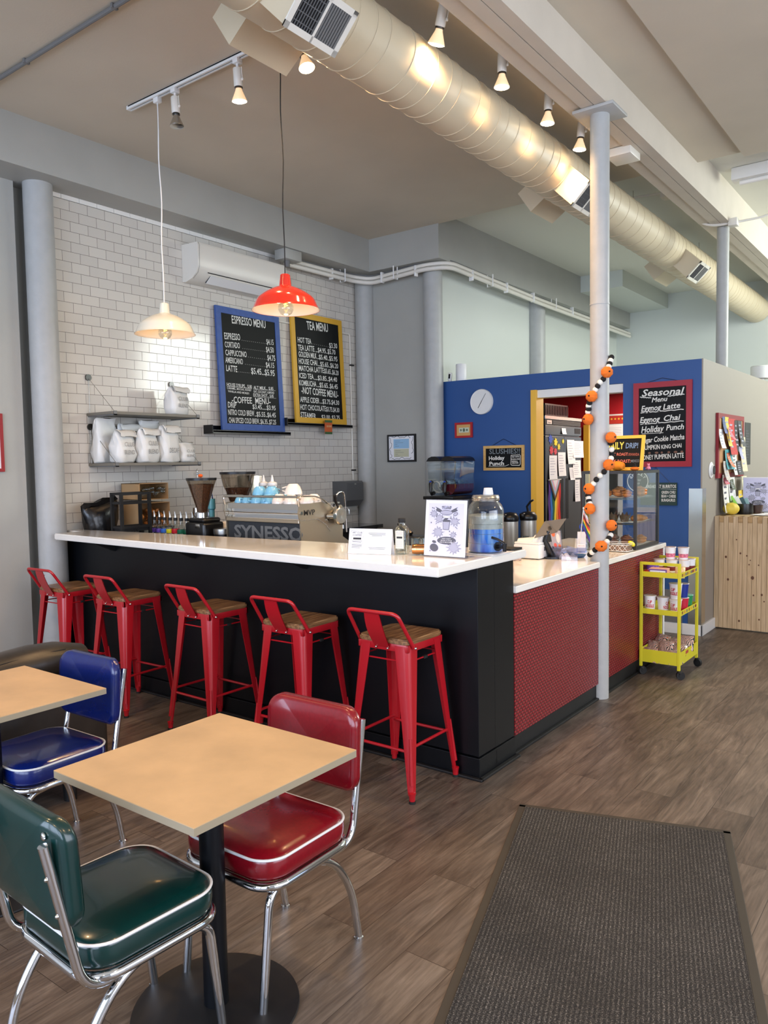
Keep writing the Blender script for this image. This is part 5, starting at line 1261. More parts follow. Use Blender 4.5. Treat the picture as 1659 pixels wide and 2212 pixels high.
for x, y, c, lb in ((-4.42, 4.30, (206, 196, 186), 'squeeze bottle of pale sauce behind the cups'), (-4.315, 4.29, (128, 62, 40), 'squeeze bottle of brown sauce behind the cups')):
    t = thing('squeeze_bottle', lb, 'bottle', (x, y, 1.315), 0, 'white-topped squeeze bottles')
    MB().lathe([(0, 0), (0.034, 0), (0.037, 0.006), (0.037, 0.13), (0.03, 0.142), (0, 0.143)], n=24).build('body', M['clear'], t, smooth=50)
    MB().lathe([(0, 0.002), (0.0345, 0.003), (0.0345, 0.085), (0, 0.085)], n=24).build('sauce', mat('sauce_' + ('pale' if c[0] > 180 else 'brown'), c, 0.3), t)
    MB().lathe([(0.037, 0.125), (0.039, 0.127), (0.037, 0.15), (0.014, 0.16), (0.011, 0.175), (0.004, 0.21), (0, 0.211)], n=24).build('nozzle_cap', M['white'], t, smooth=50)
t = thing('knock_box', 'dark steel storage box behind the espresso machine', 'box', (-4.37, 4.30, 0.901)); MB().box(-0.12, -0.07, 0, 0.12, 0.07, 0.412, 0.006).build('body', M['darksteel'], t)

# ------------------------------------------------------------------ on the bar top
M['acryl'] = glass('clear_acrylic', (238, 240, 250), 0.93)
M['lav'] = mat('lavender_print_paper', (214, 214, 240), 0.5); M['dgrey'] = mat('dark_grey_print', (92, 92, 104), 0.5); M['lgrey'] = mat('light_grey_print', (176, 176, 196), 0.5)
def star(cx, cz, r0, r1, n, ph=0.0, jit=0.0, seed=0, sx=1.0):
    rn = random.Random(seed); out = []
    for i in range(2 * n):
        a = PI * i / n + ph; r = (r0 if i % 2 else r1) * (1 + jit * rn.uniform(-1, 1)); out.append((cx + r * math.cos(a) * sx, cz + r * math.sin(a)))
    return out
def ell(cx, cz, a, b, n=24, ph=0.0):
    return [(cx + a * math.cos(2 * PI * i / n) * math.cos(ph) - b * math.sin(2 * PI * i / n) * math.sin(ph), cz + a * math.cos(2 * PI * i / n) * math.sin(ph) + b * math.sin(2 * PI * i / n) * math.cos(ph)) for i in range(n)]
def poster_art(parent, o, xd, yd, W, H):
    """line drawing poster: banner, starbursts, beans and text ovals (plain mug-free centre piece)"""
    X = Vector(xd).normalized(); Y = Vector(yd).normalized(); Z = X.cross(Y); o = Vector(o); bs = Vector(parent.matrix_world.translation) if False else Vector((0, 0, 0))
    s = W / 0.25
    def flat(mb, pts, lift):
        q = [o + X * (u * s) + Y * (v * s) + Z * lift for u, v in pts]; c = sum(q, Vector()) / len(q); mb.add([c] + q, [(0, i + 1, (i + 1) % len(q) + 1) for i in range(len(q))])
    dk = MB(PO_); lt = MB(PO_); wt = MB(PO_)
    bursts = [(0.045, 0.232, 0.013, 0.022, 9), (0.083, 0.205, 0.016, 0.027, 10), (0.185, 0.190, 0.015, 0.029, 9), (0.078, 0.128, 0.019, 0.033, 11), (0.180, 0.117, 0.010, 0.021, 8), (0.187, 0.043, 0.022, 0.040, 12)]
    for i, (u, v, a, b, n) in enumerate(bursts):
        flat(dk, star(u, v, a + 0.0015, b + 0.0015, n, 0.2 * i, 0.15, i, 1.15), 0.0006); flat(lt, star(u, v, a - 0.001, b - 0.002, n, 0.2 * i, 0.15, i, 1.15), 0.0009)
    for u, v, a, b, ph in ((0.137, 0.082, 0.062, 0.022, 0.02), (0.056, 0.039, 0.029, 0.022, -0.2), (0.055, 0.072, 0.014, 0.008, -0.2)): flat(dk, ell(u, v, a, b, 28, ph), 0.0006)
    flat(dk, ell(0.19, 0.232, 0.016, 0.010, 20, 0.4), 0.0006); flat(lt, ell(0.19, 0.232, 0.013, 0.007, 20, 0.4), 0.0009)
    # banner ribbon
    flat(dk, [(0.052, 0.272), (0.08, 0.262), (0.098, 0.252), (0.098, 0.236), (0.07, 0.244), (0.056, 0.252), (0.064, 0.261)], 0.0005); flat(dk, [(0.205, 0.272), (0.18, 0.262), (0.160, 0.252), (0.160, 0.236), (0.188, 0.244), (0.204, 0.252), (0.194, 0.261)], 0.0005)
    flat(dk, ell(0.129, 0.240, 0.042, 0.014), 0.0007); flat(lt, ell(0.129, 0.240, 0.039, 0.011), 0.001); flat(dk, ell(0.134, 0.215, 0.030, 0.008), 0.0006); flat(wt, ell(0.134, 0.215, 0.027, 0.006), 0.001)
    # plain takeaway cup drawing in the middle
    flat(dk, [(0.112, 0.142), (0.150, 0.142), (0.156, 0.190), (0.106, 0.190)], 0.0006); flat(lt, [(0.115, 0.145), (0.147, 0.145), (0.153, 0.187), (0.109, 0.187)], 0.0009)
    flat(dk, ell(0.131, 0.194, 0.029, 0.006), 0.0008); flat(dk, ell(0.127, 0.203, 0.016, 0.005, 20, 0.2), 0.0008)
    for k, (u, v) in enumerate(((0.045, 0.262), (0.03, 0.18), (0.16, 0.208), (0.155, 0.135), (0.06, 0.112), (0.03, 0.02), (0.035, 0.265), (0.15, 0.06))): flat(dk, star(u, v, 0.0025, 0.006, 5, 1.57), 0.0006)
    for k in range(9): flat(dk, ell(0.03 + 0.19 * ((k * 0.37) % 1), 0.03 + 0.23 * ((k * 0.61) % 1), 0.0015, 0.0015, 8), 0.0006)
    for u0, v0, u1, v1 in ((0.06, 0.172, 0.075, 0.185), (0.205, 0.15, 0.19, 0.162)):
        dk.stroke([(u0 * s, v0 * s), (u1 * s, v1 * s)], 0.003 * s, o, X, Y, 0.0006)
    for i, l in enumerate(('HOST A PARTY', 'BOOK A TOUR', 'AND SO MUCH MORE')): wt.text(l, o + X * (0.137 * s) + Y * ((0.089 - 0.010 * i) * s), X, Y, 0.006 * s, (0.06 + 0.014 * i) * s, 0.0011, 0.01, 0, 'C' if False else 'L') if False else wt.text(l, o + X * ((0.107 - 0.007 * i) * s) + Y * ((0.089 - 0.010 * i) * s), X, Y, 0.006 * s, (0.06 + 0.014 * i) * s, 0.0011, 0.01)
    for l, v, w in (('ART CLUB', 0.262, 0.066), ('COFFEE', 0.2525, 0.06)): dk.text(l, o + X * ((0.129 - w / 2) * s) + Y * ((v + 0.006) * s), X, Y, 0.0085 * s, w * s, 0.0012, 0.03)
    dk.build('dark_print', M['dgrey'], parent, smooth=None, fix=False); lt.build('light_print', M['lgrey'], parent, smooth=None, fix=False); wt.build('white_print', M['paper'], parent, smooth=None, fix=False)
PO_ = Vector((-2.105, 3.31, 1.121))
t = thing('poster_stand', 'acrylic stand on the bar with a lavender ART CLUB COFFEE poster', 'sign stand', PO_)
yd = Vector((0, 0.03, 0.285)).normalized()
b = MB(PO_); b.add([(x, y + d, z) for x in (-2.238, -1.982) for d in (0, 0.004) for y, z in ((3.302, 1.122), (3.334, 1.412))], [(0, 1, 3, 2), (4, 6, 7, 5), (0, 4, 5, 1), (2, 3, 7, 6), (0, 2, 6, 4), (1, 5, 7, 3)]); b.box(-2.238, 3.30, 1.121, -1.982, 3.39, 1.125); b.build('acrylic_holder', M['acryl'], t, smooth=None)
o_ = Vector((-2.215, 3.3005, 1.132)); b = MB(PO_); X = Vector((1, 0, 0))
b.add([o_ + X * u + yd * v + Vector((0, -0.0002, 0)) for u, v in ((-0.018, -0.006), (0.228, -0.006), (0.228, 0.278), (-0.018, 0.278))], [(0, 1, 2, 3)]); b.build('paper_sheet', M['paper'], t, smooth=None, fix=False)
b = MB(PO_); b.add([o_ + X * u + yd * v + Vector((0, -0.0008, 0)) for u, v in ((0.0, 0.008), (0.21, 0.008), (0.21, 0.262), (0.0, 0.262))], [(0, 1, 2, 3)]); b.build('printed_area', M['lav'], t, smooth=None, fix=False)
poster_art(t, o_ + Vector((-0.008, -0.001, 0)), (1, 0, 0), yd, 0.225, 0.27)
PO_ = Vector((-2.55, 3.24, 1.121))
t = thing('table_card', 'small white folded ART CLUB COFFEE info card on the bar', 'card', PO_)
p0, p1 = Vector((-2.652, 3.19, 1.121)), Vector((-2.405, 3.245, 1.121)); X = (p1 - p0).normalized(); Y = Vector((0, 0.02, 0.14)).normalized(); nn = X.cross(Y)
b = MB(PO_)
b.add([p0, p1, p1 + Y * 0.135, p0 + Y * 0.135, p0 - nn * 0.05, p1 - nn * 0.05], [(0, 1, 2, 3), (3, 2, 5, 4)]); b.build('card_stock', M['paper'], t, smooth=None, fix=False)
b = MB(PO_)
for l, u, v, h, w in (('ART CLUB', 0.020, 0.108, 0.010, 0.058), ('COFFEE', 0.022, 0.094, 0.010, 0.054)): b.text(l, p0 + X * u + Y * v, X, Y, h, w, 0.0006, 0.01)
for u, v, w in ((0.02, 0.068, 0.06), (0.024, 0.062, 0.052), (0.02, 0.050, 0.06), (0.02, 0.044, 0.06), (0.02, 0.038, 0.06), (0.02, 0.032, 0.05), (0.115, 0.112, 0.10), (0.12, 0.105, 0.095), (0.135, 0.098, 0.06), (0.12, 0.035, 0.10), (0.125, 0.028, 0.09)): b.stroke([(u, v), (u + w, v)], 0.0022, p0, X, Y, 0.0006)
b.stroke([(0.013, 0.122), (0.085, 0.122), (0.085, 0.02), (0.013, 0.02), (0.013, 0.122)], 0.001, p0, X, Y, 0.0006)
b.build('print', M['dgrey'], t, smooth=None, fix=False)
b = MB(PO_); b.stroke([(0.026, 0.081), (0.074, 0.081)], 0.010, p0, X, Y, 0.0007); b.build('black_label', M['ink'], t, smooth=None, fix=False)
t = thing('square_bottle', 'clear square bottle with a black cap on the bar, between the card and poster', 'bottle', (-2.385, 3.32, 1.121), 0.2)
b = MB(); sec = [(0.0, 0.030), (0.004, 0.032), (0.125, 0.032), (0.14, 0.027), (0.150, 0.017), (0.168, 0.016)]
for i, (z, r) in enumerate(sec): pass
n4 = 24; vs = []
for z, r in sec:
    for x_, y_ in rrect(-r, -r, r, r, r * 0.45 if r > 0.02 else r * 0.95, 5): vs.append((x_, y_, z))
b.add(vs, [(i * n4 + k, i * n4 + (k + 1) % n4, (i + 1) * n4 + (k + 1) % n4, (i + 1) * n4 + k) for i in range(len(sec) - 1) for k in range(n4)] + [tuple(range(n4))]); b.build('glass_body', M['clear'], t, smooth=50)
MB().lathe([(0.0, 0.166), (0.019, 0.166), (0.020, 0.17), (0.020, 0.186), (0.018, 0.189), (0, 0.189)], n=24).build('cap', M['rubber'], t)
b = MB(); b.box(-0.024, -0.0335, 0.03, 0.024, -0.0327, 0.125); lb_ = b.build('bottle_label', mat('cream_label', (214, 214, 200), 0.5), t, smooth=None)
b = MB(); b.text('ART CLUB', (-0.02, -0.0338, 0.113), (1, 0, 0), (0, 0, 1), 0.006, 0.04).text('COFFEE', (-0.018, -0.0338, 0.104), (1, 0, 0), (0, 0, 1), 0.006, 0.036)
for k in range(4): b.stroke([(-0.018, 0.070 - 0.009 * k), (0.018, 0.070 - 0.009 * k)], 0.0015, (0, -0.0338, 0), (1, 0, 0), (0, 0, 1))
b.build('print', M['lgrey'], lb_, smooth=None, fix=False); MB().box(-0.016, -0.0342, 0.084, 0.016, -0.0336, 0.094).build('black_band', M['ink'], lb_, smooth=None)
t = thing('copper_cup', 'shiny copper cup lying on the bar beside the poster stand', 'cup', (-2.275, 3.335, 1.150), 0.5)
mt_ = Matrix.Rotation(PI / 2, 4, 'Y')
MB().lathe([(0.0, -0.045), (0.024, -0.045), (0.029, -0.02), (0.026, 0.0), (0.029, 0.02), (0.028, 0.04), (0.025, 0.04), (0.022, -0.035), (0.0, -0.038)], n=28, mat=mt_).build('cup_body', mat('polished_copper', (222, 158, 104), 0.14, metal=1.0), t, smooth=50)
for i, (x, y) in enumerate(((-2.47, 3.44), (-2.40, 3.47), (-2.33, 3.46))):
    t = thing('water_glass', ['clear drinking glass behind the square bottle', 'clear drinking glass right behind the square bottle cap', 'clear drinking glass nearest the poster stand'][i], 'glass', (x, y, 1.121), 0, 'clear glasses behind the square bottle')
    MB().lathe([(0, 0.004), (0.024, 0.004), (0.027, 0.068), (0.028, 0.068), (0.0255, 0.0), (0, 0)], n=20).build('glass_body', M['clear'], t, smooth=50)

# big drinks jar with blue water
JX, JY = -2.015, 3.56
t = thing('drinks_jar', 'big clear glass jar of blue drink with a black tap on the bar end', 'drink dispenser', (JX, JY, 1.128))
pr = [(0.0, 0.0), (0.085, 0.0), (0.094, 0.008), (0.095, 0.20), (0.093, 0.225), (0.083, 0.248), (0.070, 0.262), (0.067, 0.272)]
b = MB().lathe(pr, n=48, cap=False)
b.build('glass_jar', M['clear'], t, smooth=60)
m, nt, bb = nm('blue_lemonade'); bb.inputs['Base Color'].default_value = rgb((70, 140, 250)); bb.inputs['Roughness'].default_value = 0.08; bb.inputs['Transmission Weight'].default_value = 0.05; bb.inputs['IOR'].default_value = 1.2
n_1 = N(nt, 'ShaderNodeTexCoord'); mp = mapping(nt, n_1, sc=(14, 14, 3)); nt.links.clear() if False else None
nt.links.new(n_1.outputs['Object'], mp.inputs[0]); nz = N(nt, 'ShaderNodeTexNoise'); nt.links.new(mp.outputs[0], nz.inputs['Vector']); nz.inputs['Scale'].default_value = 1.6
rp = ramp(nt, nz.outputs['Fac'], [(0.35, (36, 92, 214)), (0.5, (70, 140, 246)), (0.66, (150, 196, 255))]); nt.links.new(rp.outputs[0], bb.inputs['Base Color'])
MB().lathe([(0, 0.004), (0.082, 0.004), (0.090, 0.012), (0.091, 0.125), (0, 0.128)], n=40).build('blue_drink', m, t, smooth=60)
fr_ = mat('icy_layer', (214, 216, 212), 0.35, bump=0.8, bscale=40, var=0.05, vscale=40); nt = fr_.node_tree; nt.nodes['Principled BSDF'].inputs['Transmission Weight'].default_value = 0.3
MB().lathe([(0, 0.124), (0.091, 0.124), (0.0915, 0.19), (0.088, 0.196), (0, 0.197)], n=40).build('ice_layer', fr_, t, smooth=60)
MB().lathe([(0.068, 0.268), (0.072, 0.270), (0.073, 0.276), (0.070, 0.279), (0.073, 0.284), (0.071, 0.290), (0.066, 0.298), (0.0, 0.299)], n=44).build('screw_lid', M['steel'], t, smooth=40)
gr = MB()
for z in (0.05, 0.10, 0.15): gr.tube([(0.0953 * math.cos(2 * PI * i / 40), 0.0953 * math.sin(2 * PI * i / 40), z) for i in range(40)], 0.0012, 6, closed=True)
gr.build('moulded_rings', M['clear'], t, smooth=60)
tp = MB(); a = -0.35; dv = Vector((math.cos(a), math.sin(a), 0)); q = dv * 0.095 + Vector((0, 0, 0.035))
tp.cyl(q - dv * 0.006, q + dv * 0.004, 0.024, n=20).cyl(q, q + dv * 0.05, 0.011, n=14).cyl(q + dv * 0.05 + Vector((0, 0, 0.018)), q + dv * 0.05 - Vector((0, 0, 0.022)), 0.012, 0.009, 14)
tp.tube([q + dv * 0.05 + Vector((0, 0, 0.018)), q + dv * 0.045 + Vector((-0.03, -0.01, 0.04)), q + dv * 0.03 + Vector((-0.05, -0.015, 0.048))], [0.008, 0.006, 0.007], 8); tp.build('tap', M['blackplastic'], t, smooth=50)
t = thing('foam_cup', 'small white cup standing upside down on the drinks jar lid', 'cup', (JX + 0.01, JY + 0.01, 1.4275)); MB().lathe([(0.0, 0.0), (0.026, 0.0), (0.027, 0.004), (0.022, 0.036), (0, 0.037)], n=24).build('cup_body', M['white'], t)
t = thing('folded_towel', 'folded white towel under the drinks jar', 'towel', (JX, JY, 1.1205)); b = MB(); b.grid(lambda u, v: (-0.10 + 0.21 * u + 0.004 * math.sin(9 * v), -0.105 + 0.21 * v + 0.004 * math.sin(7 * u), 0.0062 + 0.001 * math.sin(12 * u + 8 * v)), 12, 12); b.box(-0.098, -0.10, 0.0, 0.105, 0.10, 0.0055, 0.002); b.build('cloth', bpy.data.materials['white_cloth'], t, smooth=60)
t = thing('drip_mat', 'black bar mat on the far end of the bar behind the jar tap', 'mat', (-2.03, 3.76, 1.1205)); MB().prism([(-0.13, -0.055), (0.095, -0.075), (0.095, 0.055), (-0.13, 0.02)], 0.0, 0.012).build('rubber_mat', M['rubber'], t, smooth=None)
# ------------------------------------------------------------------ pompom garland wound round the front column
M['felto'] = mat('orange_felt_wool', (222, 112, 30), 0.85, bump=0.4, bscale=200); M['feltb'] = mat('black_felt_wool', (18, 18, 20), 0.9); M['feltw'] = mat('white_felt_wool', (232, 230, 220), 0.85)
GL = [(-1.877,4.985,2.267,'b'),(-1.877,4.97,2.244,'w'),(-1.879,4.96,2.223,'b'),(-1.882,4.951,2.204,'w'),(-1.882,4.919,2.166,'p'),(-1.906,4.918,2.123,'b'),(-1.924,4.908,2.103,'w'),(-1.938,4.903,2.08,'b'),(-1.953,4.902,2.057,'w'),(-1.972,4.886,2.015,'p'),(-1.999,4.915,1.976,'b'),(-2.008,4.923,1.956,'w'),(-2.008,4.923,1.935,'b'),(-2.014,4.928,1.917,'w'),(-2.001,4.897,1.867,'p'),
 (-1.865,4.949,1.745,'p'),(-1.877,4.973,1.709,'b'),(-1.877,4.99,1.667,'w'),(-1.881,5.008,1.637,'b'),(-1.877,4.981,1.609,'w'),(-1.873,4.931,1.567,'p'),(-1.901,4.923,1.522,'b'),(-1.924,4.908,1.496,'w'),(-1.946,4.902,1.472,'b'),(-1.965,4.902,1.444,'w'),(-1.992,4.892,1.411,'p'),(-2.014,4.928,1.366,'b'),(-2.008,4.923,1.348,'w'),(-2.004,4.919,1.33,'b'),(-1.995,4.913,1.312,'w'),(-1.986,4.89,1.28,'p'),
 (-1.863,4.955,1.169,'p'),(-1.887,5.02,1.123,'b'),(-1.877,4.976,1.102,'w'),(-1.88,4.958,1.082,'b'),(-1.888,4.94,1.062,'w'),(-1.91,4.896,1.035,'p'),(-1.955,4.902,1.007,'b'),(-1.976,4.904,0.99,'w'),(-1.994,4.912,0.973,'b')]
ga = thing('pompom_garland', 'garland of orange felt pumpkins with black and white balls wound round the column', 'garland', (-1.955, 4.98, 1.6))
Cg = Vector((-1.955, 4.98))
for x, y, z, k in GL:
    b = MB((-1.955, 4.98, 1.6)); d = Vector((x - Cg.x, y - Cg.y, 0)); an = math.atan2(d.y, d.x)
    if k == 'p':
        mt_ = Matrix.Rotation(an, 4, 'Z') @ Matrix.Rotation(PI / 2, 4, 'Y')
        b.sph((x, y, z), 0.041, (0.92, 1.0, 0.78), 32, 14, mt_, f=lambda a, q: 1 - 0.09 * abs(math.cos(4 * a)) ** 6)
        o = b.build('felt_pumpkin', M['felto'], ga, smooth=80)
        u = d.normalized(); MB((-1.955, 4.98, 1.6)).tube([Vector((x, y, z)) + u * 0.024, Vector((x, y, z)) + u * 0.037 + Vector((0, 0, 0.003))], [0.008, 0.005], 6).build('stem', M['feltb'], o)
    else:
        b.sph((x, y, z), 0.0185, n=14, m=9); b.build('felt_ball', M['feltb'] if k == 'b' else M['feltw'], ga)
MB((-1.955, 4.98, 1.6)).tube([(g_[0], g_[1], g_[2]) for g_ in GL[:15]], 0.0012, 4).build('string', M['feltw'], ga)

# ------------------------------------------------------------------ things on the low counter
t = thing('receipt_printer', 'white receipt printer box on the low counter behind the bar end', 'printer', (-2.41, 4.87, 0.931))
b = MB((-2.41, 4.87, 0.931)); b.box(-2.50, 4.80, 0.935, -2.305, 4.95, 1.03, 0.008, 3); b.build('body', M['white'], t, smooth=50)
b = MB((-2.41, 4.87, 0.931)); b.box(-2.497, 4.803, 1.03, -2.308, 4.947, 1.046, 0.007, 3)
b.cyl((-2.37, 4.875, 1.05), (-2.315, 4.875, 1.05), 0.042, n=28).cyl((-2.49, 4.865, 1.035), (-2.37, 4.865, 1.042), 0.03, 0.036, n=24); b.build('lid', M['white'], t, smooth=45)
b = MB((-2.41, 4.87, 0.931)); b.box(-2.3048, 4.87, 0.985, -2.3042, 4.90, 1.012).build('print', M['dgrey'], t, smooth=None)
for x, y in ((-2.48, 4.82), (-2.33, 4.82), (-2.33, 4.93), (-2.48, 4.93)): MB((-2.41, 4.87, 0.931)).cyl((x, y, 0.931), (x, y, 0.937), 0.01, n=12).build('foot', M['rubber'], t)
rn = random.Random(5)
for i in range(4):
    t = thing('wrapped_packet', 'foil packet in the small pile left of the white printer', 'packet', (-2.46 + 0.012 * rn.uniform(-1, 1), 4.70 + 0.015 * rn.uniform(-1, 1), 0.931 + 0.009 * i), rn.uniform(-0.5, 0.5), 'foil packets left of the printer')
    MB().box(-0.05, -0.035, 0, 0.05, 0.035, 0.008, 0.002).build('packet', mat('foil_packet', (170, 150, 140), 0.3, var=0.3, vscale=40) if i == 0 else bpy.data.materials['foil_packet'], t)
for i in range(5):
    t = thing('paper_bowl', ['kraft paper bowl at the bottom of the stack half hidden by the bar end', 'second kraft paper bowl from the bottom of the stack by the bar end', 'middle kraft paper bowl of the stack by the bar end', 'second kraft paper bowl from the top of the stack by the bar end', 'kraft paper bowl on top of the stack by the bar end'][i], 'bowl', (-2.275, 4.20, 0.931 + 0.02 * i), 0, 'stack of kraft paper bowls')
    MB().lathe([(0.0, 0.002), (0.045, 0.002), (0.065, 0.055), (0.070, 0.057), (0.070, 0.060), (0.064, 0.060), (0.0, 0.05)] if i == 4 else [(0.0, 0.0), (0.045, 0.0), (0.065, 0.055), (0.070, 0.057), (0.070, 0.060), (0.0, 0.059)], n=28).build('bowl', M['kraft'], t)
# register tablet on its stand
t = thing('register_tablet', 'grey register tablet on a black stand, seen from behind', 'tablet', (-2.27, 4.93, 0.931))
X = Vector((0.60, 0.5, 0.06)).normalized(); U = Vector((0.42, -0.36, 0.62)).normalized()
o_ = Vector((-2.395, 4.90, 1.055)); b = MB((-2.27, 4.93, 0.931)); nn = X.cross(U)
A_ = [Vector((-2.345, 4.80, 1.075)), Vector((-2.245, 4.95, 1.108)), Vector((-2.18, 4.95, 1.202)), Vector((-2.325, 4.92, 1.180))]
nn = (A_[1] - A_[0]).cross(A_[3] - A_[0]).normalized()
b.add(A_ + [p + nn * 0.010 for p in A_], [(0, 1, 2, 3), (4, 5, 6, 7), (0, 1, 5, 4), (1, 2, 6, 5), (2, 3, 7, 6), (3, 0, 4, 7)]); b.build('tablet', mat('grey_tablet_shell', (128, 122, 114), 0.35, metal=0.5), t, smooth=None)
c_ = sum(A_, Vector()) / 4
lo_ = (A_[0] + A_[1]) / 2; MB((-2.27, 4.93, 0.931)).tube([c_ * 0.6 + lo_ * 0.4 - nn * 0.004, lo_ - nn * 0.012 + Vector((0, 0, -0.03)), Vector((c_.x, c_.y + 0.03, 0.94))], [0.012, 0.018, 0.026], 12).build('stand', M['blackplastic'], t)
MB((-2.27, 4.93, 0.931)).lathe([(0, 0), (0.07, 0), (0.068, 0.012), (0, 0.014)], (c_.x, c_.y + 0.03, 0.9312), 28).build('base', M['blackplastic'], t)
xx = (A_[1] - A_[0]).normalized(); yy = nn.cross(xx)
MB((-2.27, 4.93, 0.931)).add([c_ - nn * 0.001 + xx * a + yy * d for a, d in ((-0.008, -0.014), (0.008, -0.014), (0.008, 0.014), (-0.008, 0.014))], [(0, 1, 2, 3)]).build('logo_plate', M['darksteel'], t, smooth=None)
# acrylic sign frame with stickers, clear tray, dishes
t = thing('sticker_frame', 'small acrylic frame with orange and white stickers beside the printer', 'frame', (-2.27, 5.05, 0.931))
O = (-2.27, 5.05, 0.931); Q = [Vector((-2.31, 5.02, 0.985)), Vector((-2.235, 5.02, 0.985)), Vector((-2.270, 5.07, 1.115)), Vector((-2.360, 5.07, 1.12))]
b = MB(O); b.add([q for q in Q] + [q + Vector((0, 0.004, 0)) for q in Q], [(0, 1, 2, 3), (4, 5, 6, 7), (0, 1, 5, 4), (1, 2, 6, 5), (2, 3, 7, 6), (3, 0, 4, 7)]); b.box(-2.31, 5.0, 0.9312, -2.235, 5.06, 0.986, 0.002); b.build('acrylic', M['acryl'], t, smooth=None)
def onq(u, v, l=-0.001): 
    a = Q[0].lerp(Q[1], u); c = Q[3].lerp(Q[2], u); return a.lerp(c, v) + Vector((0, l, 0))
b = MB(O); b.add([onq(u, v, -0.0006) for u, v in ((0.06, 0.05), (0.94, 0.05), (0.94, 0.95), (0.06, 0.95))], [(0, 1, 2, 3)]); b.build('grey_backing', M['lgrey'], t, smooth=None, fix=False)
for (u0, v0, u1, v1, c) in ((0.12, 0.6, 0.45, 0.93, (232, 120, 80)), (0.5, 0.3, 0.85, 0.8, (240, 236, 240)), (0.2, 0.08, 0.5, 0.3, (230, 96, 96)), (0.62, 0.08, 0.9, 0.25, (236, 130, 90))):
    MB(O).add([onq(u0 + (u1 - u0) * (0.5 + 0.5 * math.cos(k)), v0 + (v1 - v0) * (0.5 + 0.5 * math.sin(k)), -0.0012) for k in [i * PI / 5 for i in range(10)]], [tuple(range(10))]).build('sticker', mat('sticker_%d' % c[1], c, 0.4), t, smooth=None, fix=False)
t = thing('clear_tray', 'clear acrylic tray with folded paper triangles on the low counter', 'tray', (-2.18, 4.90, 0.931))
O = (-2.18, 4.90, 0.931); b = MB(O); P4 = [(-2.285, 4.955), (-2.155, 4.822), (-2.075, 4.90), (-2.205, 5.03)]
for i in range(4):
    (a, c), (d, e) = P4[i], P4[(i + 1) % 4]; v = Vector((d - a, e - c, 0)).normalized(); n_ = Vector((-v.y, v.x, 0)) * 0.0025
    b.add([Vector(p) for p in ((a, c, 0.9312), (d, e, 0.9312), (d, e, 1.01), (a, c, 1.01))] + [Vector(p) + n_ for p in ((a, c, 0.9312), (d, e, 0.9312), (d, e, 1.01), (a, c, 1.01))], [(0, 1, 2, 3), (4, 5, 6, 7), (0, 1, 5, 4), (1, 2, 6, 5), (2, 3, 7, 6), (3, 0, 4, 7)])
b.build('acrylic_wall', M['acryl'], t, smooth=None)
for i, (x, y, a) in enumerate(((-2.20, 4.93, 0.3), (-2.155, 4.90, -0.5), (-2.19, 4.98, 1.2))):
    t = thing('folded_paper', 'folded white paper triangle inside the clear tray', 'paper', (x, y, 0.932), a, 'folded papers in the clear tray')
    MB().add([(-0.03, -0.02, 0), (0.03, -0.02, 0), (0.0, -0.01, 0.035), (-0.03, 0.02, 0), (0.03, 0.02, 0), (0.0, 0.012, 0.033)], [(0, 1, 2), (3, 4, 5), (0, 2, 5, 3), (1, 4, 5, 2)]).build('paper', M['paper'], t, smooth=None)
t = thing('blue_dish', 'small blue dish on the low counter just left of the column', 'dish', (-2.135, 5.06, 0.931), 0, 'blue dishes on the low counter'); MB().lathe([(0, 0.001), (0.035, 0.001), (0.052, 0.018), (0.054, 0.020), (0.050, 0.020), (0.03, 0.006), (0, 0.005)], n=30).build('dish', mat('blue_dish_glaze', (64, 100, 150), 0.25), t)
t = thing('blue_dish', 'grey-blue dish behind the clear tray', 'dish', (-2.24, 5.14, 0.931), 0, 'blue dishes on the low counter'); MB().lathe([(0, 0.001), (0.035, 0.001), (0.05, 0.016), (0.052, 0.018), (0.048, 0.018), (0.03, 0.006), (0, 0.005)], n=30).build('dish', bpy.data.materials['blue_dish_glaze'], t)
t = thing('card_holder', 'clear three-tier holder with white cards on the low counter', 'card holder', (-2.24, 5.36, 0.931), 0.35)
b = MB(); b.box(-0.035, -0.04, 0, 0.035, 0.05, 0.004).box(-0.035, 0.045, 0, 0.035, 0.05, 0.12).box(-0.035, 0.01, 0, 0.035, 0.013, 0.07).box(-0.035, -0.03, 0, 0.035, -0.027, 0.035); b.build('acrylic', M['acryl'], t, smooth=None)
for y, z in ((0.038, 0.145), (0.004, 0.10), (-0.024, 0.06)): MB().box(-0.03, y, 0.008, 0.03, y + 0.004, z).build('cards', M['paper'], t, smooth=None)
MB().text('ART CLUB', (-0.022, -0.0245, 0.045), (1, 0, 0), (0, 0, 1), 0.006, 0.044).build('red_print', mat('red_ink', (190, 50, 60), 0.5), t, smooth=None, fix=False)
t = thing('tool_cup', 'clear cup holding blue and yellow scissors behind the card holder', 'pen cup', (-2.28, 5.52, 0.931))
MB().lathe([(0.0, 0.001), (0.035, 0.001), (0.038, 0.10), (0.0365, 0.10), (0.034, 0.004), (0, 0.004)], n=24).build('cup_body', M['clear'], t)
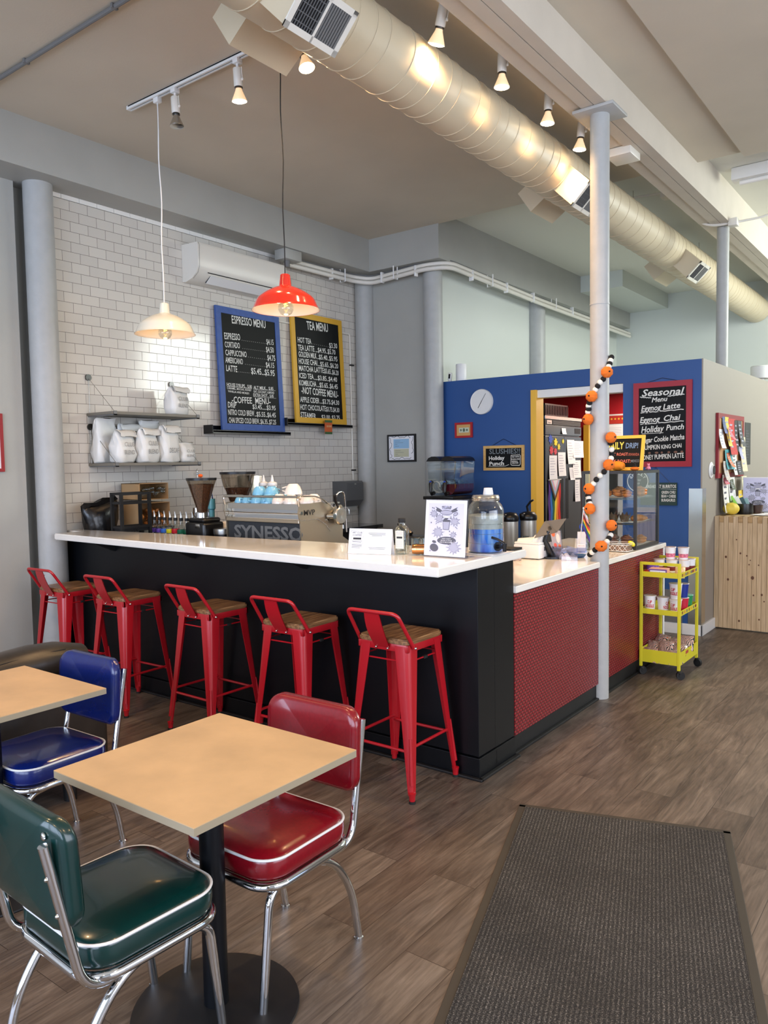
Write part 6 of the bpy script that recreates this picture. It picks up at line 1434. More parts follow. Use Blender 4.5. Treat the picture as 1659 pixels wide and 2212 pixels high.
for (x, y), c, nmn in (((-0.01, 0.0), (24, 60, 150), 'blue'), ((0.022, 0.005), (230, 200, 60), 'yellow')):
    so = thing('scissors', nmn + '-handled scissors standing in the clear cup', 'scissors', (-2.28 + x, 5.52 + y, 0.936), 0.4, 'scissors in the clear cup')
    m_s = mat(nmn + '_handle_plastic', c, 0.35)
    for s_, k in ((-1, 0), (1, 0)): MB().tube([(s_ * 0.014 + 0.014 * math.cos(2 * PI * i / 16), 0, 0.165 + 0.020 * math.sin(2 * PI * i / 16)) for i in range(16)], 0.005, 8, closed=True).tube([(s_ * 0.012, 0, 0.145), (0, 0, 0.11)], 0.005, 8).build('handle', m_s, so)
    MB().box(-0.004, -0.001, 0.0, 0.004, 0.001, 0.115).build('blades', M['steel'], so, smooth=None)
def stripes(mb_fn, cols, parent, nm_): pass
t = thing('pride_flag', 'small rainbow pride flag on a white stick on the low counter', 'flag', (-2.20, 5.35, 0.931))
MB().tube([(-0.055, 0, 0.0), (-0.02, 0, 0.32)], 0.003, 6).sph((-0.02, 0, 0.322), 0.007, n=8, m=6).build('stick', M['white'], t)
FC = [(196, 206, 220), (222, 150, 150), (60, 50, 44), (204, 40, 48), (236, 200, 50), (40, 120, 80), (40, 70, 170), (84, 44, 130)]
for i, c in enumerate(FC):
    v0, v1 = i / 8, (i + 1) / 8
    b = MB(); b.grid(lambda u, v: (-0.022 + 0.085 * u ** 1.2 * (0.35 + 0.65 * (v0 + (v1 - v0) * v)) + 0.0, 0.006 * math.sin(7 * u), 0.315 - 0.05 * u * 1.0 - 0.22 * (v0 + (v1 - v0) * v) * (0.5 + 0.5 * u) - 0.03 * (v0 + (v1 - v0) * v)), 7, 2); b.build('stripe', mat('flag_%d' % i, c, 0.6), t, smooth=70, fix=False)

# ------------------------------------------------------------------ pastry case
PC = (-2.155, 5.925, 0.931)
pc = thing('pastry_case', 'black-framed glass pastry case with three levels on the service counter', 'display case', PC)
x0, x1, y0, y1, z0, z1 = -2.365, -1.942, 5.66, 6.19, 0.931, 1.516
M['frameblk'] = mat('dark_grey_case_frame', (40, 40, 42), 0.45)
fw = 0.022
def c_(): return MB(PC)
for x in (x0, x1 - fw):
    for y in (y0, y1 - fw): c_().box(x, y, z0, x + fw, y + fw, z1, 0.002).build('post', M['frameblk'], pc, smooth=None)
b = c_()
for z in (z0, z1 - fw):
    for x in (x0, x1 - fw): b.box(x, y0 + fw, z, x + fw, y1 - fw, z + fw)
    for y in (y0, y1 - fw): b.box(x0 + fw, y, z, x1 - fw, y + fw, z + fw)
b.box(x0 + fw, y0 + fw, z0 + 0.004, x1 - fw, y1 - fw, z0 + 0.018); b.build('frame', M['frameblk'], pc, smooth=None)
c_().box(x0 + 0.008, y0 + 0.008, z1 - 0.004, x1 - 0.008, y1 - 0.008, z1 - 0.001).build('top_panel', M['frameblk'], pc, smooth=None)
for z in (1.125, 1.312): 
    sh = c_().box(x0 + 0.02, y0 + 0.02, z - 0.006, x1 - 0.02, y1 - 0.02, z).build('shelf', M['pane'], pc, smooth=None)
    c_().box(x0 + 0.02, y0 + 0.014, z - 0.012, x1 - 0.02, y0 + 0.02, z).build('shelf_edge', M['darksteel'], sh, smooth=None)
c_().box(x1 - 0.012, y0 + fw, z0 + fw, x1 - 0.009, y1 - fw, z1 - fw).build('side_glass', M['pane'], pc, smooth=None)
c_().box(x0 + fw, y0 + 0.009, z0 + fw, x1 - fw, y0 + 0.012, z1 - fw).build('front_glass', M['pane'], pc, smooth=None)
c_().box(x0 + 0.009, y0 + fw, z0 + fw, x0 + 0.012, y1 - fw, z1 - fw).build('side_glass', M['pane'], pc, smooth=None)
for z, lb in ((0.950, 'white paper sheet on the floor of the pastry case'), (1.126, 'white paper sheet on the middle shelf of the pastry case'), (1.313, 'white paper sheet on the top shelf of the pastry case')):
    t = thing('paper_liner', lb, 'paper', (-2.15, 5.92, z), 0, 'paper liners in the pastry case')
    MB().grid(lambda u, v: (-0.17 + 0.345 * u, -0.21 + 0.43 * v, 0.002 + 0.002 * math.sin(9 * u + 5 * v)), 8, 8).build('paper', M['paper'], t, smooth=60, fix=False)
M['crust'] = mat('golden_crust', (186, 112, 54), 0.4, var=0.3, vscale=25, bump=0.5, bscale=40); M['choc'] = mat('chocolate_pastry', (120, 66, 40), 0.35, var=0.35, vscale=20, bump=0.5, bscale=40); M['glaze'] = mat('sugar_glaze', (240, 226, 208), 0.3)
def bun(x, y, z, r, m, lb, glz=False, kind='roll', rz=0.0):
    t = thing('pastry', lb, 'pastry', (x, y, z), rz, 'pastries in the glass case')
    b = MB()
    if kind == 'roll':
        pts = []; rad = []
        for i in range(44):
            a = i / 43 * 2 * PI * 2.3; q = r * (0.15 + 0.68 * i / 43); pts.append((q * math.cos(a), q * math.sin(a) * 0.85, r * 0.72 + r * 0.42 * (1 - i / 43))); rad.append(r * 0.21 * (0.8 if i in (0, 43) else 1))
        b.tube(pts, rad, 10); b.sph((0, 0, r * 0.44), r * 0.88, (1, 0.85, 0.5), 20, 10)
    else:
        pts = [(r * 1.3 * math.cos(a), r * 0.9 * math.sin(a) - r * 0.3, r * 0.42) for a in [PI * (0.08 + 0.84 * i / 20) for i in range(21)]]
        b.tube(pts, [r * (0.14 + 0.40 * math.sin(PI * i / 20) + 0.03 * (i % 2)) for i in range(21)], 12)
    b.build('pastry_body', m, t, smooth=70)
    if glz:
        g_ = MB(); g_.sph((0, 0, r * 1.05), r * 0.55, (1.1, 0.9, 0.30), 16, 8); g_.build('glaze', M['glaze'], t)
for a in ((-2.22, 5.80, 1.316, 0.048, 'crust', 'glazed cinnamon roll at the left of the top shelf', True, 'roll'), (-2.125, 5.82, 1.316, 0.062, 'crust', 'big golden swirl bun in the middle of the top shelf', False, 'roll'), (-2.05, 5.76, 1.316, 0.046, 'crust', 'white-glazed roll on the top shelf beside the front post', True, 'roll'), (-1.995, 5.90, 1.316, 0.062, 'crust', 'big golden bun on the top shelf seen through the side glass', False, 'roll'),
          (-2.00, 5.90, 1.129, 0.05, 'crust', 'golden croissant on the middle shelf at the side glass', False, 'croissant'), (-2.06, 5.98, 1.129, 0.045, 'choc', 'dark croissant at the back of the middle shelf', False, 'croissant'),
          (-2.17, 5.80, 0.954, 0.062, 'choc', 'dark chocolate swirl bun at the left on the case floor', False, 'roll'), (-2.055, 5.78, 0.954, 0.06, 'choc', 'chocolate swirl bun on the case floor beside the front post', False, 'roll'), (-2.01, 5.96, 0.954, 0.05, 'crust', 'golden bun on the case floor at the side glass', False, 'roll')):
    bun(a[0], a[1], a[2], a[3], M[a[4]], a[5], a[6], a[7], rz=a[0] * 31)
for x, y, lb in ((-2.165, 5.80, 'muffin in a brown tulip paper on the middle shelf, left'), (-2.075, 5.79, 'muffin in a brown tulip paper on the middle shelf, by the front post')):
    t = thing('muffin', lb, 'muffin', (x, y, 1.129), 0, 'muffins in the glass case')
    MB().lathe([(0, 0), (0.026, 0), (0.036, 0.045), (0.030, 0.05)], n=16).build('cake', M['choc'], t); b = MB(); n = 16
    vs = [(0.027 * math.cos(2 * PI * i / n), 0.027 * math.sin(2 * PI * i / n), 0) for i in range(n)] + [((0.041 + 0.008 * (i % 4 == 0)) * math.cos(2 * PI * i / n), (0.041 + 0.008 * (i % 4 == 0)) * math.sin(2 * PI * i / n), 0.048 + 0.028 * (i % 4 == 0)) for i in range(n)]
    b.add(vs, [(i, (i + 1) % n, (i + 1) % n + n, i + n) for i in range(n)]); b.build('tulip_paper', mat('tulip_paper_' + ('a' if x < -2.1 else 'b'), (96, 74, 56), 0.6), t, smooth=None)
# on the case
dd = Vector((0, 0.06, 0.26)).normalized()
t, pn, bs, P = framed('chalk_sign', 'yellow-framed DAILY DRIP chalk sign leaning on top of the pastry case', 'chalk sign', (-2.35, 5.80, 1.518), (1, 0, 0), dd, 0.405, 0.272, 0.024, mat('bright_yellow_frame', (240, 190, 70), 0.45), M['chalkboard'], th=0.014)
base_t = bs; cy = mat('yellow_chalk', (226, 214, 90), 0.6); cbl = mat('blue_chalk', (110, 140, 180), 0.6); cor = mat('coral_chalk', (214, 110, 90), 0.6); cgr = mat('grey_chalk', (110, 116, 126), 0.6); cbr = mat('brown_chalk', (160, 82, 66), 0.6)
off_ = P(0, 0) 
for sel, m in (((0,), cy), ((1,), cbl), ((2, 4), cor), ((3,), cbr), ((5,), cgr)): letter(MB(bs), T_DRIP, off_, (1, 0, 0), dd, 0.02, sel=sel).build('lettering', m, pn, smooth=None, fix=False)
t = thing('orange_gourd', 'orange felt gourd lying on the pastry case right of the column', 'gourd', (-2.11, 5.74, 1.553), -0.4)
MB().lathe([(0, -0.055), (0.028, -0.05), (0.036, -0.02), (0.034, 0.02), (0.026, 0.048), (0.0, 0.055)], n=24, mat=Matrix.Rotation(PI / 2, 4, 'Y')).build('body', mat('light_orange_felt', (238, 140, 30), 0.7), t)
t = thing('witch_figurine', 'tiny orange pumpkin figurine with a black hat on the case corner', 'figurine', (-1.975, 5.72, 1.517)); MB().sph((0, 0, 0.014), 0.026, (1.3, 1, 0.55), 16, 8).build('pumpkin', M['felto'], t); MB().lathe([(0, 0.03), (0.018, 0.03), (0.009, 0.036), (0.009, 0.05), (0, 0.055)], n=14).build('hat', M['feltb'], t)
t = thing('pink_figurine', 'small pink bear figurine on the right end of the pastry case', 'figurine', (-1.96, 5.98, 1.517))
b = MB(); b.sph((0, 0, 0.015), 0.017, (1, 1, 0.9)).sph((0, 0, 0.038), 0.011).sph((-0.008, 0, 0.047), 0.004, n=8, m=6).sph((0.008, 0, 0.047), 0.004, n=8, m=6).sph((-0.014, -0.006, 0.010), 0.007, n=8, m=6).sph((0.014, -0.006, 0.010), 0.007, n=8, m=6); b.build('body', mat('pink_plastic', (244, 150, 176), 0.4), t)
t = thing('wire_basket', 'low white wire basket in front of the pastry case', 'basket', (-2.02, 5.545, 0.931))
b = MB(); xa, xb, ya, yb, zh = -0.11, 0.075, -0.06, 0.06, 0.062
for z in (0.006, zh, zh - 0.012):
    b.tube([(xa, ya, z), (xb, ya, z), (xb, yb, z), (xa, yb, z)], 0.0022, 6, closed=True)
for i in range(5):
    a = xa + (xb - xa) * i / 5; c = xa + (xb - xa) * (i + 1) / 5
    for y in (ya, yb): b.tube([(a, y, zh - 0.012), (c, y, 0.006)], 0.0016, 5); b.tube([(c, y, zh - 0.012), (a, y, 0.006)], 0.0016, 5)
b.build('wires', M['white'], t, smooth=60); MB().box(xa + 0.004, ya + 0.004, 0.006, xb - 0.004, yb - 0.004, 0.04, 0.004).build('contents', mat('brown_snack_packs', (120, 96, 80), 0.5, var=0.4, vscale=40), t)
t = thing('yellow_toy', 'small yellow toy clipped to the corner of the wire basket', 'toy', (-1.955, 5.60, 0.984), 0.3); MB().sph((0, 0, 0), 0.022, (1.3, 0.6, 0.8), 14, 8, Matrix.Rotation(0.6, 4, 'Y')).build('body', mat('toy_yellow', (236, 220, 50), 0.4), t)

# ------------------------------------------------------------------ yellow snack cart
CO = (-1.777, 5.915, 0)
ct = thing('snack_cart', 'bright yellow three-tier metal cart with black casters by the red counter', 'cart', CO)
def k_(): return MB(CO)
cx0, cx1, cy0, cy1 = -1.922, -1.628, 5.68, 6.155
for x in (cx0, cx1 - 0.02):
    for y in (cy0, cy1 - 0.02): k_().box(x, y, 0.065, x + 0.02, y + 0.02, 0.845, 0.002).build('post', M['cart'], ct, smooth=None)
for y in (cy0, cy1 - 0.02): k_().box(cx0 + 0.02, y, 0.825, cx1 - 0.02, y + 0.02, 0.845, 0.001).build('handle_rail', M['cart'], ct, smooth=None)
for za, zb in ((0.737, 0.775), (0.462, 0.500), (0.100, 0.195)):
    b = k_(); b.box(cx0 + 0.004, cy0 + 0.002, za, cx1 - 0.004, cy0 + 0.006, zb).box(cx0 + 0.004, cy1 - 0.006, za, cx1 - 0.004, cy1 - 0.002, zb).box(cx0 + 0.002, cy0 + 0.004, za, cx0 + 0.006, cy1 - 0.004, zb).box(cx1 - 0.006, cy0 + 0.004, za, cx1 - 0.002, cy1 - 0.004, zb).box(cx0 + 0.004, cy0 + 0.004, za, cx1 - 0.004, cy1 - 0.004, za + 0.004)
    b.build('tray', M['cart'], ct, smooth=None)
rn = random.Random(4)
sc_m = [mat('sticker_maroon', (120, 40, 40), 0.4), mat('sticker_amber', (214, 140, 40), 0.4), mat('sticker_slate', (96, 92, 110), 0.4)]
for zc, n in ((0.756, 9), (0.481, 7)):
    for i in range(n):
        y = cy0 + 0.04 + (cy1 - cy0 - 0.08) * (i + 0.4) / n; w_ = rn.uniform(0.010, 0.022)
        k_().add([(cx1 - 0.0015, y - w_, zc - 0.011), (cx1 - 0.0015, y + w_, zc - 0.009), (cx1 - 0.0015, y + w_, zc + 0.012), (cx1 - 0.0015, y - w_, zc + 0.010)], [(0, 1, 2, 3)]).build('candy_sticker', sc_m[i % 3], ct, smooth=None)
k_().add([(cx1 - 0.0015, 5.83, 0.16), (cx1 - 0.0015, 5.90, 0.16), (cx1 - 0.0015, 5.90, 0.183), (cx1 - 0.0015, 5.83, 0.183)], [(0, 1, 2, 3)]).build('red_sticker', mat('faded_red_sticker', (176, 70, 60), 0.5), ct, smooth=None)
for x, y, a in ((cx0 + 0.01, cy0 + 0.01, 0.9), (cx1 - 0.01, cy0 + 0.01, 0.6), (cx0 + 0.01, cy1 - 0.01, 0.2), (cx1 - 0.01, cy1 - 0.01, -0.3)):
    d = Vector((math.cos(a), math.sin(a), 0)); n_ = Vector((-d.y, d.x, 0)); c0 = Vector((x, y, 0.031)) + d * 0.012
    ca = k_(); ca.cyl(c0 - n_ * 0.011, c0 + n_ * 0.011, 0.030, n=24).cyl(c0 - n_ * 0.014, c0 + n_ * 0.014, 0.013, n=16); ca.tube([(x, y, 0.066), (x, y, 0.060), c0 + Vector((0, 0, 0.018))], [0.006, 0.016, 0.02], 10); o = ca.build('caster', M['rubber'], ct, smooth=50)
# cups, packets and bags on the cart
def foodcup(x, y, z, r, h, body, lid, lb, grp, txt=None, band=None, tc=(190, 30, 50), rz=0.0):
    t = thing('snack_cup', lb, 'cup', (x, y, z), rz, grp)
    MB().lathe([(0, 0.0), (r * 0.76, 0.0), (r * 0.97, h * 0.97), (r * 1.04, h * 0.975), (r * 1.04, h), (0, h)], n=28).build('cup_body', body, t, smooth=40)
    MB().lathe([(r * 1.05, h), (r * 1.07, h + 0.001), (r * 1.03, h + 0.003), (0, h + 0.0035)], n=28).build('lid', lid, t, smooth=40)
    if band: MB().lathe([(r * 0.80, h * 0.15), (r * 0.872, h * 0.48)], n=28, cap=False).build('coloured_band', band, t, smooth=60)
    if txt:
        b = MB()
        for j, l in enumerate(txt):
            for ch_i, chh in enumerate(l):
                an = -PI / 2 + 0.25 + (ch_i - len(l) / 2) * 0.30 * (0.04 / r); zz = h * (0.55 - 0.26 * j); rr_ = r * (0.76 + 0.21 * (zz / h)) + 0.0012
                p = Vector((rr_ * math.cos(an), rr_ * math.sin(an), zz)); b.text(chh, p, (-math.sin(an), math.cos(an), 0), (0, 0, 1), h * 0.20, r * 0.26, 0.0005, 0.03)
        b.build('lettering', mat('cup_ink_%d_%d' % (tc[0], tc[2]), tc, 0.5), t, smooth=None, fix=False)
    return t
M['cupwht'] = mat('white_foam_cup', (232, 232, 234), 0.35); M['lidsil'] = mat('crinkled_foil_lid', (206, 190, 182), 0.25, metal=0.3, bump=0.5, bscale=60); M['cerl'] = mat('pink_cereal_band', (214, 110, 130), 0.4, var=0.3, vscale=60); M['redlid'] = mat('dark_red_band', (120, 40, 40), 0.4)
g1 = 'cereal cups on the top tray of the yellow cart'
for x, y, z, lb in ((-1.863, 5.95, 0.742, 'cereal cup on the top tray, left in the lower row'), (-1.775, 5.965, 0.742, 'cereal cup on the top tray, middle of the lower row'), (-1.690, 5.99, 0.742, 'cereal cup on the top tray, right in the lower row'), (-1.675, 6.085, 0.742, 'cereal cup on the top tray, far right corner'), (-1.80, 6.07, 0.742, 'cereal cup on the top tray, hidden behind the lower row')):
    foodcup(x, y, z, 0.041, 0.095, M['cupwht'], M['lidsil'], lb, g1, band=M['redlid'])
for x, y, lb in ((-1.795, 6.0, 'left one of the two pink-banded cereal cups standing on top of the others'), (-1.702, 6.01, 'right one of the two pink-banded cereal cups standing on top of the others')):
    foodcup(x, y, 0.841, 0.041, 0.088, M['cupwht'], M['lidsil'], lb, g1, band=M['cerl'])
def pouch(nmn, cat, lb, x, y, z, w, d, h, m, rz=0, tilt=0.0, grp=None):
    t = thing(nmn, lb, cat, (x, y, z), rz, grp); mt_ = Matrix.Rotation(tilt, 4, 'X'); b = MB()
    for s_ in (1,):
        b.grid(lambda u, v: mt_ @ Vector(((u - 0.5) * w, (v - 0.5) * h, d * 0.5 * math.sin(PI * u) ** 0.6 * math.sin(PI * v) ** 0.6 + 0.003 * math.sin(17 * u + 9 * v) + d * 0.5)), 12, 10)
        b.grid(lambda u, v: mt_ @ Vector(((u - 0.5) * w, (v - 0.5) * h, -d * 0.5 * math.sin(PI * u) ** 0.6 * math.sin(PI * v) ** 0.6 + 0.003 * math.sin(17 * u + 9 * v) + d * 0.5)), 12, 10)
    b.build('wrapper', m, t, smooth=70); return t
pouch('candy_bag', 'candy bag', 'purple candy bag on the top tray of the yellow cart', -1.873, 5.83, 0.765, 0.09, 0.05, 0.09, mat('purple_foil', (98, 66, 168), 0.3, bump=0.6, bscale=40), 0.4, 0.5)
pouch('candy_bag', 'candy bag', 'red and white candy bag at the front left of the top tray', -1.885, 5.735, 0.742, 0.05, 0.04, 0.07, mat('red_foil', (200, 36, 40), 0.3, bump=0.6, bscale=40, var=0.2, vscale=40), 0.6, 0.2)
pouch('snack_bag', 'snack bag', 'beige snack bag on the right of the top tray', -1.672, 5.83, 0.748, 0.07, 0.06, 0.10, mat('beige_foil', (214, 186, 140), 0.35, bump=0.6, bscale=40), 0.2, 0.9)
pouch('gum_pack', 'gum pack', 'flat pale green gum pack on the top tray', -1.70, 5.715, 0.742, 0.06, 0.02, 0.04, mat('pale_green_foil', (190, 220, 140), 0.35), 0.1, 0.1)
t = thing('candy_box', 'pink box of mint rolls lettered mentos at the front of the top tray', 'box', (-1.80, 5.745, 0.742), 0.05)
MB().box(-0.065, -0.035, 0, 0.065, 0.045, 0.055, 0.002).build('carton', mat('pink_carton', (232, 170, 150), 0.5), t, smooth=None)
MB().box(-0.064, -0.037, 0.004, 0.064, -0.0352, 0.05).build('purple_face', mat('purple_print', (112, 62, 150), 0.5), t, smooth=None); MB().box(-0.055, -0.0385, 0.012, 0.055, -0.0368, 0.042).build('white_oval', M['paper'], t, smooth=None); MB().text('mentos', (-0.05, -0.039, 0.018), (1, 0, 0), (0, 0, 1), 0.018, 0.10, 0.0003, 0.03).build('lettering', mat('navy_ink', (30, 34, 90), 0.5), t, smooth=None, fix=False)
g2 = 'noodle cups on the middle tray of the yellow cart'
T_ = ('CUP', 'NOODLE')
foodcup(-1.872, 5.765, 0.467, 0.044, 0.118, M['cupwht'], M['offwhite'], 'noodle cup at the left end of the middle tray', g2, T_)
foodcup(-1.778, 5.775, 0.467, 0.044, 0.112, M['cupwht'], M['offwhite'], 'second noodle cup from the left on the middle tray', g2, T_, rz=0.9)
foodcup(-1.685, 5.765, 0.467, 0.044, 0.105, M['cupwht'], M['offwhite'], 'noodle cup at the right of the middle tray, under the stacked one', g2, T_, rz=-0.5)
foodcup(-1.685, 5.765, 0.577, 0.046, 0.112, M['cupwht'], M['offwhite'], 'noodle cup stacked on another at the right of the middle tray', g2, T_, rz=-0.5)
foodcup(-1.672, 5.90, 0.467, 0.042, 0.10, mat('red_cup', (196, 36, 60), 0.35), M['offwhite'], 'red noodle cup under the blue one on the middle tray', g2)
foodcup(-1.672, 5.90, 0.572, 0.042, 0.10, mat('blue_cup', (30, 50, 140), 0.35), M['lidsil'], 'blue noodle cup stacked on the red one on the middle tray', g2)
foodcup(-1.672, 6.01, 0.467, 0.042, 0.105, mat('green_cup', (40, 140, 80), 0.35), mat('green_lid', (130, 200, 170), 0.35), 'green noodle cup at the far right of the middle tray', g2)
# striped chip bags in the bottom bin
def chip_mat():
    m, nt, b = nm('striped_chip_bag'); tc = N(nt, 'ShaderNodeTexCoord'); mp = mapping(nt, tc, rot=(0.3, 0.2, 0.6))
    wv = N(nt, 'ShaderNodeTexWave'); nt.links.new(mp.outputs[0], wv.inputs['Vector']); wv.inputs['Scale'].default_value = 5; wv.inputs['Distortion'].default_value = 1.5; wv.inputs['Detail'].default_value = 2
    r = ramp(nt, wv.outputs['Fac'], [(0.0, (44, 30, 26)), (0.3, (60, 40, 34)), (0.42, (236, 228, 216)), (0.7, (240, 236, 228)), (0.82, (196, 100, 52)), (1.0, (160, 70, 44))]); nt.links.new(r.outputs[0], b.inputs['Base Color']); b.inputs['Roughness'].default_value = 0.28
    for e in r.color_ramp.elements: pass
    r.color_ramp.interpolation = 'CONSTANT'
    n = N(nt, 'ShaderNodeTexNoise'); n.inputs['Scale'].default_value = 30; nt.links.new(tc.outputs['Object'], n.inputs['Vector']); bump(nt, b, n.outputs['Fac'], 0.6, 0.006); return m
M['chip'] = chip_mat(); rn = random.Random(11); k = 0
wh = ('front left', 'front middle', 'front right', 'centre', 'back left', 'back right')
for i, (x, y, z, tl) in enumerate(((-1.865, 5.75, 0.16, 0.9), (-1.775, 5.745, 0.15, 0.7), (-1.70, 5.76, 0.16, 0.8), (-1.87, 5.87, 0.19, 0.6), (-1.78, 5.86, 0.20, 0.9), (-1.69, 5.88, 0.19, 0.6), (-1.85, 5.98, 0.22, 0.8), (-1.75, 5.99, 0.20, 0.5), (-1.68, 6.02, 0.22, 1.0), (-1.86, 6.08, 0.19, 0.4), (-1.77, 6.09, 0.18, 0.9))):
    pouch('chip_bag', 'chip bag', 'small chip bag striped brown, white and orange heaped in the bottom tray of the cart', x, y, z - 0.03, 0.11, 0.05, 0.12, M['chip'], rn.uniform(-0.8, 0.8), tl, 'chip bags in the bottom tray of the yellow cart')

# ------------------------------------------------------------------ slatted wood counter on the right and what stands on it
M['pine'] = wood_mat('pale_pine', [(0.25, (168, 142, 108)), (0.5, (190, 164, 128)), (0.75, (206, 180, 146))], 'z', 3.0, 0.55, stretch=16.0)
M['pinedark'] = wood_mat('end_grain_pine', [(0.3, (150, 120, 80)), (0.7, (184, 150, 104))], 'x', 8.0, 0.6, stretch=3.0)
WC = (-1.2, 8.2, 0)
wc = thing('wood_slat_counter', 'pale pine slatted block counter at the right edge', 'counter', WC)
rn = random.Random(9); x = -1.883; i = 0; b = MB(WC); e = MB(WC)
while x < -0.62:
    w_ = 0.041
    if i % 2 == 0: b.box(x, 7.64, 0.012, x + w_ - 0.0022, 7.70, 1.058)
    else:
        b.box(x, 7.641, 0.012, x + w_ - 0.0022, 7.70, 1.000); e.box(x, 7.6415, 1.001, x + w_ - 0.0022, 7.75, 1.058)
    b.box(x, 7.70, 1.01, x + w_ - 0.001, 8.75, 1.058); x += w_; i += 1
b.box(-1.883, 7.70, 0.012, -1.86, 8.75, 1.01).box(-0.66, 7.70, 0.012, -0.62, 8.75, 1.01)
sl = b.build('slats', M['pine'], wc, smooth=None); e.build('end_grain', M['pinedark'], wc, smooth=None)
kn = MB(WC)
for kx, kz, r in ((-1.655, 0.72, 0.008), (-1.78, 0.68, 0.010), (-1.69, 0.845, 0.006), (-1.60, 0.70, 0.007), (-1.58, 0.62, 0.006), (-1.76, 0.47, 0.010), (-1.55, 0.50, 0.014), (-1.54, 0.34, 0.007), (-1.50, 0.62, 0.006), (-1.47, 0.35, 0.009), (-1.66, 0.09, 0.009), (-1.49, 0.12, 0.007), (-1.45, 0.29, 0.006), (-1.57, 0.66, 0.005)):
    kn.add([(kx, 7.6397, kz)] + [(kx + r * math.cos(a), 7.6397, kz + r * 1.2 * math.sin(a)) for a in [2 * PI * q / 12 for q in range(12)]], [(0, q + 1, (q + 1) % 12 + 1) for q in range(12)])
kn.build('wood_knots', mat('brown_knot', (92, 58, 36), 0.6), sl, smooth=None, fix=False)
t = thing('yellow_pumpkin', 'small pale yellow pumpkin on the wood slat counter', 'pumpkin', (-1.79, 7.86, 1.059)); MB().sph((0, 0, 0.058), 0.075, (1, 1, 0.78), 40, 14, f=lambda a, q: 1 - 0.06 * abs(math.cos(5 * a)) ** 4).build('pumpkin', mat('yellow_gourd_skin', (220, 196, 74), 0.5), t, smooth=80); MB().tube([(0, 0, 0.105), (0.005, 0, 0.125), (0.015, 0, 0.135)], [0.012, 0.008, 0.007], 8).build('stem', mat('green_stem', (90, 110, 50), 0.7), t)
t = thing('black_caddy', 'round black caddy of flyers behind the yellow pumpkin', 'caddy', (-1.70, 8.02, 1.059)); MB().lathe([(0, 0), (0.07, 0), (0.075, 0.02), (0.07, 0.10), (0.066, 0.10), (0.066, 0.01), (0, 0.01)], n=26).build('pot', M['blackplastic'], t)
for i, (dx, a, c, lb) in enumerate(((-0.05, -0.55, (150, 214, 90), 'light green flyer standing in the black caddy'), (-0.02, -0.45, (236, 240, 236), 'white flyer standing in the black caddy'), (0.01, -0.4, (60, 90, 96), 'dark teal flyer standing in the black caddy'), (0.035, -0.35, (150, 190, 190), 'pale teal flyer standing in the black caddy'))):
    f = thing('flyer', lb, 'flyer', (-1.70 + dx, 8.0 + 0.01 * i, 1.075), 0, 'flyers in the black caddy')
    MB().box(-0.03, -0.001, 0, 0.03, 0.001, 0.17 - 0.01 * i, mat=Matrix.Rotation(a, 4, 'Y')).build('sheet', mat('flyer_%d' % i, c, 0.5), f, smooth=None)
t = thing('brown_pot', 'small brown and black pot next to the black caddy', 'pot', (-1.63, 8.16, 1.059)); MB().lathe([(0, 0), (0.05, 0), (0.062, 0.08), (0.058, 0.08), (0.05, 0.01), (0, 0.01)], n=20).build('pot', mat('brown_black_glaze', (60, 44, 38), 0.3, var=0.3, vscale=14), t)
PO_ = Vector((-1.66, 8.34, 1.06))
t = thing('poster_stand', 'framed grey ART CLUB COFFEE poster on the wood slat counter', 'sign stand', PO_)
s_ = 1.12; o_ = Vector((-1.785, 8.34, 1.062)); b = MB(PO_); b.box(-1.79, 8.34, 1.06, -1.535, 8.348, 1.405); b.build('sheet', M['paper'], t, smooth=None)
b = MB(PO_); b.box(-1.785, 8.338, 1.07, -1.54, 8.3395, 1.395); b.build('printed_area', M['lav'], t, smooth=None)
poster_art(t, Vector((-1.785, 8.3375, 1.075)), (1, 0, 0), (0, 0, 1), 0.25, 0.31); MB(PO_).box(-1.80, 8.30, 1.059, -1.50, 8.39, 1.064).build('base', M['blackplastic'], t, smooth=None)
t = thing('magazine_stack', 'loose papers and magazines spread on top of the wood slat counter', 'papers', (-1.45, 8.15, 1.059), 0.1)
for i, (x, y, a) in enumerate(((0, 0, 0.1), (0.06, -0.12, 0.5), (-0.05, -0.2, -0.3), (0.1, -0.28, 0.9))): MB().cbox((x, y, 0.002 + 0.002 * i), (0.21, 0.28, 0.0018), 0, a).build('sheet', M['paper'] if i % 2 == 0 else mat('colour_leaflet', (190, 150, 130), 0.5, var=0.4, vscale=20), t, smooth=None)

# ------------------------------------------------------------------ on the blue wall
t, pn, bs, P = framed('chalk_sign', 'large red-framed chalk sign headed Seasonal Menu on the blue wall', 'chalk sign', (-2.50, 7.195, 1.527), (1, 0, 0), (0, 0, 1), 0.525, 0.775, 0.05, M['redf'], M['chalkboard'], th=0.024)
letter(MB(bs), T_SEAS, P(0, 0), (1, 0, 0), (0, 0, 1), 0.018, sel=range(9), shear=0.25, hk=0.92).build('lettering', M['chalk'], pn, smooth=None, fix=False)
letter(MB(bs), T_SEAS, P(0, 0), (1, 0, 0), (0, 0, 1), 0.018, sel=range(9, 17)).build('lettering', M['chalk'], pn, smooth=None, fix=False)
b = MB(bs)
for u, w_ in ((0.10, 0.010), (0.15, 0.013), (0.215, 0.017), (0.262, 0.010), (0.325, 0.013), (0.385, 0.017), (0.44, 0.013)): b.add([P(u + w_ * math.cos(a), 0.128 + 0.01 * math.sin(a) + 0.02 * (u - 0.1), 0.0016) for a in [2 * PI * q / 10 for q in range(10)]], [tuple(range(10))])
b.build('brown_dots', mat('brown_chalk_pen', (120, 84, 68), 0.6), pn, smooth=None, fix=False)
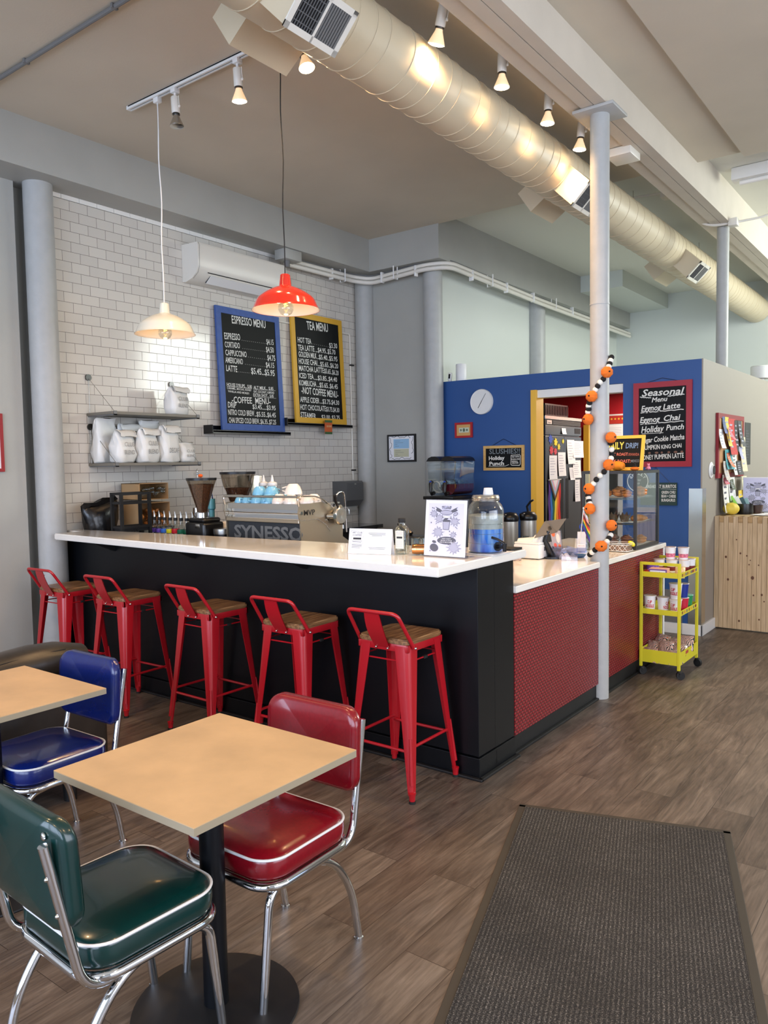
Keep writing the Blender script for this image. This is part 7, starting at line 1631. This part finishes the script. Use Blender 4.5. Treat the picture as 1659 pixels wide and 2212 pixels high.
MB(bs).tube([(-2.38, 7.205, 2.30), (-2.24, 7.21, 2.335), (-2.10, 7.205, 2.30)], 0.0022, 5).build('hanging_wire', M['darksteel'], t)
t, pn, bs, P = framed('chalk_sign', 'light wood-framed SLUSHIES chalk sign on the blue wall', 'chalk sign', (-4.098, 7.198, 1.508), (1, 0, 0), (0, 0, 1), 0.473, 0.258, 0.028, M['woodf'], M['chalkboard'], th=0.02)
cg = mat('grey_outline_chalk', (120, 130, 136), 0.6)
letter(MB(bs), T_SLUSH, P(0, 0), (1, 0, 0), (0, 0, 1), 0.01, sel=(0,)).build('lettering', cg, pn, smooth=None, fix=False)
lt_ = letter(MB(bs), T_SLUSH, P(0, 0), (1, 0, 0), (0, 0, 1), 0.03, sel=range(1, 7)); X3 = (1, 0, 0); Z3 = (0, 0, 1)
lt_.stroke([(0.325, 0.155), (0.425, 0.158), (0.43, 0.15), (0.428, 0.06), (0.42, 0.05), (0.33, 0.052), (0.322, 0.06), (0.325, 0.155)], 0.006, P(0, 0), X3, Z3, 0.0012).stroke([(0.06, 0.045), (0.18, 0.042), (0.26, 0.045), (0.30, 0.06)], 0.004, P(0, 0), X3, Z3, 0.0012)
lt_.build('lettering', M['chalk'], pn, smooth=None, fix=False)
MB(bs).tube([(-4.00, 7.21, 1.765), (-3.865, 7.212, 1.835), (-3.72, 7.21, 1.765)], 0.0022, 5).build('hanging_wire', M['darksteel'], t)
t = thing('chalk_sign', 'dark green BREAKFAST BURRITOS chalk board hung right of the pastry case', 'chalk sign', (-2.26, 7.19, 1.17)); bs = Vector((-2.26, 7.19, 1.17))
bd_ = MB(bs).box(-2.43, 7.192, 1.176, -2.098, 7.204, 1.383).build('panel', mat('green_chalkboard', (22, 52, 48), 0.5), t, smooth=None)
letter(MB(bs), T_BURR, (-2.42, 7.1915, 1.17), (1, 0, 0), (0, 0, 1), 0.02, lift=0.0005).build('lettering', M['chalk'], bd_, smooth=None, fix=False)
MB(bs).tube([(-2.36, 7.2, 1.38), (-2.30, 7.212, 1.525), (-2.16, 7.2, 1.38)], 0.0015, 5).build('hanging_wire', M['darksteel'], t)
t = thing('round_sign', 'round black bakery sign lettered GNARLY on the blue wall behind the pastry case', 'sign', (-2.455, 7.20, 1.397)); bs = Vector((-2.455, 7.20, 1.397)); RX = Matrix.Rotation(PI / 2, 4, 'X')
MB().lathe([(0, 0), (0.103, 0), (0.103, 0.008), (0, 0.008)], n=48, mat=RX).build('disc', M['chalkboard'], t)
b = MB(); n = 48; vs = [(r * math.cos(2 * PI * i / n), -0.0088, r * math.sin(2 * PI * i / n)) for r in (0.092, 0.099) for i in range(n)]; b.add(vs, [(i, (i + 1) % n, (i + 1) % n + n, i + n) for i in range(n)])
for i, chh in enumerate('GNARLY'):
    a = PI * 0.5 + (2.5 - i) * 0.42; p = Vector((0.060 * math.cos(a), -0.009, 0.060 * math.sin(a))); ti = Vector((math.sin(a), 0, -math.cos(a))); b.text(chh, p - ti * 0.011, ti, (math.cos(a), 0, math.sin(a)), 0.024, 0.020, 0.0005, 0.03)
b.text('PASTRY', (-0.03, -0.0095, 0.0), (1, 0, 0), (0, 0, 1), 0.016, 0.06); b.text('SHOP', (-0.02, -0.0095, -0.03), (1, 0, 0), (0, 0, 1), 0.016, 0.04); b.build('lettering', M['chalk'], t, smooth=None, fix=False)
ck = thing('wall_clock', 'round white wall clock on the blue wall', 'clock', (-4.115, 7.217, 2.232))
MB().lathe([(0, 0.0), (0.132, 0.0), (0.134, 0.02), (0.130, 0.028), (0.126, 0.024), (0, 0.022)], n=56, mat=RX).build('case', M['white'], ck, smooth=40)
b = MB()
for i in range(12):
    a = PI / 2 - (i + 1) * PI / 6; s_ = str(i + 1); b.text(s_, (0.10 * math.cos(a) - 0.007 * len(s_), -0.0228, 0.10 * math.sin(a) - 0.009), (1, 0, 0), (0, 0, 1), 0.018, 0.013 * len(s_), 0.0, 0.0)
b.build('numerals', M['greymetal'], ck, smooth=None, fix=False)
def hand(a, L, w_): return MB().add([(-0.012 * math.cos(a) - w_ * math.sin(a), -0.0245, -0.012 * math.sin(a) + w_ * math.cos(a)), (-0.012 * math.cos(a) + w_ * math.sin(a), -0.0245, -0.012 * math.sin(a) - w_ * math.cos(a)), (L * math.cos(a) + w_ * math.sin(a), -0.0245, L * math.sin(a) - w_ * math.cos(a)), (L * math.cos(a) - w_ * math.sin(a), -0.0245, L * math.sin(a) + w_ * math.cos(a))], [(0, 1, 2, 3)])
hand(PI / 2 - PI / 6 * 1.1, 0.10, 0.0022).build('minute_hand', M['ink'], ck, smooth=None, fix=False); hand(PI / 2 - PI / 6 * 7.05, 0.075, 0.003).build('hour_hand', M['ink'], ck, smooth=None, fix=False)
t, pn, bs, P = framed('framed_picture', 'small red-framed dollar bill on the blue wall', 'picture frame', (-4.447, 7.196, 1.862), (1, 0, 0), (0, 0, 1), 0.216, 0.163, 0.022, mat('bright_red_frame', (170, 30, 36), 0.4), mat('tan_mount', (206, 160, 96), 0.6), th=0.02)
b = MB(bs); b.add([P(u, v, 0.0006) for u, v in ((0.05, 0.055), (0.175, 0.055), (0.175, 0.108), (0.05, 0.108))], [(0, 1, 2, 3)]); bl_ = b.build('dollar_bill', mat('bill_paper', (196, 204, 180), 0.6), t, smooth=None, fix=False)
b = MB(bs)
for cu, r in ((0.1125, 0.015), (0.075, 0.010), (0.15, 0.010)): b.add([P(cu + r * math.cos(a), 0.082 + r * 1.3 * math.sin(a), 0.0012) for a in [2 * PI * q / 14 for q in range(14)]], [tuple(range(14))])
b.build('engraving', mat('bill_green_ink', (90, 104, 84), 0.6), bl_, smooth=None, fix=False)
t, pn, bs, P = framed('framed_picture', 'black-framed certificate with a squiggle border on the grey wall', 'picture frame', (-5.272, 7.076, 1.615), (1, 0, 0), (0, 0, 1), 0.388, 0.307, 0.02, M['blackmatte'], M['paper'], th=0.02)
for (u0, v0, u1, v1, c, nn_) in ((0.085, 0.15, 0.30, 0.255, (150, 190, 222), 'blue_check'), (0.09, 0.055, 0.295, 0.145, (196, 196, 168), 'receipt')):
    b = MB(bs); b.add([P(u0, v0, 0.0006), P(u1, v0, 0.0006), P(u1, v1, 0.0006), P(u0, v1, 0.0006)], [(0, 1, 2, 3)]); q_ = b.build(nn_, mat(nn_ + '_paper', c, 0.6), t, smooth=None, fix=False)
    b = MB(bs)
    for k in range(4): b.stroke([(u0 + 0.02, v1 - 0.02 - 0.02 * k), (u0 + 0.02 + 0.12 * (0.6 + 0.4 * math.sin(k * 2)), v1 - 0.02 - 0.02 * k)], 0.0025, P(0, 0), X3, Z3, 0.0012)
    b.build('writing', M['dgrey'], q_, smooth=None, fix=False)
b = MB(bs)
for seed, pts in enumerate((((0.03, 0.27), (0.06, 0.20), (0.03, 0.13), (0.06, 0.07), (0.035, 0.04)), ((0.06, 0.275), (0.14, 0.285), (0.20, 0.265), (0.28, 0.285), (0.33, 0.26)), ((0.35, 0.27), (0.335, 0.20), (0.355, 0.13), (0.33, 0.08)), ((0.06, 0.035), (0.13, 0.03), (0.20, 0.045), (0.27, 0.03), (0.34, 0.045)))):
    q = []; 
    for i in range(len(pts) - 1):
        for k in range(8):
            s_ = k / 8; a, c = Vector(pts[i]), Vector(pts[i + 1]); p_ = a.lerp(c, s_); q.append((p_.x + 0.006 * math.sin(s_ * 6.28), p_.y + 0.006 * math.cos(s_ * 6.28)))
    b.stroke(q, 0.0045, P(0, 0), X3, Z3, 0.0012)
b.build('squiggles', M['ink'], t, smooth=None, fix=False)
t = thing('white_speaker', 'white cylindrical speaker standing on top of the blue wall', 'speaker', (-4.41, 7.285, 2.479)); MB().lathe([(0, 0), (0.058, 0), (0.06, 0.006), (0.06, 0.172), (0.056, 0.18), (0, 0.18)], n=32).build('body', M['white'], t)
t = thing('security_camera', 'small white camera standing beside the speaker on the blue wall', 'camera', (-4.545, 7.27, 2.479)); MB().cbox((0, 0, 0.055), (0.04, 0.03, 0.085), 0.006, Matrix.Rotation(0.12, 4, 'Y')).cbox((0, 0, 0.006), (0.03, 0.03, 0.012), 0.003).build('body', M['white'], t); MB().cbox((0.001, -0.0155, 0.058), (0.022, 0.002, 0.05), 0.0005, Matrix.Rotation(0.12, 4, 'Y')).build('lens_plate', M['rubber'], t)
t = thing('white_speaker', 'white speaker on top of the taupe wall at the right edge', 'speaker', (-1.955, 9.95, 2.481)); MB().lathe([(0, 0), (0.035, 0), (0.035, 0.03), (0.11, 0.035), (0.115, 0.17), (0.105, 0.18), (0, 0.18)], n=32).build('body', M['white'], t)

# ------------------------------------------------------------------ on the taupe side wall
t = thing('wall_thermostat', 'round white thermostat with a dark face on the taupe wall', 'thermostat', (-1.886, 7.50, 1.49)); RY = Matrix.Rotation(PI / 2, 4, 'Y')
MB().lathe([(0, 0), (0.075, 0), (0.075, 0.006), (0.07, 0.009), (0, 0.009)], n=36, mat=RY).build('wall_plate', M['white'], t); MB().lathe([(0, 0.009), (0.045, 0.009), (0.046, 0.028), (0, 0.028)], n=32, mat=RY).build('body', M['white'], t); MB().lathe([(0, 0.028), (0.042, 0.028), (0.040, 0.032), (0, 0.032)], n=32, mat=RY).build('face', M['rubber'], t)
CB = Vector((-1.886, 7.66, 1.41))
t, pn, bs, P = framed('notice_board', 'red-framed notice board buried in pinned flyers on the taupe wall', 'notice board', (-1.862, 7.66, 1.41), (0, 1, 0), (0, 0, 1), 1.03, 0.61, 0.045, mat('dark_red_frame', (140, 28, 36), 0.5), mat('cork', (186, 140, 96), 0.8), th=0.024)
FL = [(0.02, 0.28, 0.18, 0.60 - 0.14, (236, 236, 232)), (0.13, 0.42, 0.24, 0.58, (70, 90, 150)), (0.22, 0.30, 0.36, 0.58, (226, 206, 80)), (0.35, 0.22, 0.62, 0.57, (198, 38, 36)), (0.58, 0.25, 0.75, 0.56, (40, 30, 34)), (0.72, 0.3, 0.88, 0.56, (60, 60, 66)), (0.82, 0.05, 1.04, 0.40, (230, 214, 180)), (0.20, 0.08, 0.48, 0.27, (70, 160, 170)), (0.26, 0.10, 0.38, 0.24, (224, 112, 50)), (0.47, 0.02, 0.66, 0.24, (232, 226, 220)), (0.12, -0.02, 0.28, 0.16, (200, 190, 180)),
      (0.10, -0.33, 0.30, 0.03, (232, 228, 220)), (0.12, -0.06, 0.27, 0.0, (200, 70, 90)), (0.30, -0.30, 0.55, 0.0, (226, 226, 224)), (0.36, -0.12, 0.50, -0.02, (74, 84, 50)), (0.85, -0.18, 1.06, 0.0, (226, 222, 190)), (0.70, -0.40, 0.92, -0.14, (240, 200, 70)), (0.60, 0.02, 0.80, 0.16, (44, 40, 44)), (0.68, 0.18, 0.80, 0.30, (180, 180, 214)), (0.24, 0.36, 0.33, 0.48, (226, 120, 140))]
pc_names = ['white', 'blue', 'yellow', 'large red', 'black', 'charcoal', 'cream', 'teal picture', 'orange', 'crumpled white', 'grey', 'long white', 'pink-red', 'slanted white', 'olive photo', 'pale yellow', 'yellow and orange', 'dark', 'lilac', 'pink']
for i, (u0, v0, u1, v1, c) in enumerate(FL):
    f = thing('pinned_flyer', '%s flyer %s the red notice board' % (pc_names[i], 'hanging below' if v1 < 0.05 else 'pinned on'), 'flyer', P((u0 + u1) / 2, v1, 0.004 + 0.0016 * i), 0, 'flyers on the red notice board')
    W_, H_ = u1 - u0, v1 - v0; k = (i * 37 % 11) / 11 - 0.5
    MB().grid(lambda u, v: (0.002 + (0.05 + 0.03 * k) * v * v * (0.5 + abs(k)) , (u - 0.5) * W_ + 0.03 * k * v, -H_ * v), 4, 6).build('sheet', mat('flyer_paper_%d' % i, c, 0.5, var=0.12, vscale=30), f, smooth=60, fix=False)
    b = MB(); rr_ = random.Random(i)
    for q in range(5):
        v = 0.15 + 0.15 * q; b.add([(0.0035 + (0.05 + 0.03 * k) * vv * vv * (0.5 + abs(k)), (u - 0.5) * W_ + 0.03 * k * vv, -H_ * vv) for u, vv in ((0.15, v + 0.05), (0.15 + 0.6 * rr_.uniform(0.4, 1), v + 0.05), (0.15 + 0.6 * rr_.uniform(0.4, 1), v), (0.15, v))], [(0, 1, 2, 3)])
    b.build('print', M['dgrey'] if sum(c) > 300 and i % 2 else M['lgrey'], f, smooth=None, fix=False)
t = thing('black_poster', 'narrow black poster on the taupe wall right of the notice board', 'poster', (-1.884, 8.96, 1.52))
MB((-1.884, 8.96, 1.52)).box(-1.886, 8.84, 1.525, -1.883, 9.10, 1.97).build('sheet', mat('black_poster_paper', (22, 20, 22), 0.4), t, smooth=None); b = MB((-1.884, 8.96, 1.52))
for q in range(12): b.box(-1.8828, 8.87, 1.57 + 0.028 * q, -1.8822, 8.87 + 0.10 + 0.08 * ((q * 0.37) % 1), 1.577 + 0.028 * q)
b.build('print', M['dgrey'], t, smooth=None)
t, pn, bs, P = framed('framed_picture', 'red-framed white picture cut by the left edge on the grey wall', 'picture frame', (-5.655, 2.55, 1.585), (0, 1, 0), (0, 0, 1), 0.335, 0.425, 0.024, mat('left_red_frame', (150, 26, 30), 0.4), M['paper'], th=0.02)

# ------------------------------------------------------------------ slush machine, airpots and their table
tt = thing('drinks_table', 'dark table under the slush machine and airpots against the blue wall', 'table', (-4.05, 6.8, 0))
MB((-4.05, 6.8, 0)).box(-4.63, 6.38, 0.70, -3.30, 7.195, 0.735, 0.003).build('tabletop', M['blackmatte'], tt, smooth=None)
for x, y in ((-4.6, 6.42), (-3.36, 6.42), (-4.6, 7.14), (-3.36, 7.14)): MB((-4.05, 6.8, 0)).box(x - 0.02, y - 0.02, 0, x + 0.02, y + 0.02, 0.70).build('leg', M['blackmatte'], tt, smooth=None)
SO = (-4.16, 6.66, 0.736)
sm = thing('slush_machine', 'twin-bowl slush machine with red punch, in front of the blue wall', 'slush machine', SO)
def l_(): return MB(SO)
l_().box(-4.34, 6.46, 0.74, -3.98, 6.90, 1.235, 0.01).build('base_cabinet', mat('charcoal_cabinet', (66, 66, 68), 0.4), sm)
l_().box(-4.335, 6.40, 1.235, -3.985, 6.88, 1.268, 0.006).build('drip_tray', M['blackplastic'], sm)
l_().box(-4.325, 6.455, 1.165, -3.995, 6.46, 1.215).build('control_panel', M['blackplastic'], sm, smooth=None)
l_().box(-4.23, 6.452, 1.187, -4.155, 6.4555, 1.203).build('red_display', mat('red_led', (220, 40, 40), 0.4, emit=(255, 60, 50), estr=2.0), sm, smooth=None)
for i, xc in enumerate((-4.24, -4.075)):
    b = l_(); nv = 20; yy0, yy1 = 6.46, 6.84; prof = []
    # cross-section: round trough below, flared tank above
    sec = [(xc + 0.078 * math.cos(a), 1.345 + 0.072 * math.sin(a)) for a in [PI + PI * q / 12 for q in range(13)]]
    sec = [(xc - 0.080, 1.61), (xc - 0.066, 1.44)] + [(xc - 0.078, 1.40)] + sec + [(xc + 0.078, 1.40)] + [(xc + 0.066, 1.44), (xc + 0.080, 1.61)]
    n = len(sec); vs = [(x, y, z) for y in (yy0, yy1) for x, z in sec]
    b.add(vs, [(q, q + 1, q + 1 + n, q + n) for q in range(n - 1)] + [tuple(range(n)), tuple(range(n, 2 * n))]); bo = b.build('bowl', M['clear'], sm, smooth=40)
    l_().prism([(xc - 0.084, 1.612), (xc + 0.084, 1.612), (xc + 0.06, 1.645), (xc + 0.02, 1.66), (xc - 0.02, 1.66), (xc - 0.06, 1.645)], yy0 - 0.01, yy1 + 0.01, 'xz').build('bowl_lid', M['blackplastic'], sm, smooth=None)
    if i == 1:
        b = l_(); q = [(xc + 0.072 * math.cos(a), 1.345 + 0.066 * math.sin(a)) for a in [PI + PI * q / 14 for q in range(15)]] + [(xc + 0.07, 1.385), (xc - 0.07, 1.385)]; b.prism(q, 6.468, 6.832, 'xz'); b.build('red_punch', mat('dark_red_punch', (92, 22, 40), 0.2), sm, smooth=40)
        for yk in (6.55, 6.64, 6.73): l_().cyl((xc, yk, 1.36), (xc, yk + 0.012, 1.36), 0.074, n=32).build('auger_ring', M['clear'], sm)
    else:
        l_().tube([(xc + 0.058 * math.cos(a), 6.48 + 0.05 * a / PI, 1.355 + 0.055 * math.sin(a)) for a in [q * PI / 8 for q in range(50)]], 0.008, 6).build('auger', M['white'], sm)
    tp = l_(); tp.tube([(xc - 0.02, 6.452, 1.41), (xc - 0.02, 6.43, 1.39), (xc - 0.02, 6.43, 1.30)], [0.020, 0.020, 0.013], 12).cyl((xc, 6.46, 1.30), (xc, 6.415, 1.29), 0.018, n=12); tp.build('tap', M['blackplastic'], sm, smooth=50)
    l_().cyl((xc - 0.02, 6.430, 1.408), (xc - 0.02, 6.423, 1.408), 0.012, n=16).build('blue_badge', mat('blue_badge', (40, 80, 190), 0.3), sm)
for i, (x, y, lb) in enumerate(((-3.535, 6.72, 'steel airpot with a black lid right behind the drinks jar'), (-3.44, 6.92, 'steel airpot against the blue wall, its pump lever raised'))):
    t = thing('airpot', lb, 'airpot', (x, y, 0.736), 0.0, 'steel airpots on the drinks table')
    MB().lathe([(0, 0), (0.074, 0), (0.078, 0.01), (0.078, 0.295), (0.07, 0.30), (0, 0.30)], n=32).build('body', mat('airpot_steel_%d' % i, (222, 218, 208), 0.32, metal=0.7), t)
    MB().lathe([(0.082, 0.285), (0.086, 0.30), (0.084, 0.33), (0.06, 0.365), (0.0, 0.375)], n=32).cbox((-0.02, -0.07, 0.335), (0.05, 0.09, 0.05), 0.014).build('lid', M['blackplastic'], t, smooth=50)
    if i: MB().tube([(0.0, 0, 0.36), (-0.01, -0.01, 0.42), (0.03, -0.01, 0.47), (0.06, -0.01, 0.485)], [0.012, 0.011, 0.011, 0.009], 10).build('pump_lever', M['blackplastic'], t, smooth=60)
t = thing('yellow_cup', 'small glass of bright yellow liquid by the airpots', 'glass', (-3.36, 6.70, 0.736)); MB().lathe([(0, 0), (0.03, 0), (0.034, 0.15), (0.032, 0.15), (0.028, 0.004), (0, 0.004)], n=20).build('glass_body', M['clear'], t); MB().lathe([(0, 0.005), (0.027, 0.005), (0.03, 0.10), (0, 0.10)], n=20).build('drink', mat('yellow_juice', (232, 206, 40), 0.3), t)
t = thing('blender_handle', 'black appliance with a side handle behind the bar, left of the poster', 'appliance', (-2.82, 4.02, 0.901)); MB().box(-0.05, -0.08, 0, 0.12, 0.08, 0.24, 0.015, 3).build('body', M['blackplastic'], t, smooth=50); MB().tube([(-0.05, -0.02, 0.205), (-0.17, -0.03, 0.20)], [0.013, 0.016], 10).build('handle', M['blackplastic'], t); MB().tube([(-0.01, 0, 0.24), (-0.06, 0, 0.29), (-0.10, 0, 0.31)], [0.03, 0.02, 0.006], 10).build('spout', M['blackplastic'], t)

# ------------------------------------------------------------------ kitchen seen through the door opening
FO = (-3.9, 8.07, 0)
fr = thing('steel_refrigerator', 'tall stainless refrigerator covered in papers, seen through the doorway', 'refrigerator', FO)
def r_(): return MB(FO)
M['fridge'] = mat('fridge_steel', (88, 88, 88), 0.25, metal=0.9, bump=0.03, bscale=300)
FX = -3.575
r_().box(-4.3, 7.58, 0.12, FX - 0.03, 8.56, 2.075).build('cabinet', M['fridge'], fr, smooth=None)
for y0_, y1_ in ((7.60, 8.075), (8.085, 8.55)):
    dn = r_().box(FX - 0.03, y0_, 0.16, FX, y1_, 1.865, 0.004).build('door', M['fridge'], fr, smooth=None)
    hy = y1_ - 0.10 if y0_ < 8 else y0_ + 0.03
    r_().box(FX - 0.001, hy, 0.95, FX + 0.002, hy + 0.07, 1.40).build('recessed_handle', M['blackmatte'], dn, smooth=None)
r_().box(FX - 0.03, 7.60, 1.875, FX, 8.55, 1.98, 0.004).build('lower_fascia', M['fridge'], fr, smooth=None)
r_().box(FX - 0.03, 7.60, 1.985, FX - 0.006, 8.55, 2.04).build('vent_grille', M['blackmatte'], fr, smooth=None); b = r_()
for q in range(5): b.box(FX - 0.006, 7.80, 1.99 + 0.010 * q, FX - 0.002, 8.53, 1.993 + 0.010 * q)
b.build('vent_slats', M['greymetal'], fr, smooth=None); r_().box(FX - 0.03, 7.59, 2.042, FX + 0.004, 8.56, 2.078, 0.004).build('top_cap', M['steel'], fr, smooth=None)
r_().box(FX - 0.005, 7.64, 1.992, FX - 0.001, 7.76, 2.032).build('brand_plate', M['steel'], fr, smooth=None); b = r_(); b.text('true', (FX, 7.665, 2.0), (0, 1, 0), (0, 0, 1), 0.018, 0.07).build('plate_lettering', M['ink'], fr, smooth=None, fix=False)
r_().box(FX - 0.001, 8.36, 1.90, FX + 0.002, 8.52, 1.96).build('display', M['blackmatte'], fr, smooth=None)
for y in (7.64, 8.5): r_().cyl((-3.65, y, 0), (-3.65, y, 0.12), 0.02).build('foot', M['blackmatte'], fr)
PP = [(7.682, 1.40, 7.881, 1.656, 'white list'), (7.905, 1.43, 8.10, 1.69, 'white list'), (8.138, 1.56, 8.34, 1.83, 'white sheet'), (8.31, 1.63, 8.60, 1.82, 'white sheet'), (8.30, 1.40, 8.52, 1.60, 'white sheet'), (8.20, 1.38, 8.33, 1.52, 'white slip'), (8.36, 1.13, 8.50, 1.38, 'white picture sheet'), (8.0, 1.89, 8.11, 1.955, 'small white note')]
pl_ = ['left one on the left door', 'right one on the left door', 'tall one on the right door', 'tilted one at the top right', 'middle of the right door', 'curled below the tall sheet', 'lowest on the right door', 'on the top fascia']
for i, (a, c, d, e, nn_) in enumerate(PP):
    f = thing('fridge_paper', nn_ + ' stuck to the refrigerator, ' + pl_[i], 'paper', (FX + 0.003, (a + d) / 2, e), 0, 'papers stuck to the refrigerator'); W_, H_ = d - a, e - c
    MB().grid(lambda u, v: (0.001 + 0.012 * v * v, (u - 0.5) * W_ + 0.015 * v * (i % 3 - 1), -H_ * v), 3, 5).build('sheet', M['paper'], f, smooth=60, fix=False); b = MB()
    for q in range(7): b.add([(0.0022 + 0.012 * vv * vv, yv * W_ + 0.015 * vv * (i % 3 - 1), -H_ * vv) for yv, vv in ((-0.38, 0.12 + 0.11 * q), (0.1 + 0.25 * ((q * 7) % 3) / 3, 0.12 + 0.11 * q), (0.1 + 0.25 * ((q * 7) % 3) / 3, 0.145 + 0.11 * q), (-0.38, 0.145 + 0.11 * q))], [(0, 1, 2, 3)])
    b.build('print', M['lgrey'], f, smooth=None, fix=False)
for i, (y, z, w_, h_, c, lb) in enumerate(((7.72, 1.83, 0.10, 0.06, (50, 80, 180), 'blue sticker magnet on the refrigerator'), (7.85, 1.80, 0.09, 0.07, (240, 214, 40), 'left yellow flower magnet on the refrigerator'), (7.93, 1.75, 0.07, 0.09, (236, 206, 50), 'middle yellow magnet on the refrigerator'), (8.04, 1.81, 0.05, 0.08, (240, 214, 40), 'right yellow magnet on the refrigerator'), (7.74, 1.71, 0.10, 0.09, (206, 50, 60), 'left red fruit magnet on the refrigerator'), (7.84, 1.70, 0.08, 0.08, (206, 60, 70), 'right red fruit magnet on the refrigerator'))):
    f = thing('fridge_magnet', lb, 'magnet', (FX + 0.001, y, z), 0, 'magnets on the refrigerator'); MB().prism(star(0, 0, w_ * 0.36, w_ * 0.55, 7, i, 0.1, i), 0.0, 0.003, 'yz').build('magnet', mat('magnet_%d' % i, c, 0.4), f, smooth=None)
t = thing('pride_banner', 'progress pride flag hanging on the left refrigerator door', 'flag', (FX + 0.006, 7.81, 1.395)); O = (FX + 0.006, 7.81, 1.395)
for i, c in enumerate(((84, 44, 130), (40, 110, 190), (30, 96, 60), (240, 216, 60), (240, 130, 40), (206, 36, 40))):
    b = MB(); b.grid(lambda u, v: (0.004 * math.sin(9 * v + i), -0.155 + 0.31 * (i + u) / 6 * (1 - 0.02 * v), -0.44 * v), 2, 8); b.build('stripe', mat('banner_%d' % i, c, 0.6), t, smooth=70, fix=False)
for i, (k, c) in enumerate(((1.0, (46, 36, 32)), (0.86, (130, 92, 56)), (0.74, (150, 196, 220)), (0.56, (232, 170, 190)), (0.38, (236, 232, 236)))):
    MB().add([(0.007 + 0.0008 * i, -0.155 * k, -0.005), (0.007 + 0.0008 * i, 0.155 * k, -0.005), (0.007 + 0.0008 * i, 0, -0.005 - 0.23 * k)], [(0, 1, 2)]).build('chevron', mat('chevron_%d' % i, c, 0.6), t, smooth=None, fix=False)
MB().tube([(0.005, -0.16, 0.0), (0.005, 0.16, 0.0)], 0.004, 6).build('rod', M['white'], t)
t = thing('milk_crate', 'black plastic milk crate on top of the refrigerator', 'crate', (-3.75, 7.92, 2.079)); b = MB(); 
for z in (0.0, 0.115): b.box(-0.16, -0.30, z, 0.16, -0.285, z + 0.015).box(-0.16, 0.285, z, 0.16, 0.30, z + 0.015).box(-0.16, -0.30, z, -0.145, 0.30, z + 0.015).box(0.145, -0.30, z, 0.16, 0.30, z + 0.015)
for q in range(15):
    y = -0.292 + 0.584 * q / 14; b.box(0.148, y - 0.010, 0.0, 0.158, y + 0.010, 0.13)
for q in range(7):
    x = -0.152 + 0.304 * q / 6; b.box(x - 0.010, -0.298, 0, x + 0.010, -0.288, 0.13)
b.box(-0.15, -0.29, 0.0, 0.15, 0.29, 0.006); b.build('crate_body', M['blackplastic'], t, smooth=None)
t = thing('white_carton', 'white box on the refrigerator left of the milk crate', 'box', (-3.70, 7.54, 2.079)); t.location = (-3.92, 7.80, 2.079); bpy.data.objects.remove(t)
for i, (x0_, z0_, x1_, z1_, c, lb) in enumerate(((-3.60, 2.04, -3.38, 2.14, (190, 50, 34), 'red patterned print hung high in the kitchen'), (-3.62, 1.86, -3.36, 2.035, (240, 240, 240), 'white notice hung below the red print in the kitchen'))):
    f = thing('kitchen_poster', lb, 'poster', ((x0_ + x1_) / 2, 9.37, z0_)); O = ((x0_ + x1_) / 2, 9.37, z0_); MB(O).box(x0_, 9.372, z0_, x1_, 9.38, z1_).build('sheet', mat('kitchen_print_%d' % i, c, 0.5), f, smooth=None)
    b = MB(O)
    for q in range(5): 
        if i == 0: b.add([(x0_ + 0.03 + 0.045 * q + 0.012 * math.cos(a), 9.3715, z0_ + 0.06 + 0.012 * math.sin(a)) for a in [2 * PI * w_ / 10 for w_ in range(10)]], [tuple(range(10))])
        else: b.box(x0_ + 0.03, 9.3712, z0_ + 0.05 + 0.02 * q, x1_ - 0.04, 9.3716, z0_ + 0.053 + 0.02 * q)
    b.build('print', M['yellow'] if i == 0 else M['lgrey'], f, smooth=None, fix=False)
